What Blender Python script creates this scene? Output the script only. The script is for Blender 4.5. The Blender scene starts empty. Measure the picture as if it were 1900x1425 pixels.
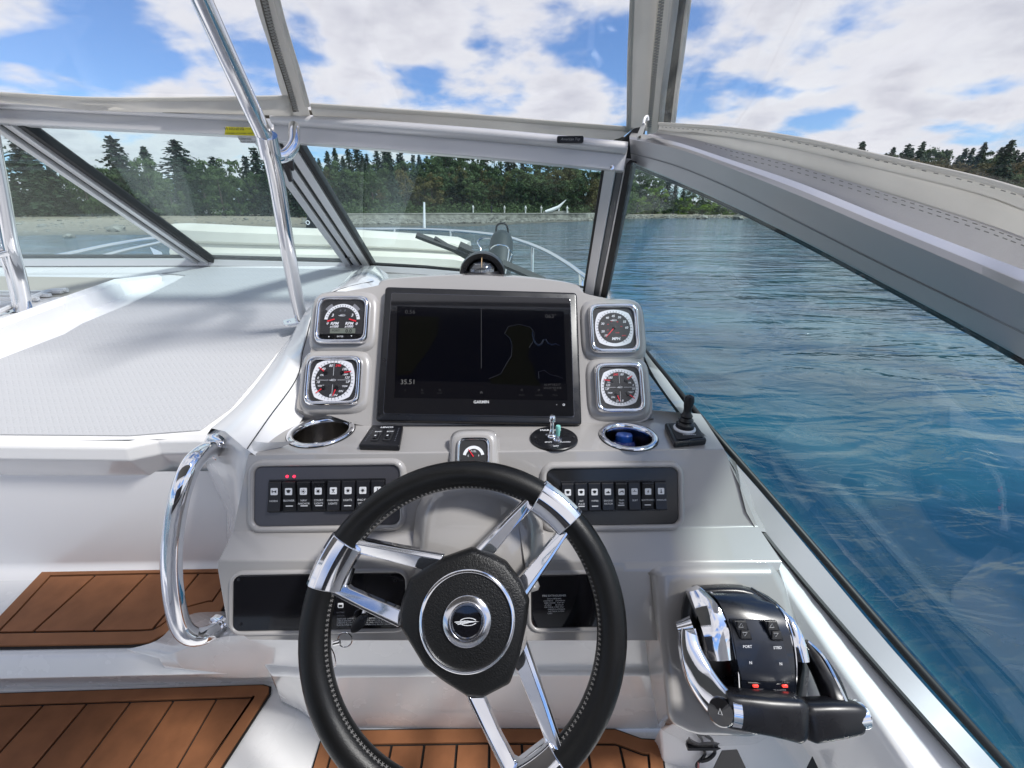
import bpy, bmesh, math, random
from mathutils import Vector, Matrix, noise
R_ = math.radians
rnd = random.Random(7)
scn = bpy.context.scene
COL = scn.collection
# ------------------------------------------------------------------ camera (origin = the eye of the person at the helm)
F = 800.0; PITCH = 22.1; YAW = 1.33; SEA = -2.3
cd = bpy.data.cameras.new('camera'); cam = bpy.data.objects.new('camera', cd); COL.objects.link(cam)
cd.sensor_width = 36; cd.lens = 36 * F / 1900; cd.clip_start = 0.02; cd.clip_end = 9000
RC = Matrix.Rotation(R_(-YAW), 3, 'Z') @ Matrix.Rotation(R_(90 - PITCH), 3, 'X')
cam.matrix_world = RC.to_4x4()
scn.camera = cam
# ------------------------------------------------------------------ light
SUN_EL, SUN_AZ = 52, 118        # high, abaft the starboard beam (azimuth clockwise from the bow)
w = bpy.data.worlds.new('World'); scn.world = w; w.use_nodes = True
def build_world():
    nt = w.node_tree; N = nt.nodes; L = nt.links; N.clear()
    out = N.new('ShaderNodeOutputWorld'); bg = N.new('ShaderNodeBackground'); bg.inputs[1].default_value = 0.067
    sky = N.new('ShaderNodeTexSky'); sky.sky_type = 'NISHITA'; sky.sun_disc = False
    sky.sun_elevation = R_(SUN_EL); sky.sun_rotation = R_(SUN_AZ); sky.altitude = 0; sky.ozone_density = 2.2; sky.dust_density = 0.6
    tc = N.new('ShaderNodeTexCoord'); sep = N.new('ShaderNodeSeparateXYZ'); L.new(tc.outputs['Generated'], sep.inputs[0])
    def m(op, a, b=None, clamp=False):
        n = N.new('ShaderNodeMath'); n.operation = op; n.use_clamp = clamp
        for i, v in enumerate((a, b)):
            if v is None: continue
            if isinstance(v, (int, float)): n.inputs[i].default_value = v
            else: L.new(v, n.inputs[i])
        return n.outputs[0]
    z = m('MAXIMUM', sep.outputs[2], 0.0); zz = m('ADD', z, 0.24)
    cx = m('DIVIDE', sep.outputs[0], zz); cy = m('DIVIDE', sep.outputs[1], zz)
    cmb = N.new('ShaderNodeCombineXYZ'); L.new(cx, cmb.inputs[0]); L.new(cy, cmb.inputs[1]); cmb.inputs[2].default_value = 3.7
    def nz(scale, detail, rough, dist=0.0, off=(0, 0, 0)):
        mp = N.new('ShaderNodeMapping'); L.new(cmb.outputs[0], mp.inputs[0]); mp.inputs['Location'].default_value = off
        mp.inputs['Scale'].default_value = (1.0, 1.05, 1)
        n = N.new('ShaderNodeTexNoise'); L.new(mp.outputs[0], n.inputs['Vector'])
        n.inputs['Scale'].default_value = scale; n.inputs['Detail'].default_value = detail; n.inputs['Roughness'].default_value = rough
        n.inputs['Distortion'].default_value = dist; return n.outputs['Fac']
    big = nz(0.9, 3, 0.5, 0.2, CLOUD_OFF); med = nz(2.6, 7, 0.52, 0.1, CLOUD_OFF); fine = nz(3.0, 5, 0.6, 0.1, (9, 2, 0))
    cov = m('ADD', m('MULTIPLY', big, 0.55), m('MULTIPLY', med, 0.62))
    mr = N.new('ShaderNodeMapRange'); mr.interpolation_type = 'SMOOTHSTEP'; L.new(cov, mr.inputs[0])
    mr.inputs[1].default_value = 0.505; mr.inputs[2].default_value = 0.61
    cr = N.new('ShaderNodeValToRGB')   # thin edge bright, thick belly greyer
    L.new(m('ADD', m('MULTIPLY', cov, 1.0), m('MULTIPLY', m('SUBTRACT', fine, 0.5), 0.28)), cr.inputs[0])
    e = cr.color_ramp.elements
    e[0].position = 0.53; e[0].color = (CB * 1.0, CB * 1.0, CB * 1.03, 1)
    e[1].position = 0.82; e[1].color = (CB * 0.55, CB * 0.56, CB * 0.66, 1)
    x = e.new(0.63); x.color = (CB * 0.92, CB * 0.92, CB * 0.98, 1)
    tint = N.new('ShaderNodeMix'); tint.data_type = 'RGBA'; tint.blend_type = 'MULTIPLY'; tint.inputs[0].default_value = 1
    L.new(sky.outputs[0], tint.inputs[6]); tint.inputs[7].default_value = SKYTINT
    mix = N.new('ShaderNodeMix'); mix.data_type = 'RGBA'
    L.new(mr.outputs[0], mix.inputs[0]); L.new(tint.outputs[2], mix.inputs[6]); L.new(cr.outputs[0], mix.inputs[7])
    L.new(mix.outputs[2], bg.inputs[0]); L.new(bg.outputs[0], out.inputs[0])
CLOUD_OFF = (0.4, 15.1, 0); CB = 6.7; SKYTINT = (.74, .92, 1.2, 1)
build_world()
sd = bpy.data.lights.new('sun', 'SUN'); sd.energy = 2.15; sd.angle = R_(8.0); sd.color = (1, 0.975, 0.93)
so = bpy.data.objects.new('sun', sd); COL.objects.link(so)
sdir = Vector((math.sin(R_(SUN_AZ)) * math.cos(R_(SUN_EL)), math.cos(R_(SUN_AZ)) * math.cos(R_(SUN_EL)), math.sin(R_(SUN_EL))))
so.rotation_euler = sdir.to_track_quat('Z', 'Y').to_euler()
scn.view_settings.view_transform = 'Standard'; scn.view_settings.look = 'None'; scn.view_settings.exposure = 1.02; scn.view_settings.gamma = 1
scn.render.engine = 'CYCLES'; scn.cycles.use_denoising = True
scn.cycles.max_bounces = 10; scn.cycles.transparent_max_bounces = 24; scn.cycles.diffuse_bounces = 3; scn.cycles.glossy_bounces = 4
scn.cycles.transmission_bounces = 4; scn.cycles.caustics_reflective = False; scn.cycles.sample_clamp_indirect = 6
# ------------------------------------------------------------------ helpers
def ray(px, py): return RC @ Vector(((px - 950) / F, (712.5 - py) / F, -1))
def PY(px, py, Y): d = ray(px, py); return d * (Y / d.y)
def PX(px, py, X): d = ray(px, py); return d * (X / d.x)
def PZ(px, py, Z): d = ray(px, py); return d * (Z / d.z)
def PD(px, py, D): return ray(px, py) * D
def plane(px, py, p, n): d = ray(px, py); return d * (Vector(p).dot(n) / d.dot(n))
def frame(o, n, up=(0, 0, 1)):
    n = Vector(n).normalized(); x = Vector(up).cross(n).normalized(); y = n.cross(x)
    return Matrix(((x.x, y.x, n.x, o[0]), (x.y, y.y, n.y, o[1]), (x.z, y.z, n.z, o[2]), (0, 0, 0, 1)))
def onw(M, px, py, w=0.0):      # where the line of sight meets the plane z = w of frame M, in M's own coordinates
    n = M.to_3x3().col[2]; o = M.translation + n * w; d = ray(px, py)
    return M.inverted() @ (d * (o.dot(n) / d.dot(n)))
def poly(M, pts, w=0.0): return [onw(M, a, b, w).xy for a, b in pts]

MATS = {}
def mat(name, col=(0.5, 0.5, 0.5), rough=0.5, metal=0.0, coat=0.0, coat_r=0.03, bump=None, var=None, spec=None, rvar=None, emit=None, aniso=None):
    if name in MATS: return MATS[name]
    M = bpy.data.materials.new(name); M.use_nodes = True; nt = M.node_tree; N = nt.nodes; L = nt.links
    b = N['Principled BSDF']; b.inputs['Base Color'].default_value = (*col, 1); b.inputs['Roughness'].default_value = rough
    b.inputs['Metallic'].default_value = metal; b.inputs['Coat Weight'].default_value = coat; b.inputs['Coat Roughness'].default_value = coat_r
    if spec is not None: b.inputs['Specular IOR Level'].default_value = spec
    if emit: b.inputs['Emission Color'].default_value = (*emit[0], 1); b.inputs['Emission Strength'].default_value = emit[1]
    tc = N.new('ShaderNodeTexCoord')
    if bump:        # (scale, strength, distance, detail, mapping scale)
        n = N.new('ShaderNodeTexNoise'); n.inputs['Scale'].default_value = bump[0]; n.inputs['Detail'].default_value = bump[3] if len(bump) > 3 else 3
        mp = N.new('ShaderNodeMapping'); mp.inputs['Scale'].default_value = bump[4] if len(bump) > 4 else (1, 1, 1)
        L.new(tc.outputs['Object'], mp.inputs[0]); L.new(mp.outputs[0], n.inputs['Vector'])
        bp = N.new('ShaderNodeBump'); bp.inputs['Strength'].default_value = bump[1]; bp.inputs['Distance'].default_value = bump[2]
        L.new(n.outputs['Fac'], bp.inputs['Height']); L.new(bp.outputs[0], b.inputs['Normal'])
    if var:         # (scale, low, high) colour multiplied by noise
        n = N.new('ShaderNodeTexNoise'); n.inputs['Scale'].default_value = var[0]; n.inputs['Detail'].default_value = 5
        L.new(tc.outputs['Object'], n.inputs['Vector'])
        cr = N.new('ShaderNodeValToRGB'); L.new(n.outputs['Fac'], cr.inputs[0])
        cr.color_ramp.elements[0].position = 0.3; cr.color_ramp.elements[1].position = 0.7
        cr.color_ramp.elements[0].color = tuple(c * var[1] for c in col) + (1,); cr.color_ramp.elements[1].color = tuple(c * var[2] for c in col) + (1,)
        L.new(cr.outputs[0], b.inputs['Base Color'])
    if rvar:        # (scale, low, high) smudges in the gloss
        n = N.new('ShaderNodeTexNoise'); n.inputs['Scale'].default_value = rvar[0]; n.inputs['Detail'].default_value = 6
        L.new(tc.outputs['Object'], n.inputs['Vector'])
        mr = N.new('ShaderNodeMapRange'); L.new(n.outputs['Fac'], mr.inputs[0]); mr.inputs[1].default_value = .35; mr.inputs[2].default_value = .7
        mr.inputs[3].default_value = rvar[1]; mr.inputs[4].default_value = rvar[2]; L.new(mr.outputs[0], b.inputs['Roughness'])
    MATS[name] = M; return M

def mk(name, V, Fc, m, parent=None, bev=None, seg=3, smooth=True, ang=35, M=None, kind=None, lim=30):
    me = bpy.data.meshes.new(name); me.from_pydata([tuple(v) for v in V], [], Fc); me.validate(); me.update()
    if m: me.materials.append(m)
    o = bpy.data.objects.new(name, me); COL.objects.link(o)
    if parent: o.parent = parent
    if M is not None: o.matrix_world = M
    if smooth:
        me.polygons.foreach_set('use_smooth', [True] * len(me.polygons))
        if not bev: me.set_sharp_from_angle(angle=R_(ang))
    if bev:
        b = o.modifiers.new('bevel', 'BEVEL'); b.width = bev; b.segments = seg; b.limit_method = 'ANGLE'; b.angle_limit = R_(lim); b.harden_normals = True
    if kind: o['kind'] = kind
    return o
def thing(name, label, cat, M=None, group=None):
    o = bpy.data.objects.new(name, None); o.empty_display_size = .05; COL.objects.link(o)
    if M is not None: o.matrix_world = M
    o['label'] = label; o['category'] = cat
    if group: o['group'] = group
    return o
def tag(o, label, cat, group=None):
    o['label'] = label; o['category'] = cat
    if group: o['group'] = group
    return o
def prism(P, z0, z1):
    n = len(P); V = [(p[0], p[1], z0) for p in P] + [(p[0], p[1], z1) for p in P]
    a = sum(P[i][0] * P[(i + 1) % n][1] - P[(i + 1) % n][0] * P[i][1] for i in range(n))
    idx = list(range(n)) if a > 0 else list(range(n))[::-1]
    Fc = [[idx[i], idx[(i + 1) % n], idx[(i + 1) % n] + n, idx[i] + n] for i in range(n)]
    Fc += [[i + n for i in idx], idx[::-1]]
    return V, Fc
def loft(loops, close=True, cap0=False, cap1=False):
    n = len(loops[0]); V = [p for l in loops for p in l]; Fc = []
    for k in range(len(loops) - 1):
        for i in range(n if close else n - 1):
            j = (i + 1) % n; Fc.append([k * n + i, k * n + j, (k + 1) * n + j, (k + 1) * n + i])
    if cap0: Fc.append(list(range(n))[::-1])
    if cap1: Fc.append([(len(loops) - 1) * n + i for i in range(n)])
    return V, Fc
def rrect(cx, cy, w, h, r, n=5):
    P = []
    for (sx, sy, a0) in ((1, 1, 0), (-1, 1, 90), (-1, -1, 180), (1, -1, 270)):
        for k in range(n + 1):
            a = R_(a0 + 90 * k / n); P.append((cx + sx * (w / 2 - r) + r * math.cos(a), cy + sy * (h / 2 - r) + r * math.sin(a)))
    return P
def squircle(cx, cy, a, b, p=5.0, n=56):
    P = []
    for k in range(n):
        t = 2 * math.pi * k / n; c, s = math.cos(t), math.sin(t)
        r = (abs(c) ** p + abs(s) ** p) ** (-1 / p); P.append((cx + a * r * c, cy + b * r * s))
    return P
def disc(cx, cy, r, n=40, ry=None): return [(cx + r * math.cos(2 * math.pi * k / n), cy + (ry or r) * math.sin(2 * math.pi * k / n)) for k in range(n)]
def ring_prof(fn, prof):     # fn(scale offset) -> 2D loop ; prof = [(inset, z)]
    return loft([[(x, y, z) for x, y in fn(ins)] for ins, z in prof])
def catmull(P, n=8, closed=False):
    P = [Vector(p) for p in P]; out = []; m = len(P); R = range(m if closed else m - 1)
    for i in R:
        if closed: a, b, c, d = P[i - 1], P[i], P[(i + 1) % m], P[(i + 2) % m]
        else: a, b, c, d = P[max(i - 1, 0)], P[i], P[i + 1], P[min(i + 2, m - 1)]
        for k in range(n):
            t = k / n; out.append(0.5 * ((2 * b) + (c - a) * t + (2 * a - 5 * b + 4 * c - d) * t * t + (3 * b - a - 3 * c + d) * t ** 3))
    if not closed: out.append(P[-1])
    return out
def tube(P, r, seg=12, closed=False, caps=True, flat=1.0, up=None):
    P = [Vector(p) for p in P]; n = len(P); loops = []; prev = None
    for i, p in enumerate(P):
        if closed: t = P[(i + 1) % n] - P[i - 1]
        else: t = P[min(i + 1, n - 1)] - P[max(i - 1, 0)]
        t.normalize()
        if prev is None:
            a = Vector(up) if up else (Vector((0, 0, 1)) if abs(t.z) < .9 else Vector((1, 0, 0)))
        else: a = prev
        x = (a - t * a.dot(t)).normalized(); prev = x; y = t.cross(x)
        rr = r[i] if isinstance(r, (list, tuple)) else r
        loops.append([p + x * (rr * flat * math.cos(2 * math.pi * k / seg)) + y * (rr * math.sin(2 * math.pi * k / seg)) for k in range(seg)])
    if closed: loops.append(loops[0])
    return loft(loops, True, caps and not closed, caps and not closed)
def lathe(prof, n=40, c0=False, c1=False, cx=0, cy=0): return loft([[(cx + r * math.cos(2 * math.pi * k / n), cy + r * math.sin(2 * math.pi * k / n), z) for k in range(n)] for r, z in prof], True, c0, c1)
def join(*parts):
    V = []; Fc = []
    for v, f in parts:
        o = len(V); V += [tuple(x) for x in v]; Fc += [[i + o for i in q] for q in f]
    return V, Fc
def boxbar(p0, p1, w, t, n, ext=0.0):   # straight bar p0-p1, width w across in the plane whose normal is n, thickness t along n
    p0 = Vector(p0); p1 = Vector(p1); d = (p1 - p0).normalized(); p0 = p0 - d * ext; p1 = p1 + d * ext
    n = Vector(n); n = (n - d * n.dot(d)).normalized(); s = d.cross(n); L = []
    for p in (p0, p1): L.append([p + s * (a * w / 2) + n * (b * t / 2) for a, b in ((-1, -1), (1, -1), (1, 1), (-1, 1))])
    return loft(L, True, True, True)
def sheet(rows):
    n = len(rows[0]); V = [p for r in rows for p in r]
    return V, [[k * n + i, k * n + i + 1, (k + 1) * n + i + 1, (k + 1) * n + i] for k in range(len(rows) - 1) for i in range(n - 1)]
def extr(V, Fc, off):        # give a sheet of points a thickness along off
    n = len(V); off = Vector(off); V2 = [Vector(v) for v in V] + [Vector(v) + off for v in V]; E = {}
    for f in Fc:
        for i in range(len(f)):
            a, b = f[i], f[(i + 1) % len(f)]; E[(a, b)] = E.get((a, b), 0) + 1
    F2 = [list(f) for f in Fc] + [[i + n for i in f][::-1] for f in Fc]
    for (a, b) in E:
        if (b, a) not in E: F2.append([b, a, a + n, b + n])
    return V2, F2
_tc = {}
def text(s, size, x, y, z, m, parent, name='lettering', al='CENTER', rot=0.0, shear=0.0, M=None, bold=0.0, sx=1.0):
    key = (s, al, shear, bold)
    if key not in _tc:
        c = bpy.data.curves.new('t', 'FONT'); c.body = s; c.size = 1; c.align_x = al; c.align_y = 'CENTER'; c.shear = shear; c.resolution_u = 2; c.offset = bold
        o = bpy.data.objects.new('t', c); COL.objects.link(o)
        me = bpy.data.meshes.new_from_object(o); bpy.data.objects.remove(o); bpy.data.curves.remove(c)
        _tc[key] = me
    me = _tc[key].copy(); me.transform(Matrix.Rotation(rot, 4, 'Z') @ Matrix.Diagonal((size * sx, size, size, 1)))
    me.transform(Matrix.Translation((x, y, z))); me.materials.clear(); me.materials.append(m)
    o = bpy.data.objects.new(name, me); COL.objects.link(o)
    if parent: o.parent = parent
    if M is not None: o.matrix_world = M
    return o
# ------------------------------------------------------------------ materials
gel_grey = mat('grey_gelcoat', (0.385, 0.368, 0.355), .3, coat=1.0, coat_r=.02, var=(2.5, .95, 1.04))
gel_white = mat('white_gelcoat', (0.80, 0.80, 0.80), .25, coat=.8, coat_r=.06, rvar=(6, .2, .36))
gel_wall = mat('satin_white_gelcoat', (0.84, 0.83, 0.83), .3, coat=.5, coat_r=.12, rvar=(5, .28, .45))
chrome = mat('chrome', (0.88, 0.88, 0.9), .045, 1.0, rvar=(14, .03, .09))
steel = mat('polished_stainless', (0.78, 0.78, 0.79), .09, 1.0, rvar=(22, .06, .16))
alu = mat('anodised_aluminium', (0.68, 0.67, 0.68), .42, .35, bump=(300, .03, .001, 2), rvar=(12, .3, .45))
alu_d = mat('dark_aluminium', (0.13, 0.135, 0.145), .4, .6)
rubber = mat('black_rubber', (0.012, 0.012, 0.013), .5)
blk = mat('black_plastic', (0.007, 0.007, 0.009), .32, rvar=(30, .25, .42))
blk_g = mat('gloss_black', (0.006, 0.006, 0.008), .07, coat=1)
blk_m = mat('matt_black', (0.02, 0.02, 0.022), .6)
leather = mat('black_leather', (0.005, 0.005, 0.005), .36, bump=(900, .35, .0006, 3), rvar=(20, .3, .45), spec=.3)
leather_g = mat('grained_leather', (0.005, 0.005, 0.005), .40, bump=(520, .8, .0008, 5), spec=.4)
thread = mat('grey_thread', (0.17, 0.165, 0.16), .7)
white_p = mat('white_print', (0.75, 0.76, 0.78), .5)
red_p = mat('red_print', (0.75, 0.02, 0.04), .4)
grey_p = mat('grey_print', (0.16, 0.17, 0.2), .5)
silver = mat('silver_dial', (0.80, 0.81, 0.83), .4)
# ------------------------------------------------------------------ glass
def glass_mat(name, tint, refl=0.04, power=5, rough=0.0, haze=0.0):
    M = bpy.data.materials.new(name); M.use_nodes = True; nt = M.node_tree; N = nt.nodes; L = nt.links; N.clear()
    out = N.new('ShaderNodeOutputMaterial'); tr = N.new('ShaderNodeBsdfTransparent'); tr.inputs[0].default_value = (*tint, 1)
    gl = N.new('ShaderNodeBsdfGlossy'); gl.inputs['Roughness'].default_value = rough; gl.inputs[0].default_value = (1, 1, 1, 1)
    lw = N.new('ShaderNodeLayerWeight'); lw.inputs[0].default_value = .5
    pw = N.new('ShaderNodeMath'); pw.operation = 'POWER'; pw.inputs[1].default_value = power; L.new(lw.outputs['Facing'], pw.inputs[0])
    ma = N.new('ShaderNodeMath'); ma.operation = 'MULTIPLY_ADD'; ma.inputs[1].default_value = 1 - refl; ma.inputs[2].default_value = refl; ma.use_clamp = True
    L.new(pw.outputs[0], ma.inputs[0])
    mx = N.new('ShaderNodeMixShader'); L.new(ma.outputs[0], mx.inputs[0]); L.new(tr.outputs[0], mx.inputs[1]); L.new(gl.outputs[0], mx.inputs[2])
    last = mx.outputs[0]
    if haze:
        df = N.new('ShaderNodeBsdfDiffuse'); df.inputs[0].default_value = (.7, .72, .74, 1)
        tc = N.new('ShaderNodeTexCoord'); n = N.new('ShaderNodeTexNoise'); n.inputs['Scale'].default_value = 3; n.inputs['Detail'].default_value = 6
        L.new(tc.outputs['Object'], n.inputs['Vector'])
        mm = N.new('ShaderNodeMath'); mm.operation = 'MULTIPLY'; mm.inputs[1].default_value = haze * 2; L.new(n.outputs['Fac'], mm.inputs[0])
        m2 = N.new('ShaderNodeMixShader'); L.new(mm.outputs[0], m2.inputs[0]); L.new(last, m2.inputs[1]); L.new(df.outputs[0], m2.inputs[2]); last = m2.outputs[0]
    L.new(last, out.inputs[0]); MATS[name] = M; return M
wglass = glass_mat('tinted_glass', (.90, .975, .98), .022)
vinyl = glass_mat('clear_vinyl', (.975, .98, .99), .02, 5, .02, .01)

# ------------------------------------------------------------------ water
def water_mat():
    M = bpy.data.materials.new('sea_water'); M.use_nodes = True; nt = M.node_tree; N = nt.nodes; L = nt.links
    b = N['Principled BSDF']; b.inputs['Base Color'].default_value = (.004, .05, .085, 1); b.inputs['Roughness'].default_value = .09
    b.inputs['IOR'].default_value = 1.62; b.inputs['Specular IOR Level'].default_value = .5
    tc = N.new('ShaderNodeTexCoord')
    def nz(sc, det, rot, stretch, dist=0.0):
        mp = N.new('ShaderNodeMapping'); L.new(tc.outputs['Object'], mp.inputs[0]); mp.inputs['Rotation'].default_value = (0, 0, R_(rot)); mp.inputs['Scale'].default_value = (1, stretch, 1)
        n = N.new('ShaderNodeTexNoise'); L.new(mp.outputs[0], n.inputs['Vector']); n.inputs['Scale'].default_value = sc; n.inputs['Detail'].default_value = det
        n.inputs['Roughness'].default_value = .52; n.inputs['Distortion'].default_value = dist; return n.outputs['Fac']
    def madd(a, k, c):
        n = N.new('ShaderNodeMath'); n.operation = 'MULTIPLY_ADD'; L.new(a, n.inputs[0]); n.inputs[1].default_value = k
        if isinstance(c, (int, float)): n.inputs[2].default_value = c
        else: L.new(c, n.inputs[2])
        return n.outputs[0]
    h = madd(nz(.16, 2, 25, 2.2, .6), 2.2, madd(nz(.55, 2, 10, 2.4, .8), .85, madd(nz(1.7, 3, -12, 2.2, .9), .24, madd(nz(5.5, 2, 8, 2.0, .5), .034, 0.0))))
    bp = N.new('ShaderNodeBump'); bp.inputs['Strength'].default_value = 1.0; bp.inputs['Distance'].default_value = .19
    wp_ = nz(.022, 2, 30, 2.5, .4); mw = N.new('ShaderNodeMapRange'); L.new(wp_, mw.inputs[0]); mw.inputs[1].default_value = .38; mw.inputs[2].default_value = .62; mw.inputs[3].default_value = .35; mw.inputs[4].default_value = 1.0; L.new(mw.outputs[0], bp.inputs['Strength'])
    L.new(h, bp.inputs['Height']); L.new(bp.outputs[0], b.inputs['Normal'])
    # turbid water in pale patches, lightened to stand in for reflected sky
    n = nz(.28, 4, 40, 1.4, .5); cr = N.new('ShaderNodeValToRGB'); L.new(n, cr.inputs[0])
    cr.color_ramp.elements[0].position = .42; cr.color_ramp.elements[0].color = (.002, .033, .062, 1)
    cr.color_ramp.elements[1].position = .62; cr.color_ramp.elements[1].color = (.013, .084, .118, 1); L.new(cr.outputs[0], b.inputs['Base Color'])
    return M
wm = water_mat()
rr = [0.4, 1, 2, 4, 8, 16, 32, 64, 128, 256, 512, 1200, 3000, 7000]
V, Fc = loft([[(r * math.cos(2 * math.pi * k / 48), r * math.sin(2 * math.pi * k / 48), SEA) for k in range(48)] for r in rr], True)
o = mk('water', V, [f[::-1] for f in Fc] if False else Fc, wm, smooth=False); o['kind'] = 'structure'

# ------------------------------------------------------------------ land
def interp(T, x):
    if x <= T[0][0]: return T[0][1]
    for (a, u), (b, v) in zip(T, T[1:]):
        if x <= b: return u + (v - u) * (x - a) / (b - a)
    return T[-1][1]
def az_of(px): d = ray(px, 388); return math.degrees(math.atan2(d.x, d.y))
SH = [(az_of(a), b) for a, b in ((-900, 60), (0, 60), (300, 53), (450, 55), (560, 62), (640, 64), (800, 63), (900, 66), (1000, 79), (1090, 94), (1180, 122), (1400, 138), (1900, 150), (2600, 140))]
TOPR = [(az_of(a), b) for a, b in ((-900, 110), (0, 108), (300, 103), (560, 97), (640, 94), (1090, 100), (1180, 137), (1400, 150), (1900, 160), (2600, 150))]
TOPZ = [(az_of(a), b) for a, b in ((-900, -1.15), (300, -1.15), (500, -1.3), (600, -2.05), (1110, -2.05), (1170, -1.7), (1900, -1.5))]
HILL = [(az_of(a), b) for a, b in ((-900, 0), (300, 0), (520, 2), (640, 6), (1000, 5), (1180, 3), (1330, 2), (1480, 5), (1600, 9), (1900, 9.5), (2600, 8))]
def ground(x, y):
    r = math.hypot(x, y); a = math.degrees(math.atan2(x, y)); s, t, tz, hl = interp(SH, a), interp(TOPR, a), interp(TOPZ, a), interp(HILL, a)
    s += 1.5 * noise.noise(Vector((x * .06, y * .06, 1)))
    if r < s: return max(-3.4, SEA - .12 * (s - r))
    if r < t: return SEA + (tz - SEA) * ((r - s) / (t - s)) + .12 * noise.noise(Vector((x * .15, y * .15, 3)))
    base = tz if tz > -1.9 else -0.95
    if r < t + 1.5: return tz + (base - tz) * (r - t) / 1.5
    k = min(1, max(0, (r - t - (30 if hl < 7 and -40 < a < 12 else 12)) / 60)); k = k * k * (3 - 2 * k)
    return base + hl * k + .25 * noise.noise(Vector((x * .05, y * .05, 5)))
AZ = [az_of(-900) + (az_of(2600) - az_of(-900)) * i / 220 for i in range(221)]
RAD = [20, 30, 36, 40, 44, 48, 54, 60, 66, 72, 80, 88, 92, 95, 96.5, 98, 99.5, 101, 104, 112, 118, 122, 126, 132, 137, 140, 146, 155, 170, 190, 220, 260, 320, 420, 700, 1500]
rows = []
for a in AZ:
    row = []
    for r in RAD:
        x, y = r * math.sin(R_(a)), r * math.cos(R_(a)); row.append((x, y, ground(x, y)))
    rows.append(row)
def land_mat():
    M = mat('shore_ground', (.2, .18, .14), .95); nt = M.node_tree; N = nt.nodes; L = nt.links; b = N['Principled BSDF']
    g = N.new('ShaderNodeNewGeometry'); sp = N.new('ShaderNodeSeparateXYZ'); L.new(g.outputs['Position'], sp.inputs[0])
    n = N.new('ShaderNodeTexNoise'); n.inputs['Scale'].default_value = .5; n.inputs['Detail'].default_value = 9; n.inputs['Roughness'].default_value = .7; L.new(g.outputs['Position'], n.inputs['Vector'])
    a = N.new('ShaderNodeMath'); a.operation = 'MULTIPLY_ADD'; L.new(n.outputs['Fac'], a.inputs[0]); a.inputs[1].default_value = .5; L.new(sp.outputs[2], a.inputs[2])
    mr = N.new('ShaderNodeMapRange'); L.new(a.outputs[0], mr.inputs[0]); mr.inputs[1].default_value = -2.2; mr.inputs[2].default_value = -.4
    cr = N.new('ShaderNodeValToRGB'); L.new(mr.outputs[0], cr.inputs[0]); e = cr.color_ramp.elements
    e[0].position = 0; e[0].color = (.045, .05, .04, 1); e[1].position = 1; e[1].color = (.05, .07, .03, 1)
    for p, c in ((.1, (.10, .10, .08)), (.22, (.21, .19, .14)), (.55, (.30, .27, .20)), (.72, (.24, .22, .16)), (.86, (.07, .09, .04))):
        x = e.new(p); x.color = (*c, 1)
    n2 = N.new('ShaderNodeTexNoise'); n2.inputs['Scale'].default_value = 2.2; n2.inputs['Detail'].default_value = 8; L.new(g.outputs['Position'], n2.inputs['Vector'])
    mx = N.new('ShaderNodeMix'); mx.data_type = 'RGBA'; mx.blend_type = 'MULTIPLY'; mx.inputs[0].default_value = .8; L.new(cr.outputs[0], mx.inputs[6])
    c2 = N.new('ShaderNodeValToRGB'); L.new(n2.outputs['Fac'], c2.inputs[0]); c2.color_ramp.elements[0].position = .35; c2.color_ramp.elements[1].position = .65
    c2.color_ramp.elements[0].color = (.45, .45, .45, 1); L.new(c2.outputs[0], mx.inputs[7]); L.new(mx.outputs[2], b.inputs['Base Color'])
    return M
V, Fc = sheet(rows); o = mk('terrain', V, Fc, land_mat()); o['kind'] = 'structure'

# seawall along the park path
stone = mat('seawall_stone', (.27, .27, .23), .9, var=(.8, .45, 1.25), bump=(2, .6, .2, 6))
cope = mat('seawall_coping', (.36, .35, .31), .85, var=(.6, .7, 1.15))
sw = thing('stone_seawall', 'long pale stone seawall below the park path across the bay', 'seawall')
A0, A1 = az_of(590), az_of(1160); LW = []; LC = []; NB = 110
for i in range(NB + 1):
    a = A0 + (A1 - A0) * i / NB; r = interp(TOPR, a) - .3; u = Vector((math.sin(R_(a)), math.cos(R_(a)), 0)); zt = -.97
    j = .06 * noise.noise(Vector((i * .7, 0, 0)))
    LW.append([u * (r - .25 + j) + Vector((0, 0, -2.5)), u * (r + j) + Vector((0, 0, zt)), u * (r + 1.9) + Vector((0, 0, zt)), u * (r + 1.9) + Vector((0, 0, -2.5))])
    LC.append([u * (r - .1) + Vector((0, 0, zt)), u * (r - .1) + Vector((0, 0, zt + .16)), u * (r + .6) + Vector((0, 0, zt + .16)), u * (r + .6) + Vector((0, 0, zt))])
# blocks of the wall: alternate columns stand a little proud
V, Fc = loft(LW, True, True, True); mk('wall_face', V, Fc, stone, sw, smooth=False)
V, Fc = loft(LC, True, True, True); mk('coping', V, Fc, cope, sw, smooth=False)

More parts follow.
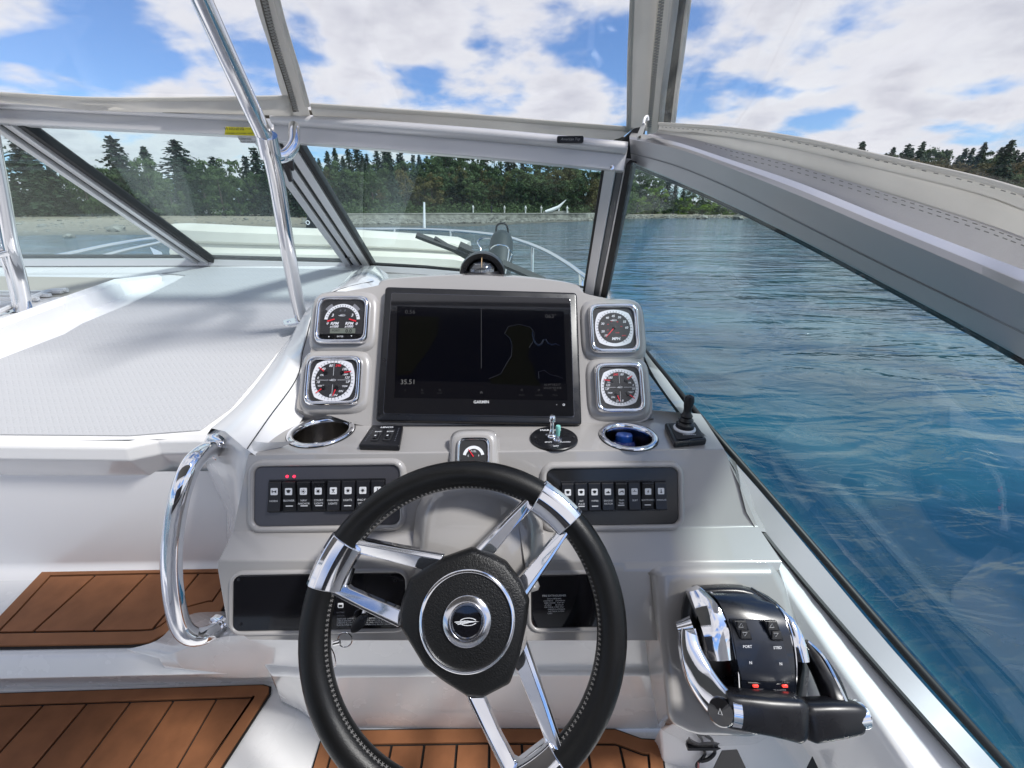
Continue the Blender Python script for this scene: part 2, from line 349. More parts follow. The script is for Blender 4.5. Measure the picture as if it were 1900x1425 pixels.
# rocks on the foreshore
def rockmesh(seed, n=1):
    bm = bmesh.new(); bmesh.ops.create_icosphere(bm, subdivisions=n, radius=1)
    for v in bm.verts:
        k = 1 + .5 * noise.noise(v.co * 1.3 + Vector((seed * 7.3, 0, 0))); v.co = Vector((v.co.x * k, v.co.y * k, v.co.z * k * .62))
    me = bpy.data.meshes.new('rock'); V = [v.co.copy() for v in bm.verts]; Fc = [[q.index for q in f.verts] for f in bm.faces]; bm.free(); return V, Fc
RK = [rockmesh(s) for s in range(6)]
rock_m = mat('shore_rock', (.17, .17, .145), .9, var=(1.1, .35, 1.5))
def scatter(name, cnt, pxr, rr_, sz, m, label=None):
    V = []; Fc = []
    for _ in range(cnt):
        px = rnd.uniform(*pxr); a = az_of(px); s, t = interp(SH, a), interp(TOPR, a); k = rnd.uniform(*rr_); r = s + (t - s) * k
        x, y = r * math.sin(R_(a)), r * math.cos(R_(a)); z = ground(x, y); q = rnd.uniform(*sz) * (1 if rnd.random() < .9 else 1.8)
        v, f = RK[rnd.randrange(6)]; ro = rnd.uniform(0, 6.28); c_, s_ = math.cos(ro), math.sin(ro); o0 = len(V)
        V += [(x + q * (p.x * c_ - p.y * s_), y + q * (p.x * s_ + p.y * c_), z + q * p.z * .8) for p in v]; Fc += [[i + o0 for i in g] for g in f]
    return mk(name, V, Fc, m, smooth=False, kind='stuff')
tag(scatter('shore_rocks', 3600, (560, 1180), (.35, 1.0), (.14, .55), rock_m), 'grey riprap rocks heaped along the foot of the seawall', 'rocks')
tag(scatter('beach_stones', 260, (-300, 560), (.15, .9), (.08, .28), rock_m), 'small dark stones and weed strewn over the sandy beach', 'stones')
tag(scatter('point_rocks', 260, (1160, 1460), (.0, .8), (.2, .6), rock_m), 'low dark rocks along the waterline of the far point', 'rocks')
def boulder(px, r, q, label, seed):
    a = R_(az_of(px)); x, y = r * math.sin(a), r * math.cos(a); v, f = rockmesh(seed, 2)
    o = mk('boulder', [(p.x * q * 1.3, p.y * q, p.z * q) for p in v], f, rock_m); o.location = (x, y, max(ground(x, y), SEA) + q * .25); tag(o, label, 'boulder', 'boulders on the shore')
boulder(203, 62, .75, 'dark rounded boulder lying on the open sandy beach', 3)
boulder(110, 54, .4, 'small brown boulder on the beach nearer the water', 4)
boulder(1304, 122, 1.1, 'low dark boulder standing at the waterline below the green bushes', 5)
boulder(1372, 121, 1.0, 'flat dark boulder at the waterline next to the window frame', 8)
boulder(925, 88, 1.2, 'largest pale boulder leaning against the middle of the seawall', 9)

# ------------------------------------------------------------------ trees
def leaf_mat(name, c1, c2, tr=.25):
    M = bpy.data.materials.new(name); M.use_nodes = True; nt = M.node_tree; N = nt.nodes; L = nt.links; b = N['Principled BSDF']
    b.inputs['Roughness'].default_value = .75; b.inputs['Specular IOR Level'].default_value = .2
    oi = N.new('ShaderNodeObjectInfo'); tc = N.new('ShaderNodeTexCoord')
    n = N.new('ShaderNodeTexNoise'); n.inputs['Scale'].default_value = 5; n.inputs['Detail'].default_value = 4; L.new(tc.outputs['Object'], n.inputs['Vector'])
    ad = N.new('ShaderNodeMath'); ad.operation = 'MULTIPLY_ADD'; L.new(oi.outputs['Random'], ad.inputs[0]); ad.inputs[1].default_value = .6; L.new(n.outputs['Fac'], ad.inputs[2])
    sb = N.new('ShaderNodeMath'); sb.operation = 'SUBTRACT'; L.new(ad.outputs[0], sb.inputs[0]); sb.inputs[1].default_value = .3; sb.use_clamp = True
    cr = N.new('ShaderNodeValToRGB'); L.new(sb.outputs[0], cr.inputs[0]); cr.color_ramp.elements[0].color = (*c1, 1); cr.color_ramp.elements[1].color = (*c2, 1)
    cr.color_ramp.elements[0].position = .2; cr.color_ramp.elements[1].position = .8
    L.new(cr.outputs[0], b.inputs['Base Color'])
    t = N.new('ShaderNodeBsdfTranslucent'); L.new(cr.outputs[0], t.inputs[0]); mx = N.new('ShaderNodeMixShader'); mx.inputs[0].default_value = tr
    L.new(b.outputs[0], mx.inputs[1]); L.new(t.outputs[0], mx.inputs[2]); L.new(mx.outputs[0], N['Material Output'].inputs[0]); return M
lf_con = leaf_mat('conifer_needles', (.013, .028, .018), (.042, .07, .038))
lf_mid = leaf_mat('dark_broadleaf', (.03, .06, .024), (.095, .14, .055))
lf_oli = leaf_mat('olive_leaves', (.06, .07, .024), (.13, .11, .04))
lf_bri = leaf_mat('bright_willow_leaves', (.10, .17, .035), (.2, .3, .06), .4)
lf_rus = leaf_mat('brown_bank_leaves', (.07, .07, .03), (.14, .11, .05))
bark = mat('bark', (.07, .055, .045), .9)
def quad(V, Fc, c, s, r):
    a = Vector((r.gauss(0, 1), r.gauss(0, 1), r.gauss(0, .6))).normalized(); b = a.orthogonal().normalized(); ang = r.uniform(0, 6.28)
    b = b * math.cos(ang) + a.cross(b) * math.sin(ang); o = len(V); e = r.uniform(.6, 1.3)
    V += [c + a * s * e, c + b * s * .6, c - a * s * e, c - b * s * .6]; Fc.append([o, o + 1, o + 2, o + 3])
def quadn(V, Fc, c, s, nrm, r, jit=.5):
    n = (nrm + Vector((r.gauss(0, jit), r.gauss(0, jit), r.gauss(0, jit)))).normalized(); a = n.orthogonal().normalized(); ang = r.uniform(0, 6.28)
    a = a * math.cos(ang) + n.cross(a) * math.sin(ang); b = n.cross(a); o = len(V); e = r.uniform(.6, 1.3)
    V += [c + a * s * e, c + b * s * .7, c - a * s * e, c - b * s * .7]; Fc.append([o, o + 1, o + 2, o + 3])
def conifer(seed, slim=.17, bare=.08, dens=1.0):      # unit height
    r = random.Random(seed); V = []; Fc = []
    nl = 26
    for i in range(nl):
        t = bare + (1 - bare) * (i / nl) ** .9; rad = slim * (1 - t) ** .8 * r.uniform(.72, 1.2) + .012
        nb = max(4, int((5 + 9 * (1 - t)) * dens)); a0 = r.uniform(0, 6)
        for k in range(nb):
            if r.random() < .1: continue
            a = a0 + 6.283 * k / nb + r.uniform(-.25, .25); L = rad * r.uniform(.6, 1.25); m = max(2, int(7 * L / slim) + 2)
            for j in range(m):
                q = (j + .7) / m; z = t + L * (.12 - .45 * q * q) + r.gauss(0, .004)
                for _ in range(2):
                    quadn(V, Fc, Vector((math.cos(a) * L * q + r.gauss(0, .006), math.sin(a) * L * q + r.gauss(0, .006), z + r.gauss(0, .006))), r.uniform(.014, .028), Vector((math.cos(a) * .6, math.sin(a) * .6, .8)), r)
    for _ in range(8): quad(V, Fc, Vector((r.gauss(0, .003), r.gauss(0, .003), r.uniform(.96, 1.0))), .009, r)
    return V, Fc
def broad(seed, wd=.42, low=.12, n=2600):
    r = random.Random(seed); V = []; Fc = []; B = []
    for _ in range(34):
        t = r.uniform(low, .93); w_ = wd * math.sin(math.pi * min(1, max(.08, (t - low * .4) / (1.02 - low * .4)))) ** .6
        a = r.uniform(0, 6.28); d = w_ * r.uniform(.25, .85); B.append((Vector((math.cos(a) * d, math.sin(a) * d, t)), r.uniform(.06, .13)))
    for _ in range(n):
        c, R = B[min(len(B) - 1, int(r.random() ** 1.0 * len(B)))]; u = Vector((r.gauss(0, 1), r.gauss(0, 1), r.gauss(0, 1))).normalized(); u.z = abs(u.z) * .8 - .15 if r.random() < .75 else u.z
        quadn(V, Fc, c + u * R * r.uniform(.75, 1.12), r.uniform(.014, .032), u, r, .38)
    return V, Fc
def mesh_of(name, VF, m):
    me = bpy.data.meshes.new(name); me.from_pydata([tuple(v) for v in VF[0]], [], VF[1]); me.materials.append(m); return me
CON = [mesh_of('crown', conifer(s, sl, ba), lf_con) for s, sl, ba in ((1, .19, .05), (2, .24, .06), (3, .17, .08), (4, .28, .05))]
WND = [mesh_of('crown', conifer(s, sl, ba, .55), lf_con) for s, sl, ba in ((11, .26, .3), (12, .22, .25))]
BRD = {k: [mesh_of('crown', broad(s, wd, lo, n), m) for s, wd, lo, n in sp] for k, m, sp in (
    ('mid', lf_mid, ((21, .40, .05, 2600), (22, .34, .05, 2400), (23, .46, .04, 2800))), ('oli', lf_oli, ((24, .36, .06, 2400), (25, .42, .06, 2600))),
    ('bri', lf_bri, ((26, .75, .0, 3400),)), ('rus', lf_rus, ((27, .8, .0, 2600), (28, .7, .0, 2400))))}
tv, tf = loft([[(rr_ * math.cos(6.283 * k / 7), rr_ * math.sin(6.283 * k / 7), z) for k in range(7)] for rr_, z in ((.020, -.02), (.013, .3), (.007, .7), (.001, .99))], True)
TRK = mesh_of('trunk', (tv, tf), bark)
tv, tf = loft([[(rr_ * math.cos(6.283 * k / 7), rr_ * math.sin(6.283 * k / 7), z) for k in range(7)] for rr_, z in ((.028, -.02), (.02, .25), (.012, .5), (.003, .8))], True)
TRB = mesh_of('trunk', (tv, tf), bark)
ZONES = ((-30, 'outside the slanting post'), (70, 'behind the port pole'), (140, 'under the upper end of the slanting post'), (210, 'beside the pointed fir'), (290, 'left of the broad ragged fir'), (360, 'under the broad ragged fir'), (430, 'above the parked cars'), (500, 'just left of the chrome pole'),
         (560, 'between pole and door frame'), (620, 'next to the door frame'), (680, 'short of the lone grey tree'), (740, 'just left of the flag pole'), (800, 'just right of the flag pole'), (860, 'over the tip of the wiper'), (920, 'over the compass'), (980, 'over the fender'),
         (1040, 'over the sculpture'), (1100, 'beside the helm corner post'), (1170, 'partly behind the corner post'), (1230, 'by the tallest willow'), (1300, 'right of the willows'), (1380, 'near the flat dark boulder'), (1450, 'where the rail cuts the view'), (1550, 'under the windswept pines'), (1650, 'between lone pine and fir clump'),
         (1750, 'by the tallest fir clump'), (1840, 'near the leaning pine'), (1920, 'at the outer end of the bluff'), (9999, 'past the outer end of the bluff'))
WORD = {'con': 'dark fir', 'wnd': 'ragged pine', 'mid': 'green leafy tree', 'oli': 'olive tree', 'bri': 'bright green thicket', 'rus': 'brownish shrub'}
def tree(px, yt, dist, kind, label, group, sq=1.0):
    if group != 'shore trees that stand out':
        z_ = next(t for e_, t in ZONES if px < e_)
        label = '%s %s, %s' % (WORD[kind], z_, {'wood edge above the beach': 'beach wood', 'back row of forest firs': 'back row of the forest', 'middle rows of the forest': 'middle of the forest', 'front row of the forest': 'front row of the forest', 'shrubs on the bluff slope': 'on the slope', 'firs on top of the bluff': 'along the ridge', 'thickets on the far point': 'low on the shore', 'wooded slope behind the willows': 'on the wooded slope', 'trees beside the beach': 'beside the beach'}[group])
    if kind in ('mid', 'oli'): sq *= .72
    dist *= 1.0 + (.14 if px > 1480 else .05 if px > 1165 else 0)
    dist += 2 if px > 540 and px < 1165 else 0
    d = ray(px, yt); h = math.hypot(d.x, d.y); x, y, zt = d.x / h * dist, d.y / h * dist, d.z / h * dist
    zb = ground(x, y); H = max(1.5, zt - zb)
    dist_ = dist; nm, me, tr = {'con': ('conifer_tree', CON, TRK), 'wnd': ('windswept_conifer_tree', WND, TRK), 'mid': ('broadleaf_tree', BRD['mid'], TRB), 'oli': ('broadleaf_tree', BRD['oli'], TRB),
              'bri': ('willow_tree', BRD['bri'], TRB), 'rus': ('bush', BRD['rus'], TRB)}[kind]
    t = bpy.data.objects.new(nm, None); COL.objects.link(t); t.location = (x, y, zb); t.rotation_euler = (rnd.uniform(-.02, .02), rnd.uniform(-.02, .02), rnd.uniform(0, 6.28))
    t.scale = (H * sq, H * sq, H); tag(t, label, 'bush' if kind == 'rus' else 'tree', group)
    for n_, m_ in (('crown', me[rnd.randrange(len(me))]), ('trunk', tr)):
        c = bpy.data.objects.new(n_, m_); COL.objects.link(c); c.parent = t
    return t
# trees one can point to
for a in (
    (28, 252, 112, 'con', 'tall dark conifer above the beach at the outer edge of the first windshield pane', 2.0),
    (70, 300, 118, 'con', 'shorter fir beside the tall conifer above the beach, cut by the slanting window post', 1.5),
    (203, 250, 128, 'con', 'pointed fir rising highest between the slanting post and the pair of firs', 2.0),
    (150, 305, 120, 'mid', 'round leafy tree leaning on the pointed fir above the beach', 1.5),
    (262, 270, 130, 'con', 'slim fir on the left shoulder of the broadest beach fir', 1.5),
    (318, 258, 128, 'con', 'broad ragged fir, the widest crown above the sandy beach', 2.2),
    (350, 290, 132, 'mid', 'leafy tree filling the gap beside the broad ragged fir', 1.4),
    (392, 290, 134, 'con', 'dark cone shaped fir standing over the parked cars', 1.8),
    (470, 272, 150, 'con', 'narrow fir just behind the chrome support pole', 1.6),
    (440, 322, 140, 'mid', 'low leafy tree in front of the narrow fir near the parked cars', 1.2),
    (500, 320, 138, 'mid', 'leafy tree right behind the lower part of the chrome pole', 1.2),
    (1216, 345, 150, 'bri', 'bright yellow green willow on the far point', 1.0),
    (1270, 366, 146, 'bri', 'lower bright green willow to the right of the tallest willow', 1.1),
    (760, 372, 112, 'mid', 'small grey green tree standing alone on the path behind the seawall', 1.0),
    (850, 300, 128, 'oli', 'olive brown maple at the middle of the helm windshield', 1.1),
    (750, 308, 126, 'oli', 'reddish olive maple above the thin white flag pole', 1.1),
    (1532, 268, 170, 'wnd', 'first tiny windswept pine showing over the canvas hem', 1.3),
    (1600, 262, 168, 'wnd', 'lone umbrella shaped pine above the canvas hem', 1.4),
    (1690, 266, 165, 'con', 'dark fir at the seaward end of the fir clump over the canvas', 1.3),
    (1712, 262, 163, 'con', 'tallest fir of the dark clump over the canvas', 1.2),
    (1828, 262, 160, 'wnd', 'bare limbed leaning pine on the bluff', 1.0),
    (1880, 258, 150, 'con', 'large dark fir at the outer end of the bluff', 1.5)):
    tree(*a[:5], 'shore trees that stand out', a[5])
for i in range(4): tree(-40 - i * 62, 250 + rnd.uniform(0, 60), 120, rnd.choice(('con', 'mid')), 'tall tree of the shore wood outside the first windshield pane', 'trees beside the beach', 1.3)
for px in range(-20, 560, 18): tree(px + rnd.uniform(-6, 6), rnd.uniform(286, 338), rnd.uniform(104, 116), rnd.choice(('mid', 'mid', 'con')), 'leafy tree in the dense edge of the wood above the beach', 'wood edge above the beach', 1.25)
for px in range(540, 1190, 13): tree(px + rnd.uniform(-5, 5), interp(((540, 284), (760, 272), (800, 282), (1000, 296), (1120, 318), (1180, 330)), px) + rnd.uniform(-14, 16), rnd.uniform(155, 172), 'con' if px < 780 or rnd.random() < .45 else 'mid', 'dark tree in the back row of the forest behind the seawall', 'back row of forest firs', 1.25)
for px in range(560, 1180, 20): tree(px + rnd.uniform(-7, 7), rnd.uniform(286, 318), rnd.uniform(136, 146), rnd.choice(('mid', 'mid', 'oli', 'mid')), 'tall leafy tree in the middle of the forest behind the seawall', 'middle rows of the forest', 1.25)
for px in range(570, 1180, 22): tree(px + rnd.uniform(-8, 8), rnd.uniform(312, 350), rnd.uniform(118, 128), rnd.choice(('mid', 'mid', 'mid', 'con', 'oli')), 'leafy tree at the front edge of the forest along the seawall path', 'front row of the forest', 1.5)
for px in range(1165, 1420, 13): tree(px + rnd.uniform(-5, 5), 300 + (px - 1165) * .33 + rnd.uniform(-6, 12), rnd.uniform(176, 190), rnd.choice(('con', 'mid')), 'dark tree on the wooded slope behind the willows', 'wooded slope behind the willows', 1.2)
for px in range(1170, 1520, 17): tree(px + rnd.uniform(-5, 5), rnd.uniform(366, 380), rnd.uniform(144, 150), rnd.choice(('mid', 'rus', 'bri', 'mid')), 'low shore thicket clump behind the far point beach', 'thickets on the far point', 1.7)
for px in range(1480, 2030, 12): tree(px + rnd.uniform(-5, 5), rnd.uniform(272, 294) - max(0, (px - 1650)) * .02, rnd.uniform(168, 182), rnd.choice(('con', 'con', 'mid', 'wnd')), 'dark fir in the row along the top of the bluff', 'firs on top of the bluff', 1.35)
for px in range(1450, 2030, 24):
    for q in range(3): tree(px + rnd.uniform(-9, 9), 300 + q * 22 + rnd.uniform(-5, 5), 160 - q * 7, rnd.choice(('rus', 'rus', 'mid')), 'brownish shrub covering the slope of the bluff', 'shrubs on the bluff slope', 1.5)
# undergrowth that reads as one mass
V = []; Fc = []; rl = random.Random(5)
for _ in range(26000):
    px = rl.uniform(-500, 1500); a = R_(az_of(px)); t = interp(TOPR, math.degrees(a)); r = t + rl.uniform(16, 34); x, y = r * math.sin(a), r * math.cos(a)
    hh = 1.0 + 2.2 * max(0, noise.noise(Vector((x * .16, y * .16, 2))) + .3) + (.8 if px > 1180 else 0)
    quad(V, Fc, Vector((x, y, ground(x, y) + rl.uniform(0, hh))), rl.uniform(.18, .42), rl)
tag(mk('undergrowth', V, Fc, lf_mid, smooth=False, kind='stuff'), 'dark bushes and undergrowth along the foot of the woods', 'undergrowth')

# parked cars and park furniture, a few pixels each
def car(px, dist, c, label):
    d = ray(px, 392); a = math.atan2(d.x, d.y); x, y = dist * math.sin(a), dist * math.cos(a); t = thing('parked_car', label, 'car', Matrix.Translation((x, y, ground(x, y))) @ Matrix.Rotation(-a + rnd.uniform(-.2, .2), 4, 'Z'), 'cars parked by the beach')
    cm = mat('car_paint_%d' % (c * 100), (c, c, c * 1.02), .3, coat=1)
    P = [(-2.2, .35), (-2.2, .85), (-1.9, 1.0), (-1.2, 1.55), (.7, 1.6), (1.3, 1.05), (2.1, .9), (2.25, .4)]
    V, Fc = loft([[(x_, s * .85, z_) for x_, z_ in P] for s in (-1, 1)], True, True, True); mk('body', V, Fc, cm, t, bev=.08)
    V, Fc = loft([[(x_, s * .86, z_) for x_, z_ in ((-1.6, 1.08), (-1.1, 1.48), (.6, 1.5), (1.05, 1.08))] for s in (-1, 1)], True, True, True); mk('side_window', V, Fc, blk_g, t)
    for wx in (-1.4, 1.4):
        for s in (-1, 1):
            V, Fc = loft([[(wx + .34 * math.cos(6.283 * k / 14), s * q, .34 + .34 * math.sin(6.283 * k / 14)) for k in range(14)] for q in (.65, .9)], True, True, True); mk('wheel', V, Fc, rubber, t)
car(404, 114, .8, 'white van parked at the edge of the beach below the cone shaped fir')
car(428, 116, .5, 'silver car parked next to the white van')
car(442, 115, .07, 'black car parked nearest the chrome pole')
car(378, 117, .12, 'dark grey car parked on the other side of the white van')
def speck(px, dist, hgt, label, c):
    d = ray(px, 395); a = math.atan2(d.x, d.y); x, y = dist * math.sin(a), dist * math.cos(a); z = max(ground(x, y), -.95)
    P = [(.10, 0), (.13, .45), (.16, .5), (.19, .78), (.08, .84), (.05, .86), (.085, .91), (.085, .97), (.02, 1)]
    V, Fc = lathe([(r_ * 1.5 * (hgt / 1.7), z_ * hgt) for r_, z_ in P], 10, True, True); o = mk('person', V, Fc, mat('coat_%d' % (c[0] * 100), c, .9)); o.location = (x, y, z); tag(o, label, 'person', 'people on the seawall path')
for px, c, l in ((878, (.7, .7, .68), 'distant walker in white on the seawall path above the largest boulder'), (912, (.03, .03, .04), 'distant walker in black on the seawall path'), (936, (.6, .58, .55), 'distant walker in a pale jacket beside the walker in black'),
                 (975, (.75, .75, .74), 'distant walker in white standing apart in the middle of the path'), (1004, (.6, .6, .62), 'distant walker next to the white sculpture'), (1052, (.8, .8, .78), 'distant walker in bright white past the sculpture')):
    speck(px, 108, 1.6, l, c)
sc_ = thing('white_sculpture', 'white wing shaped sculpture by the seawall path', 'sculpture'); d = ray(1032, 392); a = math.atan2(d.x, d.y); p = Vector((108 * math.sin(a), 108 * math.cos(a), -.95))
V, Fc = join(tube([p + Vector((-2.5, 0, .3)), p + Vector((-1, 0, .7)), p + Vector((.6, 0, 1.4)), p + Vector((2.2, 0, 2.9))], [.35, .45, .35, .05], 8), tube([p + Vector((-1, 0, .7)), p + Vector((-.5, 0, -.3))], .15, 6), tube([p + Vector((.6, 0, 1.2)), p + Vector((.6, 0, -.3))], .15, 6))
mk('wing', V, Fc, mat('white_paint', (.8, .8, .8), .5), sc_)
V, Fc = boxbar(p + Vector((-3, 0, .12)), p + Vector((3, 0, .12)), .8, .3, (0, 1, 0)); mk('plinth', V, Fc, cope, sc_)
# ================================================================== BOAT
# reference planes of the boat (metres from the eye)
ZS = -.308                                    # shelf of the console
M_DASH = frame(PY(893, 660, .655), (0, -math.cos(R_(34)), math.sin(R_(34))))     # sloping face that carries plotter and gauges
M_SHELF = frame((0, .56, ZS), (0, 0, 1), (0, 1, 0))
NF = (0, -math.cos(R_(24)), math.sin(R_(24))); M_FACE = frame((0, .513, ZS), NF)
def deck(px, py):
    p = plane(px, py, (0, 1.0, -.2475), Vector((0, .33, -1)))
    if 0 < p.y < 1.0: return p
    return plane(px, py, (0, 1.0, -.2475), Vector((0, .1789, -1)))
# ---- deck moulding
boat = thing('motorboat', 'white motorboat deck and cockpit moulding around the helm', 'motorboat')
rows = [[Vector((x, y, -.2475 + (y - 1) * (.33 if y < 1 else .1789))) for x in (-2.6, -1.4, -.9, -.75, -.6, -.52, -.45)] for y in (.655, .7, .8, .9, 1.0, 1.2, 1.46)]
V, Fc = sheet(rows); mk('deck', V, Fc, gel_white, boat, ang=60)
# non-skid panel
def nonskid():
    M = mat('nonskid_gelcoat', (.46, .465, .48), .55, spec=.35); nt = M.node_tree; N = nt.nodes; L = nt.links; b = N['Principled BSDF']
    tc = N.new('ShaderNodeTexCoord'); mp = N.new('ShaderNodeMapping'); L.new(tc.outputs['Object'], mp.inputs[0]); mp.inputs['Rotation'].default_value = (0, 0, R_(45)); mp.inputs['Scale'].default_value = (125, 125, 125)
    v = N.new('ShaderNodeTexVoronoi'); v.inputs['Scale'].default_value = 1; v.inputs['Randomness'].default_value = 0; v.distance = 'CHEBYCHEV'; L.new(mp.outputs[0], v.inputs['Vector'])
    bp = N.new('ShaderNodeBump'); bp.inputs['Strength'].default_value = .7; bp.inputs['Distance'].default_value = .0022; bp.invert = True
    L.new(v.outputs['Distance'], bp.inputs['Height']); L.new(bp.outputs[0], b.inputs['Normal']); return M
NS = [(-260, 700), (0, 668), (120, 622), (240, 566), (325, 524), (345, 512), (300, 508), (395, 497), (520, 499), (655, 503), (640, 520), (560, 612), (515, 655), (475, 705), (430, 758), (372, 800), (240, 810), (0, 808), (-300, 806)]
P = [deck(a, b) for a, b in NS]
# fine strips so that the panel follows the bend of the deck
def inside(p, P):
    c = False; n = len(P)
    for i in range(n):
        a, b = P[i], P[(i + 1) % n]
        if (a.y > p[1]) != (b.y > p[1]) and p[0] < (b.x - a.x) * (p[1] - a.y) / (b.y - a.y) + a.x: c = not c
    return c
bm = bmesh.new(); f = bm.faces.new([bm.verts.new(p) for p in P]); bmesh.ops.bisect_plane(bm, geom=bm.verts[:] + bm.edges[:] + bm.faces[:], plane_co=(0, 1.0, 0), plane_no=(0, 1, 0))
V = [(v.co.x, v.co.y, -.2475 + (v.co.y - 1) * (.33 if v.co.y < 1 else .1789) + .0025) for v in bm.verts]; bm.verts.index_update(); Fc = [[v.index for v in q.verts] for q in bm.faces]; bm.free()
V, Fc = extr(V, Fc, (0, 0, -.0015)); mk('nonskid_panel', V, Fc, nonskid(), boat, smooth=False)
# raised lip round the companionway on the port side and the hatch beyond it
LP = [(-330, 790), (0, 648), (120, 597), (235, 548), (300, 522)]
lo = [deck(*p) for p in LP]
hi = [PY(px, py, l.y + .012) for (px, py), l in zip(((-330, 745), (0, 607), (120, 562), (222, 524), (300, 513)), lo)]
hi2 = [PY(px, py, l.y + .03) for (px, py), l in zip(((-330, 722), (0, 590), (120, 548), (212, 517), (292, 509)), lo)]
lo2 = [h + Vector((-.006, .006, -.03)) for h in hi2]
V, Fc = sheet([lo, hi, hi2, lo2]); mk('companionway_lip', V, Fc, gel_white, boat, bev=.003, lim=20)
beige = mat('beige_liner', (.42, .385, .34), .5)
def dk3(px, py, h): p = deck(px, py); return p + Vector((0, 0, h))
V, Fc = sheet([[dk3(-300, 575, .004), dk3(0, 560, .004), dk3(120, 552, .004)], [dk3(-300, 546, .004), dk3(0, 546, .004), dk3(150, 545, .004)], [dk3(-300, 516, .004), dk3(0, 515, .004), dk3(236, 518, .004)]]); V, Fc = extr(V, Fc, (0, 0, -.003)); mk('companionway_hatch', V, Fc, beige, boat, ang=60)
V, Fc = sheet([[dk3(-300, 640, .003), dk3(0, 600, .003)], [dk3(-300, 560, .003), dk3(125, 551, .003)]]); V, Fc = extr(V, Fc, (0, 0, -.002)); mk('hatch_floor', V, Fc, gel_wall, boat)
for k, yy in enumerate((548, 554, 561, 569)):
    V, Fc = boxbar(dk3(-300, yy + 2, .009), dk3(118 - k * 22, yy, .009), .010, .008, (0, 0, 1)); mk('hatch_slat', V, Fc, gel_white, boat, bev=.001)
V, Fc = tube(catmull([dk3(-20, 598, .012), dk3(25, 578, .012), dk3(75, 556, .012), dk3(100, 548, .012), dk3(128, 546, .012)], 6), .006, 8); mk('hatch_seal', V, Fc, gel_white, boat)
# coaming between deck and console
A = [deck(*p) for p in ((668, 502), (648, 520), (566, 614), (524, 655), (484, 706), (440, 760), (384, 806))]
C_ = [PY(716, 506, 1.36), PY(690, 522, .98), PY(598, 552, .80), PY(562, 640, .735), PY(548, 700, .66), PY(495, 775, .58), PY(455, 832, .512)]
B1 = [a.lerp(c, .22) + Vector((0, 0, .016)) for a, c in zip(A, C_)]; B2 = [a.lerp(c, .62) + Vector((0, 0, .018)) for a, c in zip(A, C_)]
rows = [A, B1, B2, C_, [c + Vector((.03, 0, -.03)) for c in C_]]
rows = [catmull(r, 4) for r in rows]
V, Fc = sheet(rows); mk('coaming', V, Fc, gel_white, boat, ang=70)
V, Fc = tube(catmull([c + Vector((.004, -.002, .001)) for c in C_[1:]], 6), .0008, 6); mk('sealant_line', V, Fc, rubber, boat)
# front drop of deck and coaming
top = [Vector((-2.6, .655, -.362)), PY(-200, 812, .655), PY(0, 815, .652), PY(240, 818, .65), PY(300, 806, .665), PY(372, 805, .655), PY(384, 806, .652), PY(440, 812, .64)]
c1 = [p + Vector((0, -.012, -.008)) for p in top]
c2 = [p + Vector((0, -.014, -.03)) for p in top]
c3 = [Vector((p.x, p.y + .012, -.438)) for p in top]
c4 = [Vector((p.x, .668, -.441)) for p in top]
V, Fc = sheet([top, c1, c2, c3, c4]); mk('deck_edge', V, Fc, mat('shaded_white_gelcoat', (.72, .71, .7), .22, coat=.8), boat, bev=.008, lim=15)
wallp = [[Vector((x, .662 + .002 * k, z)) for x in (-2.6, -1.2, -.8, -.5, -.38, -.28, .1)] for k, z in enumerate((-.43, -.5, -.6, -.648, -.66))]
for i in range(7): wallp[4][i] = wallp[3][i] + Vector((0, -.022, -.012))
V, Fc = sheet(wallp); mk('step_wall', V, Fc, gel_wall, boat, bev=.012, lim=15)
# flared corner of the coaming over the wall, seen behind the chrome grab rail
s00 = [A[-1] + Vector((0, .01, .002)), A[-1].lerp(C_[-1], .5) + Vector((0, .012, .012)), C_[-1] + Vector((.012, .01, .004)), C_[-1] + Vector((.06, .02, 0))]
s0 = [PY(384, 808, .650), PY(415, 817, .595), PY(455, 836, .520), PY(500, 840, .53)]
s1 = [PY(372, 830, .63), PY(408, 848, .572), PY(448, 858, .515), PY(500, 860, .53)]
s2 = [PY(385, 870, .635), PY(422, 892, .575), PY(445, 890, .515), PY(500, 890, .52)]
s3 = [PY(420, 945, .66), PY(434, 960, .58), PY(445, 985, .50), PY(500, 985, .50)]
s4 = [PY(424, 1060, .668), PY(436, 1080, .60), PY(440, 1100, .47), PY(500, 1100, .46)]
rows = [catmull(r, 4) for r in (s00, s0, s1, s2, s3, s4)]
V, Fc = sheet(rows); mk('coaming_corner', V, Fc, gel_white, boat, ang=60)
# ---- steps
def stepslab(z, far, near, xs, name, pts=None):
    rows = [[Vector((x, far, z)) for x in xs], [Vector((x, near, z)) for x in xs], [Vector((x, near - .012, z - .012)) for x in xs], [Vector((x, near - .010, z - .045)) for x in xs], [Vector((x, near + .05, z - .06)) for x in xs]]
    V, Fc = sheet(rows); return mk(name, V, Fc, gel_white, boat, bev=.008, lim=20)
ZU = -.660; ZL = -.862
V, Fc = sheet([[Vector((x, .665, ZU)) for x in (-2.6, -.36)], [Vector((x, PZ(0, 1211, ZU).y, ZU)) for x in (-2.6, -.36)], [Vector((x, PZ(0, 1218, ZU).y, ZU - .008)) for x in (-2.6, -.36)],
              [Vector((x, .478, ZU - .038)) for x in (-2.6, -.36)], [Vector((x, .53, ZU - .06)) for x in (-2.6, -.36)], [Vector((x, .575, ZL)) for x in (-2.6, -.36)], [Vector((x, .56, ZL - .002)) for x in (-2.6, -.36)]])
mk('upper_step', V, Fc, gel_white, boat, bev=.006, lim=18)
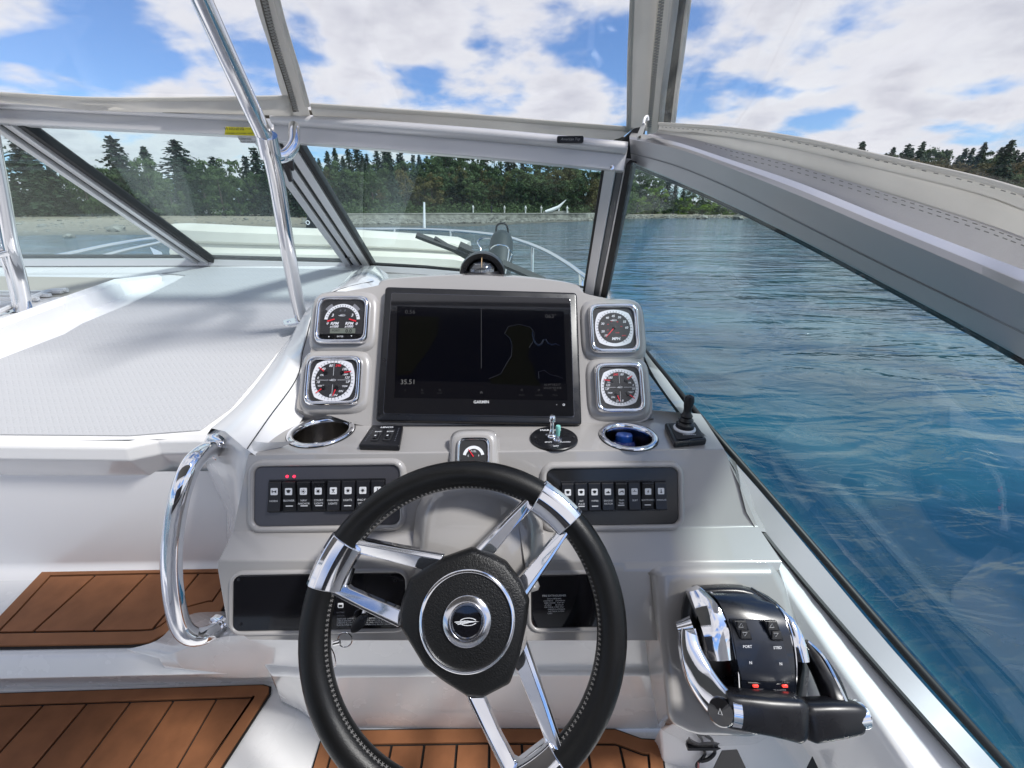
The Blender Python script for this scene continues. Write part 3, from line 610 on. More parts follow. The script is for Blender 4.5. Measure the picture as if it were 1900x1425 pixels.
V, Fc = sheet([[Vector((x, .60, ZL)) for x in (-2.6, .38)], [Vector((x, -.9, ZL)) for x in (-2.6, .38)]]); mk('cockpit_sole', V, Fc, gel_white, boat)
# moulded transition from the upper step up to the console foot (behind the lower end of the grab rail)
def Z_(px, py, z): return PZ(px, py, z)
u0 = [Z_(250, 1212, ZU), Z_(305, 1196, ZU), Z_(340, 1163, ZU), Z_(372, 1146, ZU), Z_(418, 1143, ZU)]
u1 = [p + Vector((.0, -.008, .02)) for p in u0]
u0.append(Z_(480, 1140, ZU)); u1 = [p + Vector((.0, -.008, .02)) for p in u0]
u2 = [PY(295, 1222, .473), PY(340, 1205, .468), PY(385, 1188, .462), PY(430, 1180, .455), PY(480, 1178, .445), PY(560, 1178, .44)]
u3 = [PY(305, 1238, .482), PY(350, 1238, .472), PY(410, 1236, .462), PY(470, 1228, .452), PY(520, 1220, .445), PY(580, 1215, .445)]
u4 = [PY(330, 1250, .51), PY(390, 1256, .50), PY(450, 1258, .488), PY(510, 1255, .475), PY(560, 1250, .465), PY(610, 1248, .462)]
V, Fc = sheet([catmull(r, 4) for r in (u0, u1, u2, u3, u4)]); mk('step_shoulder', V, Fc, gel_white, boat, ang=70)
# wall under the console (back of the foot well)
f0 = [[PY(a, 1150, .455) for a in (425, 500, 560, 900, 1180, 1260)], [PY(a, b, .458) for a, b in ((480, 1225), (520, 1230), (560, 1235), (900, 1238), (1180, 1238), (1300, 1238))],
      [PY(a, b, .448) for a, b in ((500, 1254), (530, 1254), (565, 1256), (900, 1252), (1180, 1252), (1300, 1252))],
      [PZ(a, b, ZL + .004) for a, b in ((520, 1300), (560, 1320), (600, 1350), (900, 1352), (1180, 1352), (1300, 1352))]]
f0 = [[r[0] + Vector((-.05, .11, 0))] + r for r in f0]
V, Fc = sheet(f0); mk('footwell_wall', V, Fc, gel_white, boat, bev=.006, lim=12)
g0 = [PZ(510, 1262, ZL + .10), PZ(590, 1340, ZL + .09)]
# side of the foot well, going down to the lower teak mat
g = [[PY(560, 1250, .46), PZ(600, 1350, ZL)], [PY(530, 1262, .48), PZ(570, 1380, ZL)], [PZ(505, 1275, ZL + .012), PZ(420, 1425, ZL + .012)], [PZ(498, 1280, ZL + .003), PZ(405, 1440, ZL + .003)]]
# ---- teak mats
teak = mat('brown_eva_teak', (.265, .108, .046), .62, var=(30, .85, 1.12), bump=(700, .25, .0006, 2, (1, .12, 1)), spec=.3)
teak_b = mat('brown_eva_border', (.285, .120, .052), .62, var=(25, .88, 1.1), bump=(700, .25, .0006, 2), spec=.3)
nt = teak.node_tree; oi = nt.nodes.new('ShaderNodeObjectInfo'); hs_n = nt.nodes.new('ShaderNodeHueSaturation'); mr_n = nt.nodes.new('ShaderNodeMapRange'); mr_n.inputs[3].default_value = .82; mr_n.inputs[4].default_value = 1.12
nt.links.new(oi.outputs['Random'], mr_n.inputs[0]); nt.links.new(mr_n.outputs[0], hs_n.inputs['Value']); b_ = nt.nodes['Principled BSDF']; src = b_.inputs['Base Color'].links[0].from_socket
nt.links.new(src, hs_n.inputs['Color']); nt.links.new(hs_n.outputs[0], b_.inputs['Base Color'])
def inset(P, d):
    n = len(P); out = []
    a = sum(P[i][0] * P[(i + 1) % n][1] - P[(i + 1) % n][0] * P[i][1] for i in range(n)); s = 1 if a > 0 else -1
    for i in range(n):
        p0, p1, p2 = Vector(P[i - 1]), Vector(P[i]), Vector(P[(i + 1) % n]); e0 = (p1 - p0).normalized(); e1 = (p2 - p1).normalized()
        n0 = Vector((-e0.y, e0.x)) * s; n1 = Vector((-e1.y, e1.x)) * s; b = (n0 + n1); b = b / max(.2, b.dot(b) / 2); out.append(p1 + b * d)
    return out
def clip(poly_, a, b):     # keep the part of a convex-ish polygon with a <= x' <= b where x' = coordinate along X skew
    for (k, sgn) in ((a, 1), (b, -1)):
        out = []
        for i in range(len(poly_)):
            p, q = poly_[i], poly_[(i + 1) % len(poly_)]; fp = sgn * (p.x - k); fq = sgn * (q.x - k)
            if fp >= 0: out.append(p)
            if fp * fq < 0: t = fp / (fp - fq); out.append(p.lerp(q, t))
        poly_ = out
        if len(poly_) < 3: return []
    return poly_
def mat_teak(label, pts, z, border, pitch, x0, holes=None):
    t = thing('teak_mat', label, 'mat', Matrix.Translation((0, 0, z)), 'teak look foam mats')
    P = [PZ(a, b, z).xy for a, b in pts]
    V, Fc = prism(P, .001, .0035); mk('black_backing', V, Fc, mat('black_foam', (.012, .011, .011), .8), t)
    O = inset(P, .0035); I = inset(P, .0035 + border)
    V, Fc = loft([[(p.x, p.y, h) for p in l] for l, h in ((O, .003), (O, .0075), (I, .0075), (I, .003))], True); mk('border', V, Fc, teak_b, t, bev=.0008, seg=2)
    J = inset(P, .0035 + border + .004); k = x0
    lo_, hi_ = min(p.x for p in J), max(p.x for p in J)
    while k < hi_:
        q = clip(J, k + .0022, k + pitch - .0022)
        if len(q) >= 3 and (max(p.x for p in q) - min(p.x for p in q)) > .006: V, Fc = prism(q, .0036, .0075); mk('plank', V, Fc, teak, t, bev=.0007, seg=2)
        k += pitch
    return t
sp = (PZ(187, 1100, ZU).x - PZ(100, 1100, ZU).x)
mat_teak('teak mat on the upper step behind the chrome grab rail', [(-420, 1420), (-330, 1208), (240, 1203), (278, 1200), (312, 1182), (350, 1152), (375, 1145), (412, 1144), (424, 1120), (470, 1049), (300, 1050), (88, 1055), (0, 1148)][2:] + [(-150, 1330)][:0] + [(-60, 1208)], ZU, .021, .098, PZ(176, 1076, ZU).x - .098 * 6)
mat_teak('teak mat on the lower step at the foot of the white riser', [(-300, 1300), (0, 1288), (490, 1272), (504, 1276), (503, 1290), (400, 1450), (330, 1560), (-300, 1560)], ZL, .021, .079, PZ(161, 1314, ZL).x - .079 * 8)
mat_teak('teak mat in the foot well under the steering wheel', [(600, 1357), (900, 1352), (1140, 1354), (1190, 1372), (1228, 1374), (1240, 1480), (1240, 1560), (540, 1560), (580, 1425)], ZL, .021, .056, PZ(725, 1400, ZL).x - .056 * 5)
# ---- white side deck between throttle box and window sill
YK = [.80, .62, .535, .478, .368, .275, .235]
INN = [(1188, 656), (1292, 800), (1380, 927), (1440, 1012), (1617, 1218), (1805, 1430), (1925, 1580)]
r0 = [PY(a, b, y + .004) for (a, b), y in zip(INN[2:], YK[2:])]
CR = [(1370, 952), (1428, 1040), (1556, 1232), (1695, 1430), (1790, 1580)]
r1 = [PZ(a, b, p.z - .004) for (a, b), p in zip(CR, r0)]
r2 = [p + Vector((-.004, 0, -.010)) for p in r1]; r3 = [PZ(a - 22, b + 52, p.z - .045) for (a, b), p in zip(CR, r1)]; r4 = [p + Vector((.0, .02, -.12)) for p in r3]
r0 = [p + Vector((.01, 0, -.004)) for p in r0]
V, Fc = sheet([catmull(r, 5) for r in (r0, r1, r2, r3, r4)]); mk('side_deck', V, Fc, gel_white, boat, bev=.006, lim=12)
rows = [[PY(1480, 1250, .40), PY(1640, 1400, .33), PY(1760, 1560, .29)], [PY(1400, 1320, .43), PY(1480, 1420, .385), PY(1560, 1560, .34)], [PY(1225, 1352, .43), PY(1228, 1430, .425), PY(1235, 1560, .41)], [PY(1212, 1380, .46), PY(1230, 1440, .455), PY(1238, 1560, .44)]]
V, Fc = sheet([catmull(r, 4) for r in rows]); mk('side_panel', V, Fc, gel_wall, boat, bev=.01, lim=10)

# ================================================================== CONSOLE
cons = thing('helm_console', 'grey gelcoat helm console behind the steering wheel', 'console')
def face(px, py): return plane(px, py, (0, .513, ZS), NF)
R0 = [PZ(470, 768, ZS), PZ(560, 745, ZS), PZ(870, 745, ZS), PZ(1160, 745, ZS), PZ(1300, 768, ZS)]
R1 = [PY(457, 833, .513), PY(560, 834, .513), PY(870, 836, .513), PY(1160, 837, .513), PY(1342, 838, .513)]
for p in R1: p.z = ZS
R2 = [face(432, 985), face(560, 985), face(870, 985), face(1160, 982), face(1405, 975)]
R3 = [PY(404, 1040, .427), PY(560, 1040, .427), PY(870, 1040, .427), PY(1160, 1042, .427), PY(1450, 1042, .427)]
def low(px, py): return plane(px, py, PY(770, 1042, .427), NF)
R3b = [low(403, 1058), low(560, 1058), low(870, 1058), low(1160, 1058), low(1445, 1058)]
R4 = [low(420, 1158), low(560, 1160), low(870, 1160), low(1160, 1160), low(1240, 1160)]
R5 = [low(462, 1188), low(560, 1190), low(870, 1190), low(1160, 1190), low(1240, 1190)]
R6 = [p + Vector((0, .09, .004)) for p in R5]
rows = [R0, R1, R2, R3, R3b, R4, R5, R6]
rows = [[p[0] + Vector((.02, .13, 0))] + p for p in rows]
V, Fc = sheet(rows); mk('console_shell', V, Fc, gel_grey, cons, bev=.009, seg=4, lim=12)
# housing round plotter and gauges
HP = [(598, 548), (704, 530), (716, 519), (880, 509), (1062, 524), (1082, 545), (1168, 562), (1184, 600), (1192, 660), (1217, 780), (1090, 801), (684, 795), (604, 768), (548, 761), (556, 720), (580, 640), (588, 570)]
P = [onw(M_DASH, a, b, 0).xy for a, b in HP]
def off(P, d, z): return [(p.x, p.y, z) for p in (inset(P, -d) if d else P)]
def vsm(P, n=3):
    out = []; m = len(P)
    for i in range(m):
        a, b, c = P[i - 1], P[i], P[(i + 1) % m]
        for k in range(n):
            t = k / (n - 1); s = .28; out.append((b.lerp(a, s)).lerp(b, t).lerp(b.lerp(b.lerp(c, s), t), t))
    return out
P = [Vector(p) for p in P]; Ps = vsm(P, 4)
loops = [[(p.x, p.y, z) for p in (inset(Ps, 0) if s == 1 else [q * s for q in Ps])] for s, z in ((1, 0), (1.02, -.012), (1.04, -.05), (1.05, -.16))]
V, Fc = loft(loops[::-1], True, False, True); mk('instrument_housing', V, Fc, gel_grey, cons, M=None, ang=32).matrix_world = M_DASH
sk = [M_DASH @ onw(M_DASH, a, b, -.004) for a, b in ((549, 756), (604, 764), (684, 790), (1090, 796), (1214, 775))]
V, Fc = sheet([catmull(sk, 4), catmull([Vector((p.x, p.y + .006, ZS - .002)) for p in sk], 4)]); mk('housing_foot', V, Fc, gel_grey, cons, ang=60)
# curved hood over the plotter
h0 = [onw(M_DASH, a, b, .0) for a, b in ((700, 534), (716, 531), (800, 532), (893, 535), (980, 538), (1066, 542), (1084, 546))]
h1 = [onw(M_DASH, a, b, -.003) for a, b in ((702, 529), (716, 520), (800, 514), (880, 511), (970, 516), (1062, 528), (1082, 541))]
h2 = [onw(M_DASH, a, b, -.03) for a, b in ((704, 528), (718, 517), (800, 510), (880, 507.5), (972, 512), (1062, 525), (1080, 540))]
h3 = [onw(M_DASH, a, b, -.12) for a, b in ((706, 530), (720, 522), (800, 516), (880, 514), (972, 518), (1060, 529), (1078, 543))]
V, Fc = sheet([catmull(h, 5) for h in (h0, h1, h2, h3)]); o = mk('plotter_hood', V, Fc, gel_grey, cons, ang=50); o.matrix_world = M_DASH
# deck behind the hood down to the windshield
V, Fc = sheet([[PY(640, 540, 1.0), PY(760, 540, .98), PY(900, 545, .95), PY(1010, 550, .92), PY(1110, 570, .90), PY(1185, 650, .80)], [PY(650, 512, 1.3), PY(790, 512, 1.36), PY(900, 522, 1.31), PY(1010, 537, 1.22), PY(1116, 557, 1.11), PY(1195, 652, .81)], [PY(672, 503, 1.46), PY(790, 508, 1.41), PY(900, 518, 1.35), PY(1010, 533, 1.26), PY(1120, 554, 1.15), PY(1199, 650, .82)]]); mk('cowl_top', V, Fc, gel_grey, cons)
# starboard shoulder of the console between gauges and window seal
V, Fc = sheet([catmull([PY(1170, 565, .80), PY(1192, 650, .74), PY(1215, 700, .68), PY(1262, 765, .60), PY(1300, 800, .56), PY(1342, 838, .513)], 4), catmull([PY(1186, 600, .92), PY(1194, 646, .79), PY(1238, 705, .70), PY(1290, 775, .615), PY(1335, 825, .56), PY(1370, 880, .515)], 4)])
mk('console_shoulder', V, Fc, gel_grey, cons, ang=60)
V, Fc = sheet([[PY(1342, 838, .513), PY(1372, 900, .490), PY(1385, 950, .475), PY(1405, 985, .466)], [PY(1366, 858, .575), PY(1392, 905, .565), PY(1410, 945, .55), PY(1438, 990, .525)]])
mk('console_end', V, Fc, gel_grey, cons, ang=60)
# steering column pod
def fw(px, py, w): return onw(M_FACE, px, py, w)
pod = []
for s, w_ in ((1.0, -.01), (1.0, .004), (.93, .014), (.86, .028), (.74, .034)):
    L = []
    for a, b in ((768, 985), (775, 940), (800, 905), (850, 893), (880, 890), (930, 900), (975, 922), (1000, 950), (1008, 985), (1005, 1070), (990, 1110), (770, 1110), (762, 1060)):
        c = Vector((888, 990)); q = c + (Vector((a, b)) - c) * s; L.append(fw(q.x, q.y, w_ + (.020 if b > 1020 else .008 if b > 975 else 0)))
    pod.append(catmull(L, 4, True))
V, Fc = loft(pod, True, False, True); o = mk('steering_column_pod', V, Fc, gel_grey, cons, ang=40); o.matrix_world = M_FACE
# raised lips round the two switch panels
def lip(px4, w, par, M, m, name, out=.007, hgt=.006, rad=.012):
    (x0, y0), (x1, y1) = onw(M, *px4[0], 0).xy, onw(M, *px4[1], 0).xy
    cx, cy, W, H = (x0 + x1) / 2, (y0 + y1) / 2, abs(x1 - x0), abs(y1 - y0)
    L = [[(x, y, z) for x, y in rrect(cx, cy, W + 2 * o_, H + 2 * o_, rad + o_)] for o_, z in ((out, -.002), (out * .8, hgt * .6), (out * .45, hgt), (.001, hgt * .8), (0, -.001))]
    V, Fc = loft(L, True); ob = mk(name, V, Fc, m, par, ang=70); ob.matrix_world = M
    return cx, cy, W, H
# lower storage pocket with its glossy black panel
M_LOW = frame(PY(770, 1042, .427), NF)
lip(((434, 1067), (752, 1164)), 0, cons, M_LOW, gel_grey, 'pocket_lip', .006, .004)
lip(((985, 1067), (1128, 1162)), 0, cons, M_LOW, gel_grey, 'pocket_lip', .006, .004)
def panel(px4, M, z0, z1, m, name, par, r=.008, bev=.0012):
    (x0, y0), (x1, y1) = onw(M, *px4[0], 0).xy, onw(M, *px4[1], 0).xy
    V, Fc = prism(rrect((x0 + x1) / 2, (y0 + y1) / 2, abs(x1 - x0), abs(y1 - y0), r), z0, z1); o = mk(name, V, Fc, m, par, bev=bev); o.matrix_world = M; return o
ip = thing('ignition_panel', 'glossy black key switch panel low on the console, left of the steering column', 'panel', M_LOW)
panel(((434, 1067), (752, 1164)), M_LOW, -.001, .0018, blk_g, 'panel_plate', ip)
for px, py in ((445, 1074), (733, 1076), (448, 1157)):
    p = onw(M_LOW, px, py, 0); V, Fc = lathe([(.0022, .0018), (.002, .0028), (.0001, .003)], 12, False, True, p.x, p.y); mk('screw', V, Fc, blk, ip)
p = onw(M_LOW, 633, 1122, 0); V, Fc = prism(rrect(p.x, p.y, .007, .006, .0012), .0018, .0021); mk('icon', V, Fc, white_p, ip); V, Fc = prism(rrect(p.x, p.y - .0005, .0045, .0028, .0006), .0021, .0023); mk('icon', V, Fc, blk, ip)
for i, s in enumerate(('BATTERY', 'SWITCH')):
    p = onw(M_LOW, 633, 1135 + i * 6, 0); text(s, .0024, p.x, p.y, .0021, grey_p, ip)
for i, s in enumerate(('GASOLINE VAPORS CAN EXPLODE. BEFORE STARTING ENGINE:', 'CHECK ENGINE COMPARTMENT FOR GASOLINE OR VAPORS.', 'OPERATE BLOWER FOR 4 MINUTES, AND VERIFY BLOWER.', 'RUN BLOWER WHEN VESSEL IS OPERATING BELOW CRUISING SPEED.')):
    p = onw(M_LOW, 626, 1147 + i * 3.8, 0); text(s, .0025, p.x, p.y, .0021, white_p, ip, al='LEFT')
fp = thing('fire_extinguisher_panel', 'glossy black panel lettered FIRE EXTINGUISHER behind the wheel rim', 'panel', M_LOW)
panel(((985, 1067), (1128, 1162)), M_LOW, -.001, .0018, blk_g, 'panel_plate', fp)
p = onw(M_LOW, 1028, 1104, 0); text('FIRE EXTINGUISHER', .0034, p.x, p.y, .0021, white_p, fp)
for i, (s, dx) in enumerate((('U.S.C.G. REQUIRED', 1028), ('LOCATED IN     LOCATED IN', 1028), ('CABIN LOCKER   PORT AFT', 1028), ('AT HELM        OR GALLEY', 1028), ('FOR TYPE B, C FIRES ONLY', 1028), ('SURFACE: FLAMMABLES', 1032), ('ELECTRICAL SYSTEMS', 1032), ('CABIN', 1020))):
    p = onw(M_LOW, dx, 1109.5 + i * 3.9, 0); text(s, .0021, p.x, p.y, .0021, white_p, fp)
# key with its ring in the ignition
kt = thing('key_ring', 'black ignition key with steel rings hanging below the switch panel', 'key')
p = onw(M_LOW, 668, 1150, .0); kp = M_LOW @ p; e = M_LOW.to_3x3()
k0 = M_LOW @ onw(M_LOW, 676, 1140, .014); k1 = M_LOW @ onw(M_LOW, 657, 1172, .03)
V, Fc = loft([[k0.lerp(k1, t) + Vector((w_ * math.cos(a), -w_ * .45 * math.sin(a), 0)) for a in [6.283 * k / 14 for k in range(14)]] for t, w_ in ((0, .003), (.15, .0065), (.5, .0085), (.8, .007), (1, .004))], True, True, True); mk('key_head', V, Fc, blk, kt)
V, Fc = tube([k0 + Vector((0, .014, .004)), k0], .0035, 10); mk('key_blade', V, Fc, steel, kt)
def ringw(c, r, tx, ty, th, n=30): return tube([c + tx * (r * math.cos(6.283 * k / n)) + ty * (r * math.sin(6.283 * k / n)) for k in range(n)], th, 6, True)
c = M_LOW @ onw(M_LOW, 640, 1187, .03); V, Fc = ringw(c, .0085, Vector((1, 0, 0)), Vector((0, -.4, -.92)).normalized(), .0007); mk('ring', V, Fc, steel, kt)
c = M_LOW @ onw(M_LOW, 612, 1217, .026); V, Fc = ringw(c, .0125, Vector((.75, -.6, .1)).normalized(), Vector((0, -.3, -.95)).normalized(), .0006); mk('ring', V, Fc, steel, kt)
c = M_LOW @ onw(M_LOW, 562, 1190, .03); V, Fc = ringw(c, .007, Vector((.5, -.8, .1)).normalized(), Vector((0, -.3, -.95)).normalized(), .0006); mk('ring', V, Fc, steel, kt)
V, Fc = tube([M_LOW @ onw(M_LOW, 619, 1194, .03), M_LOW @ onw(M_LOW, 631, 1191, .03)], .0028, 10); mk('swivel', V, Fc, steel, kt)

# ================================================================== SWITCH PANELS
ICON = {}
def glyph(kind, cx, cy, s):    # small black pictograms, 2D polygons
    A = lambda *p: [(cx + x * s, cy + y * s) for x, y in p]
    if kind == 'horn': return [A((-.8, .5), (-.8, -.5), (-.55, -.5), (-.55, .5)), A((-.55, .12), (.2, .12), (.8, .5), (.8, -.5), (.2, -.12), (-.55, -.12))]
    if kind in ('fan', 'wash', 'wiper'): return [A((-.8, .45), (0, .7), (.8, .45), (.35, -.45), (-.35, -.45))]
    if kind == 'nav': return [A(*[(.35 * math.cos(a), .35 * math.sin(a)) for a in [.785 * k for k in range(8)]])] + [A((.5 * math.cos(a), .5 * math.sin(a)), (.85 * math.cos(a - .15), .85 * math.sin(a - .15)), (.85 * math.cos(a + .15), .85 * math.sin(a + .15))) for a in [.785 * k for k in range(8)]]
    if kind == 'light': return [A(*[(.5 * math.cos(a), .5 * math.sin(a)) for a in [.5236 * k for k in range(12)]])] + [A((.6 * math.cos(a), .6 * math.sin(a)), (.85 * math.cos(a - .12), .85 * math.sin(a - .12)), (.85 * math.cos(a + .12), .85 * math.sin(a + .12))) for a in [.785 * k for k in range(8)]]
    if kind == 'lamp': return [A((-.6, .6), (.6, .6), (.35, .1), (-.35, .1)), A((-.12, .1), (.12, .1), (.12, -.2), (-.12, -.2)), A((-.6, -.7), (0, -.2), (.6, -.7), (.4, -.7), (0, -.4), (-.4, -.7))]
    if kind == 'excl': return [A((-.15, .7), (.15, .7), (.1, -.2), (-.1, -.2)), A((-.12, -.4), (.12, -.4), (.12, -.7), (-.12, -.7))]
    if kind == 'hatch': return [A((-.8, -.1), (.8, -.1), (.6, -.5), (-.6, -.5)), A((-.2, -.1), (.5, -.1), (.3, .35), (-.1, .35))]
    if kind == 'tabs': return [A((-.8, .2), (.2, .5), (.8, .5), (.8, .1), (-.2, .05)), A((-.8, -.1), (-.3, -.05), (-.7, -.5)), A((.4, 0), (.8, 0), (.8, -.5))]
    if kind == 'heart': return [A((-.8, .05), (-.2, .05), (0, .7), (.2, .05), (.8, .05), (.8, -.08), (.1, -.08), (0, .3), (-.1, -.08), (-.8, -.08))]
    if kind == 'bolt': return [A((.25, .8), (-.4, -.1), (-.05, -.05), (-.25, -.8), (.4, .15), (.05, .08))]
    return [A((-.12, .8), (.12, .8), (.12, -.3), (.5, -.3), (0, -.8), (-.5, -.3), (-.12, -.3))]
def switch_panel(label, q0, q1, field, keys, plate_m, leds):
    t = thing('switch_panel', label, 'switch panel', M_FACE, 'rocker switch panels')
    cx, cy, W, H = lip((q0, q1), 0, cons, M_FACE, gel_grey, 'panel_lip', .010, .006, .010)
    V, Fc = prism(rrect(cx, cy, W, H, .010), -.001, .0022); mk('panel_plate', V, Fc, plate_m, t, bev=.0008)
    a = onw(M_FACE, *field[0], .0022); b = onw(M_FACE, *field[1], .0022)
    V, Fc = prism([(a.x, a.y), (b.x, a.y), (b.x, b.y), (a.x, b.y)], .0015, .0030); mk('switch_bezel', V, Fc, blk, t, bev=.0006)
    n = len(keys); pw = (b.x - a.x) / n; hh = abs(a.y - b.y); yc = (a.y + b.y) / 2
    for i, (ic, lines, bar, tilt) in enumerate(keys):
        x = a.x + pw * (i + .5); w_ = pw * .43; zt, zb = (.0095, .0052) if tilt else (.0062, .009)
        prof = [(hh * .46, .003), (hh * .45, zt - .001), (hh * .42, zt), (hh * .02, (zt + zb) / 2 - .0006), (-hh * .42, zb), (-hh * .45, zb - .001), (-hh * .46, .003)]
        V, Fc = loft([[(x + s * w_, yc + y, z) for y, z in prof] for s in (-1, 1)], True, True, True); r = mk('rocker_switch', V, Fc, blk, t, bev=.0005, seg=2)
        def zs(y): return zt + (zb - zt) * ((hh * .42 - (y - yc)) / (hh * .84)) + .0002
        yi = yc + hh * .16; s = pw * .235; zi = zs(yi) + .0003
        V, Fc = prism(rrect(x, yi, 2 * s, 2 * s, s * .25, 3), zi - .0006, zi + .0001); mk('icon', V, Fc, white_p, r)
        G = [prism(g_, zi + .0001, zi + .0004) for g_ in glyph(ic, x, yi, s * .8)]; V, Fc = join(*G); mk('icon', V, Fc, blk, r, smooth=False)
        for k, ln in enumerate(lines): text(ln, pw * .15 if len(ln) > 7 else pw * .185, x, yc - hh * .12 - k * pw * .22, zs(yc - hh * .12 - k * pw * .22) + .0006, white_p, r)
        if bar: V, Fc = prism([(x - s, yc - hh * .30), (x + s, yc - hh * .30), (x + s, yc - hh * .275), (x - s, yc - hh * .275)], zs(yc - hh * .3) - .0004, zs(yc - hh * .3) + .0005); mk('marker', V, Fc, white_p, r, smooth=False)
    for px, py in leds:
        p = onw(M_FACE, px, py, .0022); V, Fc = lathe([(.0019, .002), (.0019, .003), (.0014, .0038), (.0001, .004)], 14, False, True, p.x, p.y)
        mk('pilot_light', V, Fc, mat('red_lamp', (.6, .01, .03), .2, emit=((1, .03, .08), 1.2)), t)
    return t
pl_l = mat('panel_bright_reflection', (.10, .098, .11), .34, .55, rvar=(10, .28, .4)); pl_r = mat('panel_dark_reflection', (.022, .022, .023), .14, .2)  # one panel material in two tones; left lightened for its bright reflection
switch_panel('switch panel with two red pilot lights, left of the steering wheel', (474, 866), (742, 972), ((499, 890), (716, 948)),
    [('horn', ('HORN',), 0, 0), ('fan', ('BLOWER',), 1, 1), ('nav', ('NAV/', 'ANCHOR'), 1, 1), ('light', ('COURT', 'LIGHTS'), 1, 1), ('lamp', ('OVERHEAD', 'LIGHTS'), 0, 0), ('light', ('LIGHTS',), 1, 0), ('light', ('ENG RM', 'LIGHTS'), 1, 0), ('excl', ('BILGE',), 0, 0)], pl_l, ((533, 884), (546, 884)))
switch_panel('darker switch panel without pilot lights, right of the steering wheel', (1014, 870), (1258, 971), ((1040, 893), (1237, 947)),
    [('wash', ('WASH',), 0, 0), ('wash', ('INT', 'PULSE'), 1, 0), ('wiper', ('WIPER',), 1, 0), ('hatch', ('ENGINE', 'HATCH'), 0, 0), ('tabs', ('TRIM', 'TABS'), 1, 1), ('heart', ('SEAT',), 0, 0), ('bolt', ('ELECTRONICS',), 1, 1), ('mast', ('WINDLASS',), 0, 0)], pl_r, ())
# ================================================================== GAUGES
lensg = glass_mat('gauge_lens', (.98, .98, .99), .012)
def bezel(t, cx, cy, a, b, z=0, pw=7.5):
    L = [[(x, y, z + h) for x, y in squircle(cx, cy, a - i, b - i, pw)] for i, h in ((-.0005, 0), (0, .006), (.0012, .009), (.0030, .0105), (.0050, .0098), (.0066, .0070), (.0070, .0045))]
    V, Fc = loft(L, True); mk('bezel', V, Fc, chrome, t, ang=60)
    V, Fc = prism(squircle(cx, cy, a - .0068, b - .0068, pw), z + .003, z + .005); mk('dial_face', V, Fc, blk_m, t)
    V, Fc = prism(squircle(cx, cy, a - .0064, b - .0064, pw), z + .0082, z + .0088); mk('lens', V, Fc, lensg, t, smooth=False)
def wedge(cx, cy, ang, r0, r1, w0, w1, z, h=.0006):
    a = R_(ang); u = Vector((math.cos(a), math.sin(a))); v = Vector((-u.y, u.x)); c = Vector((cx, cy))
    return prism([c + u * r0 + v * w0, c + u * r0 - v * w0, c + u * r1 - v * w1, c + u * r1 + v * w1], z, z + h)
def arcband(cx, cy, r0, r1, a0, a1, z, h, n=40, sy=1.0):
    A = [R_(a0 + (a1 - a0) * k / n) for k in range(n + 1)]
    P = [(cx + r1 * math.cos(a), cy + r1 * sy * math.sin(a)) for a in A] + [(cx + r0 * math.cos(a), cy + r0 * sy * math.sin(a)) for a in A[::-1]]
    V = [(x, y, z) for x, y in P] + [(x, y, z + h) for x, y in P]; n2 = n + 1; Fc = []
    N2 = len(P)
    for i in range(n): Fc.append([N2 + i, N2 + i + 1, N2 + N2 - 2 - i, N2 + N2 - 1 - i])
    for i in range(N2): j = (i + 1) % N2; Fc.append([i, j, j + N2, i + N2])
    return V, Fc
def emblem(t, cx, cy, s, z, m=None):
    m = m or silver; parts = [arcband(cx + .1 * s, cy, .62 * s, .72 * s, 20, 160, z, .0003, 16, .42), arcband(cx + .1 * s, cy, .62 * s, .72 * s, 200, 340, z, .0003, 16, .42), prism([(cx - .25 * s, cy + .1 * s), (cx + 1.0 * s, cy), (cx - .1 * s, cy - .08 * s), (cx + .05 * s, cy + .02 * s)], z, z + .0003)]
    for k in range(3): parts.append(prism([(cx - s + k * .12 * s, cy + .02 * s - k * .09 * s), (cx + .1 * s, cy + .1 * s - k * .07 * s), (cx + .15 * s, cy + .05 * s - k * .07 * s), (cx - s + k * .12 * s, cy - .03 * s - k * .09 * s)], z, z + .0003))
    V, Fc = join(*parts); mk('emblem', V, Fc, m, t, smooth=False)
def lobed(cx, cy, r, k, n=64, pw=3.2): return [(cx + r * q * math.cos(a), cy + r * q * math.sin(a)) for a, q in [(2 * math.pi * i / n, 1 + k * (1 - abs(math.cos(2 * (2 * math.pi * i / n)))) ** 1.0) for i in range(n)]]
def gauge_base(label, quad4, pod=True):
    L = [onw(M_DASH, a, b, .006) for a, b in quad4]; c = sum(L, Vector()) / 4
    a = ((L[1] - L[0]).length + (L[2] - L[3]).length) / 4; b = ((L[3] - L[0]).length + (L[2] - L[1]).length) / 4
    T = M_DASH @ Matrix.Translation((c.x, c.y, .006)); t = thing('gauge', label, 'gauge', T, 'square chrome rimmed dashboard gauges')
    if pod:
        Lp = [[(c.x + x, c.y + y, h) for x, y in squircle(0, 0, a + o_, b + o_, 4.6)] for o_, h in ((.015, -.004), (.012, .001), (.0085, .0045), (.004, .0062), (-.004, .0062))]
        V, Fc = loft(Lp, True); o = mk('gauge_pod', V, Fc, gel_grey, cons, ang=60); o.matrix_world = M_DASH
    bezel(t, 0, 0, a, b); return t, a, b
ZF = .0052
def ticks(t, cx, cy, r0, r1, a0, a1, n, m, w=.0003, name='tick_marks'):
    V, Fc = join(*[wedge(cx, cy, a0 + (a1 - a0) * k / (n - 1), r0, r1, w, w, ZF + .0008, .0003) for k in range(n)]); mk(name, V, Fc, m, t, smooth=False)
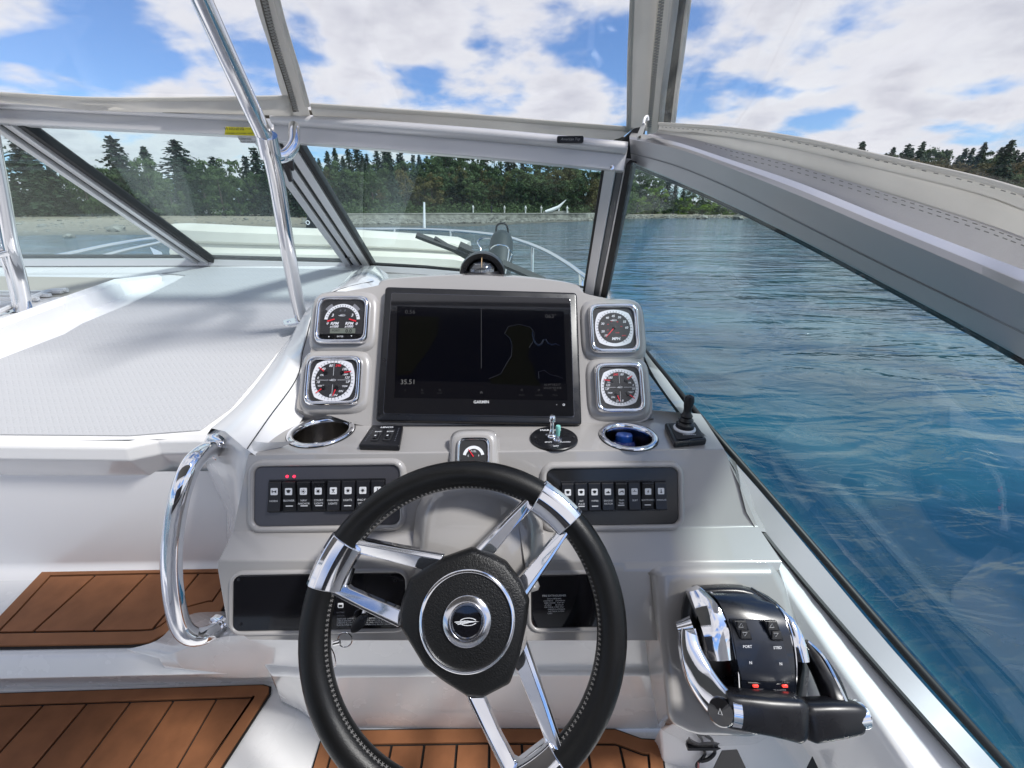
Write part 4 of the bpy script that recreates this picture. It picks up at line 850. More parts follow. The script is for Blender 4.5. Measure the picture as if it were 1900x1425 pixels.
def quad_gauge(label, q, flip):
    t, a, b = gauge_base(label, q); r = a * .67
    V, Fc = prism(lobed(0, 0, r * 1.16, .13), ZF, ZF + .0004); mk('silver_ring', V, Fc, silver, t, smooth=False)
    V, Fc = prism(disc(0, 0, r * .97), ZF + .0004, ZF + .0008); mk('dial_plate', V, Fc, blk_m, t, smooth=False)
    ticks(t, 0, 0, r * .97, r * 1.1, 0, 350, 36, blk_m, .0002)
    V, Fc = join(wedge(0, 0, 90, r * .25, r * .95, .0002, .0002, ZF + .0008, .0002), wedge(0, 0, 270, r * .25, r * .95, .0002, .0002, ZF + .0008, .0002), wedge(0, 0, 0, r * .25, r * .95, .0002, .0002, ZF + .0008, .0002), wedge(0, 0, 180, r * .25, r * .95, .0002, .0002, ZF + .0008, .0002))
    mk('cross_lines', V, Fc, white_p, t, smooth=False)
    s = -1 if flip else 1; z = ZF + .001
    for tx, x, y, sz, m in (('80', -.17, .80, .2, white_p), ('240', .22, .80, .2, red_p), ('180', .58, .60, .2, white_p), ('40', -.56, .62, .19, white_p), ('0', -.82, .12, .18, white_p), ('18', -.8, -.11, .18, white_p), ('120', .74, .13, .18, white_p), ('UP', .8, -.11, .18, white_p),
                            ('OIL', -.62, .28, .13, white_p), ('TEMP', .62, .3, .13, white_p), ('VOLT', -.64, -.32, .13, white_p), ('TRIM', .64, -.35, .13, white_p), ('DN', .46, -.62, .15, white_p), ('8', -.1, -.84, .2, white_p), ('DN', .15, -.84, .17, white_p)):
        text(tx, sz * r, s * x * r, y * r, z, m, t, 'numeral', shear=.25, bold=.02)
    for nx, ny, an, ax, ay in ((-.42, .42, 142, 0, 0), (.48, .40, 8, 0, 0), (-.48, -.42, 218, 0, 0), (.22, -.42, 250, 0, 0)):
        V, Fc = lathe([(r * .12, ZF + .0008), (r * .11, ZF + .0022), (.0001, ZF + .0024)], 16, False, True, s * nx * r, ny * r); mk('needle_hub', V, Fc, blk, t)
        an = 180 - an if flip else an
        V, Fc = wedge(s * nx * r, ny * r, an, r * .10, r * .48, .0009, .0005, ZF + .0015, .0006); mk('needle', V, Fc, red_p, t, smooth=False)
    emblem(t, 0, 0, r * .2, z)
    return t
# rpm gauge
t, a, b = gauge_base('chrome gauge reading RPM with a small display, above the other left gauge', [(592, 550), (688, 554), (683, 641), (585, 637)])
cy = -a * .05; r = a * .66
V, Fc = arcband(0, cy, r * .84, r * 1.02, 5, 175, ZF, .0005); mk('silver_arc', V, Fc, silver, t, smooth=False)
V, Fc = join(arcband(0, cy, r * 1.03, r * 1.22, 35, 58, ZF, .0004), arcband(0, cy, r * 1.03, r * 1.22, 122, 145, ZF, .0004)); mk('silver_shoulder', V, Fc, mat('dull_silver', (.3, .3, .32), .4, .5), t, smooth=False)
ticks(t, 0, cy, r * .86, r * .96, 15, 165, 17, blk_m)
for tx, x, y, sz in (('RPM', -.42, -.18, .24), ('x1000', -.42, -.36, .19), ('RPM', .42, -.18, .24), ('x1000', .42, -.36, .19), ('0', -.82, -.16, .22), ('0', .84, -.2, .22), ('3', -.56, .32, .24), ('3', .56, .32, .24)):
    text(tx, sz * r, x * r, cy + y * r, ZF + .0008, white_p, t, 'numeral', shear=.25, bold=.03)
for s in (-1, 1): V, Fc = wedge(s * .30 * r, cy + .12 * r, 90 + s * -108, r * .12, r * .55, .0009, .0012, ZF + .0012, .0006); mk('needle', V, Fc, red_p, t, smooth=False)
text('6   6', .2 * r, 0, cy + .62 * r, ZF + .0008, grey_p, t, 'numeral', shear=.2)
emblem(t, 0, cy + .32 * r, r * .22, ZF + .0006)
V, Fc = prism(rrect(a * .05, -a * .60 + .006, a * .95, a * .2, .001), ZF, ZF + .0006); mk('display', V, Fc, mat('lcd_grey', (.16, .18, .15), .3), t)
text('0.0', a * .2, a * .28, -a * .60 + .0055, ZF + .0008, blk, t, bold=.02); text('PORT', a * .12, -a * .2, -a * .60 + .0065, ZF + .0008, blk, t)
V, Fc = prism([(-a * .8, -b * .62), (a * .8, -b * .62), (a * .74, -b * .84), (-a * .74, -b * .84)], ZF, ZF + .003); mk('button_bar', V, Fc, blk, t, bev=.0006)
V, Fc = prism([(-a * .42 - .0012, -b * .76), (-a * .42 + .0012, -b * .76), (-a * .42, -b * .71)], ZF + .003, ZF + .0033); mk('arrow', V, Fc, white_p, t, smooth=False)
V, Fc = prism([(a * .42 - .0012, -b * .70), (a * .42 + .0012, -b * .70), (a * .42, -b * .75)], ZF + .003, ZF + .0033); mk('arrow', V, Fc, white_p, t, smooth=False)
text('ENTER', a * .08, 0, -b * .74, ZF + .0033, white_p, t)
quad_gauge('chrome gauge with four red needles, left of the plotter and under the RPM gauge', [(575, 661), (675, 662), (668, 755), (564, 751)], False)
quad_gauge('chrome gauge with four red needles on the right, under the MPH gauge', [(1101, 673), (1190, 676), (1196, 767), (1106, 766)], True)
# mph gauge
t, a, b = gauge_base('chrome MPH speedometer on the right of the plotter', [(1090, 565), (1180, 567), (1187, 656), (1095, 656)])
r = a * .75
V, Fc = prism(lobed(0, 0, r * 1.03, .13), ZF, ZF + .0004); mk('silver_ring', V, Fc, silver, t, smooth=False)
V, Fc = prism(disc(0, 0, r * .86), ZF + .0004, ZF + .0008); mk('dial_plate', V, Fc, blk_m, t, smooth=False)
ticks(t, 0, 0, r * .86, r * .97, -60, 240, 31, blk_m, .0002)
for tx, an, m in (('10', 222, white_p), ('20', 198, white_p), ('30', 160, white_p), ('40', 122, white_p), ('45', 92, white_p), ('50', 62, white_p), ('55', 30, white_p), ('60', 0, white_p)):
    text(tx, .17 * r, math.cos(R_(an)) * r * .66, math.sin(R_(an)) * r * .66, ZF + .001, m, t, 'numeral', shear=.2, bold=.03)
for tx, an in (('20', 200), ('40', 150), ('60', 110), ('80', 60), ('100', 10)): text(tx, .09 * r, math.cos(R_(an)) * r * .38, math.sin(R_(an)) * r * .38, ZF + .001, red_p, t, 'numeral')
text('MPH', .22 * r, .05 * r, -.62 * r, ZF + .001, white_p, t, 'lettering', shear=.2, bold=.03); text('km/h', .1 * r, .15 * r, -.28 * r, ZF + .001, red_p, t); text('62/55', .1 * r, .5 * r, -.45 * r, ZF + .001, red_p, t)
emblem(t, 0, .42 * r, r * .2, ZF + .001)
V, Fc = wedge(0, 0, 228, -r * .08, r * .72, .0010, .0004, ZF + .0018, .0006); mk('needle', V, Fc, red_p, t, smooth=False)
V, Fc = lathe([(r * .09, ZF + .0008), (r * .08, ZF + .003), (.0001, ZF + .0032)], 16, False, True); mk('needle_hub', V, Fc, blk, t)
# fifth, small gauge on the front edge of the shelf
M_SG = frame(PY(879, 842, .505), (0, -.80, .60)); t = thing('gauge', 'smallest chrome gauge, half hidden behind the top of the wheel rim', 'gauge', M_SG, 'square chrome rimmed dashboard gauges')
Lp = [[(x, y, h) for x, y in squircle(0, 0, .0235 + o_, .0235 + o_, 4.6)] for o_, h in ((.012, -.016), (.009, -.006), (.006, -.001), (.001, .0002), (-.004, .0002))]
V, Fc = loft(Lp, True); o = mk('gauge_pod', V, Fc, gel_grey, cons, ang=60); o.matrix_world = M_SG
L = [[(x, y, h) for x, y in squircle(0, 0, .0225 - i, .0225 - i, 5)] for i, h in ((0, 0), (.0003, .004), (.0016, .0058), (.0032, .005), (.0042, .0025))]
V, Fc = loft(L, True); mk('bezel', V, Fc, chrome, t, ang=60); V, Fc = prism(squircle(0, 0, .0186, .0186, 5), .0012, .0026); mk('dial_face', V, Fc, blk_m, t)
V, Fc = arcband(0, -.004, .0105, .0145, 10, 170, .0026, .0004); mk('silver_arc', V, Fc, silver, t, smooth=False)
V, Fc = wedge(0, -.004, 125, 0, .012, .0008, .0003, .0034, .0005); mk('needle', V, Fc, red_p, t, smooth=False)
text('FUEL', .0035, 0, .003, .0030, white_p, t); text('E', .0035, -.007, -.003, .0030, white_p, t); text('F', .0035, .007, -.003, .0030, white_p, t)

# ================================================================== PLOTTER
pt = thing('chart_plotter', 'large black touch screen plotter showing a dark sea chart', 'plotter', M_DASH)
def D(px, py, w=.0): return onw(M_DASH, px, py, w)
Q = [D(*p, .014) for p in ((714, 531), (1071, 542), (1080, 789), (696, 782))]
def inter(Q, u, v): return (Q[0].lerp(Q[1], u)).lerp(Q[3].lerp(Q[2], u), v)
Qc = vsm([Vector((p.x, p.y)) for p in Q], 2)
def qoff(d): return inset([Vector((p.x, p.y)) for p in Q], d)
def rq(d, z, s=.03):
    P = qoff(d); out = []
    for i in range(4):
        a, b, c = P[i - 1], P[i], P[(i + 1) % 4]
        ra = b + (a - b).normalized() * s * .2; rc = b + (c - b).normalized() * s * .2
        for k in range(5): tt = k / 4; out.append(((ra.lerp(b, tt)).lerp(b.lerp(rc, tt), tt)))
    return [(p.x, p.y, z) for p in out]
V, Fc = loft([rq(.0, -.002), rq(0, .010), rq(.001, .013), rq(.003, .014)], True, False, True); mk('housing', V, Fc, blk, pt, ang=50)
V, Fc = loft([rq(.0115, .0142, .02), rq(.0115, .0158, .02), rq(.0122, .0162, .02)], True, False, True); mk('glass_edge', V, Fc, mat('bevelled_glass_edge', (.05, .05, .06), .1, coat=1), pt)
V, Fc = loft([rq(.0124, .0160, .02), rq(.0124, .0166, .02)], True, False, True); mk('front_glass', V, Fc, blk_g, pt)
def scr(px, py, z=.0168): p = onw(M_DASH, px, py, z); return p
def flat(name, pts, m, z, par=pt, h=.00006): V, Fc = prism([scr(a, b, z).xy for a, b in pts], z - h, z); return mk(name, V, Fc, m, par, smooth=False)
def em(n, c, s=1.0, k=.25): return mat(n, tuple(x * k for x in c), .12, spec=.3, emit=(c, s))
m_sea = em('chart_sea', (.0005, .0006, .0016)); m_land = em('chart_land', (.0012, .0013, .0010)); m_shore = em('chart_shore', (.003, .003, .005)); m_blue = em('chart_channel', (.0015, .0025, .007)); m_txt = em('chart_text', (.025, .025, .027)); m_dim = em('chart_dim_text', (.014, .014, .015))
flat('chart_water', [(737, 568), (1046, 578), (1052, 742), (732, 737)], m_sea, .0168)
flat('chart_bar', [(734, 706), (1052, 712), (1053, 743), (731, 738)], em('chart_bar_black', (.002, .002, .003)), .01695)
flat('chart_land', [(741, 586), (815, 588), (812, 620), (795, 650), (778, 672), (762, 695), (736, 697)], m_land, .0170)
land = [(907, 703), (929, 694), (939, 676), (949, 660), (950, 640), (946, 627), (936, 619), (943, 606), (963, 602), (984, 607), (992, 618), (990, 632), (982, 645), (980, 664), (990, 680), (994, 700), (1004, 716), (912, 712)]
flat('chart_land', land, m_land, .0170)
V, Fc = tube([scr(a, b, .0171) for a, b in land[:13]], .0006, 5); mk('shore_line', V, Fc, m_shore, pt)
V, Fc = tube([scr(a, b, .0171) for a, b in ((988, 616), (989, 626), (993, 636), (999, 641), (1005, 638), (1008, 631), (1013, 630), (1017, 637), (1024, 640), (1031, 638), (1038, 641))], [.0010, .0013, .0016, .0018, .0016, .0013, .0012, .0013, .0011, .0008, .0005], 5); mk('channel', V, Fc, m_blue, pt)
V, Fc = tube([scr(a, b, .0171) for a, b in ((1000, 702), (999, 690), (1010, 687), (1022, 696), (1034, 698), (1044, 702))], .0007, 5); mk('shore_line', V, Fc, m_shore, pt)
V, Fc = tube([scr(893, 572, .0172), scr(893, 683, .0172)], .0003, 5); mk('heading_line', V, Fc, em('chart_line', (.03, .03, .033)), pt)
for s, px, py, sz, m in (('0.56', 761, 579, .0095, m_txt), ('35.51', 757, 709, .0105, em('chart_bright', (.07, .07, .07))), ('063°', 1022, 587, .0095, m_txt), ('N 49°18.217', 1025, 714, .0048, m_txt), ("W123°07.418", 1025, 720, .0048, m_txt), ('ft', 752, 724, .004, m_dim), ('Info', 784, 729, .0035, m_dim), ('Sonar', 816, 729, .0035, m_dim), ('Marks', 968, 733, .0035, m_dim), ('Settings', 1000, 733, .0035, m_dim), ('Menu', 1030, 733, .0035, m_dim)):
    p = scr(px, py, .0173); text(s, sz, p.x, p.y, p.z, m, pt)
for px in (783, 816, 968, 1000, 1030):
    p = scr(px, 723.5, .0173); V, Fc = arcband(p.x, p.y, .0009, .0016, 0, 359, p.z, .0001, 14); mk('icon', V, Fc, m_dim, pt, smooth=False)
p = scr(893, 728, .0173); V, Fc = prism([(p.x - .002, p.y - .0018), (p.x - .0005, p.y - .0018), (p.x - .0005, p.y - .0003), (p.x + .0005, p.y - .0003), (p.x + .0005, p.y - .0018), (p.x + .002, p.y - .0018), (p.x + .002, p.y + .0004), (p.x, p.y + .0022), (p.x - .002, p.y + .0004)], p.z, p.z + .0001); mk('icon', V, Fc, m_txt, pt, smooth=False)
p = scr(893, 746, .0170); text('GARMIN', .0062, p.x, p.y, p.z, mat('maker_print', (.6, .6, .6), .5), pt, bold=.02)
p = scr(1046, 751, .0170); V, Fc = arcband(p.x, p.y, .0011, .0017, 0, 359, p.z, .0001, 16); mk('icon', V, Fc, white_p, pt, smooth=False)
p = scr(1033, 751, .0170); V, Fc = prism(disc(p.x, p.y, .0005, 8), p.z, p.z + .0001); mk('icon', V, Fc, white_p, pt, smooth=False)

# ================================================================== SHELF THINGS
def S(px, py, w=.0): return onw(M_SHELF, px, py, w)
dark_steel = mat('dark_steel_cup', (.33, .31, .29), .2, 1.0)
def cup(label, px, py, wpx):
    c = S(px, py, .003); r = (S(px + wpx / 2, py, .003) - c).length; T = M_SHELF @ Matrix.Translation((c.x, c.y, 0)); t = thing('cup_holder', label, 'cup holder', T, 'stainless cup holders')
    V, Fc = lathe([(r * 1.0, .0), (r, .0022), (r * .97, .0038), (r * .84, .0036), (r * .80, .0018), (r * .79, -.004)], 56); mk('rim', V, Fc, chrome, t, ang=60)
    V, Fc = lathe([(r * .825, -.002), (r * .80, -.035), (r * .79, -.036), (r * .77, -.075), (.0001, -.076)], 48); mk('cup', V, Fc, dark_steel, t)
    # shadow gap ring of black gasket
    V, Fc = lathe([(r * 1.02, .0003), (r * 1.02, .0012), (r * .99, .0014)], 48); mk('gasket', V, Fc, rubber, t); return t, r, c
hole_r = []
t1, r1, c1_ = cup('empty stainless cup holder left of the plotter', 596, 798, 118)
t2, r2, c2_ = cup('stainless cup holder with a blue bottle in it, right of the plotter', 1166, 807, 106)
T = M_SHELF @ Matrix.Translation((c2_.x, c2_.y, 0)) @ Matrix.Translation((0, .004, -.07)) @ Matrix.Rotation(R_(-14), 4, 'X')
bt = thing('bottle', 'small blue bottle standing in the right cup holder', 'bottle', T)
bl = mat('blue_plastic', (.008, .025, .22), .18, coat=.6); V, Fc = lathe([(.001, 0), (.016, .001), (.0175, .004), (.0175, .05), (.015, .056)], 28); mk('body', V, Fc, bl, bt)
V, Fc = lathe([(.0125, .053), (.0125, .064), (.011, .066), (.0001, .066)], 24); mk('cap', V, Fc, mat('bright_blue_cap', (.01, .09, .45), .25, coat=.5), bt)
for i, s in enumerate(('CLEAN', 'SPRAY', 'BLUE')): text(s, .006, 0, .012 - i * .008, 0, em('label_blue', (.04, .08, .4), 0), bt, M=T @ Matrix.Translation((0, -.0178, .036)) @ Matrix.Rotation(R_(90), 4, 'X'))
T = M_SHELF @ Matrix.Translation((c2_.x - .018, c2_.y - .005, -.04)); V, Fc = ringw(Vector((0, 0, 0)), .011, Vector((.6, .3, .74)).normalized(), Vector((-.3, .9, .1)).normalized(), .0012); o = mk('key_ring', V, Fc, steel); o.matrix_world = T; tag(o, 'steel ring lying beside the blue bottle in the right cup holder', 'ring')
# holes in the console for the two cups: cut with booleans so that one can look in
def cutter(x, y, z, r, h):
    V, Fc = lathe([(r, -h), (r, h)], 40, True, True); me = bpy.data.meshes.new('c'); me.from_pydata(V, [], Fc)
    return me, Matrix.Translation((x, y, z))
shell = [o for o in cons.children if o.name.startswith('console_shell')][0]
def cut_round(o, cs):       # re-mesh the flat shelf with round openings
    me = o.data; bm = bmesh.new(); bm.from_mesh(me); bm.faces.ensure_lookup_table()
    top = [f for f in bm.faces if abs(f.normal.z) > .98 and abs(f.calc_center_median().z - ZS) < .01]
    ed = [e for e in bm.edges if e.is_valid and sum(1 for f in e.link_faces if f in top) == 2]
    bmesh.ops.dissolve_edges(bm, edges=ed, use_verts=True)
    top = [f for f in bm.faces if abs(f.normal.z) > .98 and abs(f.calc_center_median().z - ZS) < .01 and len(f.verts) > 4]
    outer = [v for v in top[0].verts]; bmesh.ops.delete(bm, geom=top, context='FACES_ONLY')
    edges = [bm.edges.get((outer[i], outer[(i + 1) % len(outer)])) for i in range(len(outer))]; edges = [e for e in edges if e]
    for (x, y, r) in cs:
        vs = [bm.verts.new((x + r * math.cos(6.2832 * k / 40), y + r * math.sin(6.2832 * k / 40), ZS)) for k in range(40)]
        edges += [bm.edges.new((vs[i], vs[(i + 1) % 40])) for i in range(40)]
    bmesh.ops.triangle_fill(bm, use_beauty=True, use_dissolve=False, edges=edges)
    bmesh.ops.recalc_face_normals(bm, faces=bm.faces[:]); bm.to_mesh(me); bm.free()
    me.polygons.foreach_set('use_smooth', [True] * len(me.polygons)); me.update()
w1 = M_SHELF @ Vector((c1_.x, c1_.y, 0)); w2 = M_SHELF @ Vector((c2_.x, c2_.y, 0))
cut_round(shell, [(w1.x, w1.y, r1 * .85), (w2.x, w2.y, r2 * .85)])
# trim tab switch
A4 = [S(*p, .008) for p in ((690, 789), (748, 790), (741, 828), (665, 826))]
t = thing('trim_tab_switch', 'small square black LENCO switch box with two rockers on the shelf', 'switch', M_SHELF)
V, Fc = prism([p.xy for p in A4], 0, .009); mk('body', V, Fc, blk, t, bev=.0022)
cx_ = sum((p for p in A4), Vector()) / 4; hw = (A4[1] - A4[0]).length / 2; hh = abs(A4[0].y - A4[3].y) / 2
for s in (-1, 1):
    V, Fc = prism(rrect(cx_.x + s * hw * .36, cx_.y - hh * .08, hw * .48, hh * 1.1, hw * .12), .009, .0102); mk('rocker_frame', V, Fc, blk_m, t, bev=.0004)
    V, Fc = prism(rrect(cx_.x + s * hw * .36, cx_.y - hh * .25, hw * .28, hh * .5, hw * .12), .0102, .0125); r_ = mk('rocker', V, Fc, blk, t, bev=.0006)
    text('BOW', hw * .17, cx_.x + s * hw * .36, cx_.y + hh * .22, .0104, white_p, t, bold=.02); V, Fc = prism(rrect(cx_.x + s * hw * .36, cx_.y - hh * .3, hw * .1, hh * .08, .0003), .0125, .0127); mk('mark', V, Fc, white_p, t, smooth=False)
    for k in range(8): V, Fc = prism(rrect(cx_.x + s * hw * (.78 - k * -.012), cx_.y + hh * (.6 - k * .17), hw * .07, hh * .03, .0001), .009, .0092); mk('indicator', V, Fc, grey_p, t, smooth=False)
text('LENCO', hw * .24, cx_.x, cx_.y + hh * .74, .0092, white_p, t, bold=.03)
# spotlight control
cc = S(1028, 812, .003); r = (S(1072, 812, .003) - cc).length; T = M_SHELF @ Matrix.Translation((cc.x, cc.y, 0))
t = thing('spotlight_control', 'round black control plate with two toggles, one tipped in pale green', 'control', T)
V, Fc = lathe([(r, 0), (r, .0025), (r * .97, .0036), (.0001, .0037)], 56); mk('plate', V, Fc, blk, t)
text('MARINCO', r * .2, -r * .08, r * .62, .0039, white_p, t, bold=.02); text('SPOT', r * .13, -r * .28, -r * .42, .0039, white_p, t, bold=.02); text('FLOOD', r * .13, r * .42, -r * .42, .0039, white_p, t, bold=.02); text('OFF', r * .13, 0, -r * .74, .0039, white_p, t, bold=.02)
V, Fc = prism([(-r * .36, r * .22), (-r * .26, r * .12), (-r * .26, r * .32)], .0036, .0039); mk('arrow', V, Fc, white_p, t, smooth=False)
for sx in (-.8, .82): V, Fc = lathe([(.0022, .0036), (.002, .0045), (.0001, .0047)], 10, False, True, sx * r, 0); mk('screw', V, Fc, blk_m, t)
V, Fc = lathe([(.007, .0036), (.006, .006), (.0045, .007), (.0035, .014), (.0028, .015), (.0028, .026), (.0048, .028), (.0048, .034), (.003, .037), (.0001, .0375)], 20, False, False, -.003, .004); mk('toggle', V, Fc, chrome, t)
V, Fc = lathe([(.0065, .0036), (.0062, .0055), (.0035, .006), (.0026, .012)], 20, False, False, .004, -.009); mk('toggle_nut', V, Fc, chrome, t)
V, Fc = lathe([(.0026, .010), (.0032, .018), (.0038, .024), (.003, .027), (.0001, .0275)], 16, False, False, .004, -.009); mk('toggle', V, Fc, mat('pale_green_tip', (.25, .62, .55), .35), t)
# joystick
A4 = [S(*p, .008) for p in ((1233, 786), (1290, 784), (1312, 817), (1251, 823))]; t = thing('joystick', 'black joystick with rubber boot on a square base by the window seal', 'joystick', M_SHELF)
V, Fc = prism([p.xy for p in A4], 0, .010); mk('base', V, Fc, blk, t, bev=.003); c = sum(A4, Vector()) / 4
V, Fc = prism([(Vector(p.xy) * .8 + Vector(c.xy) * .2) for p in A4], .010, .0112); mk('top_plate', V, Fc, blk_m, t, bev=.0006)
V, Fc = lathe([(.0155, .0105), (.0155, .013), (.0135, .0145), (.012, .0145)], 30, False, False, c.x, c.y + .004); mk('collar', V, Fc, silver, t)
text('STEERING', .0042, c.x, c.y - .014, .0116, white_p, t, bold=.02)
V, Fc = lathe([(.013, .012), (.0125, .020), (.009, .023), (.0105, .026), (.0075, .030), (.0085, .033), (.0058, .037), (.0052, .042), (.0062, .048), (.0072, .056), (.006, .063), (.0001, .0655)], 24, False, False, c.x, c.y + .004); mk('stick', V, Fc, blk, t)
# compass on the hood
T = frame(M_DASH @ onw(M_DASH, 895, 508, -.05), (0, 0, 1), (0, 1, 0)); t = thing('compass', 'round black boat compass on top of the console hood', 'compass', T)
R0_ = .029
V, Fc = lathe([(R0_ * 1.1, -.012), (R0_ * 1.1, .002), (R0_ * .98, .006)], 40, True, False); mk('base', V, Fc, blk, t)
arch = [[(R_a * math.cos(a), y, R_a * .92 * math.sin(a)) for a in [math.pi * k / 20 for k in range(21)]] for R_a, y in ((R0_ * 1.40, .0), (R0_ * 1.34, -.010), (R0_ * 1.00, -.006), (R0_ * .98, .016), (R0_ * .2, .018), (R0_ * .2, .026), (R0_ * 1.40, .026), (R0_ * 1.40, .0))]
V, Fc = loft(arch, False); mk('hood', V, Fc, blk, t, ang=50)
V, Fc = loft([[(R0_ * .9 * math.cos(p_) * math.cos(2 * math.pi * k / 36), R0_ * .9 * math.cos(p_) * math.sin(2 * math.pi * k / 36), R0_ * .9 * math.sin(p_)) for k in range(36)] for p_ in [math.pi / 2 * j / 12 * .999 for j in range(13)]], True)
mk('dome', V, Fc, glass_mat('compass_dome', (.92, .95, .96), .12, 3), t)
V, Fc = lathe([(R0_ * .78, .002), (R0_ * .78, .012), (R0_ * .60, .016), (.0001, .017)], 36); mk('card', V, Fc, blk_m, t)
for s, a in (('W', -150), ('24', -135), ('21', -108), ('S', -90), ('18', -90), ('15', -72), ('12', -50), ('E', -30)):
    if s == 'S': continue
    text(s + ('0' if s.isdigit() else ''), .0065, 0, 0, 0, white_p, t, 'numeral', M=T @ Matrix.Translation((R0_ * .79 * math.cos(R_(a)), R0_ * .79 * math.sin(R_(a)), .0075)) @ Matrix.Rotation(R_(a + 90), 4, 'Z') @ Matrix.Rotation(R_(90), 4, 'X'))
V, Fc = join(*[wedge(0, 0, k * 15, R0_ * .42, R0_ * (.54 if k % 2 else .5), 
    .0004, .0004, .0171, .0004) for k in range(24)]); mk('degree_marks', V, Fc, white_p, t, smooth=False)
V, Fc = tube([Vector((0, -R0_ * .8, .004)), Vector((0, -R0_ * .6, .022)), Vector((0, -.004, .03))], .0006, 6); mk('lubber_line', V, Fc, mat('orange_line', (.8, .55, .3), .4), t)

# ================================================================== STEERING WHEEL
M_W = frame(PD(862, 1160, .49), (0, -math.cos(R_(36)), math.sin(R_(36))))
sw_ = thing('steering_wheel', 'black leather steering wheel with three forked chrome spokes', 'steering wheel', M_W)
def W(px, py, w=0.): return onw(M_W, px, py, w)
RM, RT = .1680, .0169
V, Fc = tube([(RM * math.cos(2 * math.pi * k / 96), RM * math.sin(2 * math.pi * k / 96), 0) for k in range(96)], RT, 20, True, up=(0, 0, 1)); mk('rim', V, Fc, leather, sw_)
st = []
for k in range(190):
    a = 2 * math.pi * k / 190; ri = RM - RT * .90; z = RT * .46
    for s in (-1, 1):
        b = a + s * .006; p = Vector(((ri - .0016 * s) * math.cos(a - .007), (ri - .0016 * s) * math.sin(a - .007), z - .0012 * s)); q = Vector(((ri + .0016 * s) * math.cos(a + .009), (ri + .0016 * s) * math.sin(a + .009), z + .0012 * s)); st.append(tube([p, q], .00042, 4))
V, Fc = join(*st); mk('stitching', V, Fc, thread, sw_, kind='stuff')
V, Fc = tube([((RM - RT * .89) * math.cos(2 * math.pi * k / 96), (RM - RT * .89) * math.sin(2 * math.pi * k / 96), RT * .44) for k in range(96)], .0005, 5, True); mk('seam', V, Fc, rubber, sw_)
hub_px = [(875, 1016), (912, 1028), (940, 1043), (968, 1080), (984, 1117), (978, 1166), (964, 1229), (947, 1274), (897, 1300), (866, 1298), (825, 1272), (785, 1242), (740, 1168), (738, 1140), (742, 1117), (757, 1074), (819, 1036)]
ZH = .018
H0 = [W(a, b, ZH).xy for a, b in hub_px]; Hc = sum((Vector(p) for p in H0), Vector((0, 0))) / len(H0)
def hl(s, z): return [(Hc.x + (p[0] - Hc.x) * s, Hc.y + (p[1] - Hc.y) * s, z) for p in H0]
V, Fc = loft([hl(.9, -.02), hl(.98, -.004), hl(1.0, .006), hl(.985, .014), hl(.93, .019), hl(.80, .022)], True, True, True); mk('hub_pad', V, Fc, leather_g, sw_, bev=.002, seg=3, lim=22)
ec = W(867, 1151, .024); eR = (W(956, 1151, .024) - ec).length
V, Fc = lathe([(eR, .020), (eR, .0245), (eR * .99, .0255), (eR * .93, .0258), (eR * .915, .0245), (eR * .91, .020)], 72, False, False, ec.x, ec.y); mk('trim_ring', V, Fc, chrome, sw_, ang=60)
V, Fc = lathe([(eR * .915, .023), (eR * .6, .0245), (.0001, .0255)], 60, False, False, ec.x, ec.y); mk('hub_face', V, Fc, leather_g, sw_)
r_ = eR * .5
V, Fc = lathe([(r_, .024), (r_, .0278), (r_ * .97, .0286), (r_ * .74, .0296), (r_ * .72, .0290), (r_ * .68, .0305), (r_ * .62, .0305), (r_ * .59, .0290)], 60, False, False, ec.x, ec.y); mk('centre_ring', V, Fc, mat('satin_chrome', (.75, .74, .75), .16, 1.0), sw_, ang=50)
V, Fc = lathe([(r_ * .60, .0288), (r_ * .3, .0292), (.0001, .0293)], 40, False, False, ec.x, ec.y); mk('centre_cap', V, Fc, blk_g, sw_)
emblem(sw_, ec.x, ec.y, r_ * .50, .0294, white_p)
dchr = mat('dark_chrome', (.55, .56, .58), .06, 1.0)
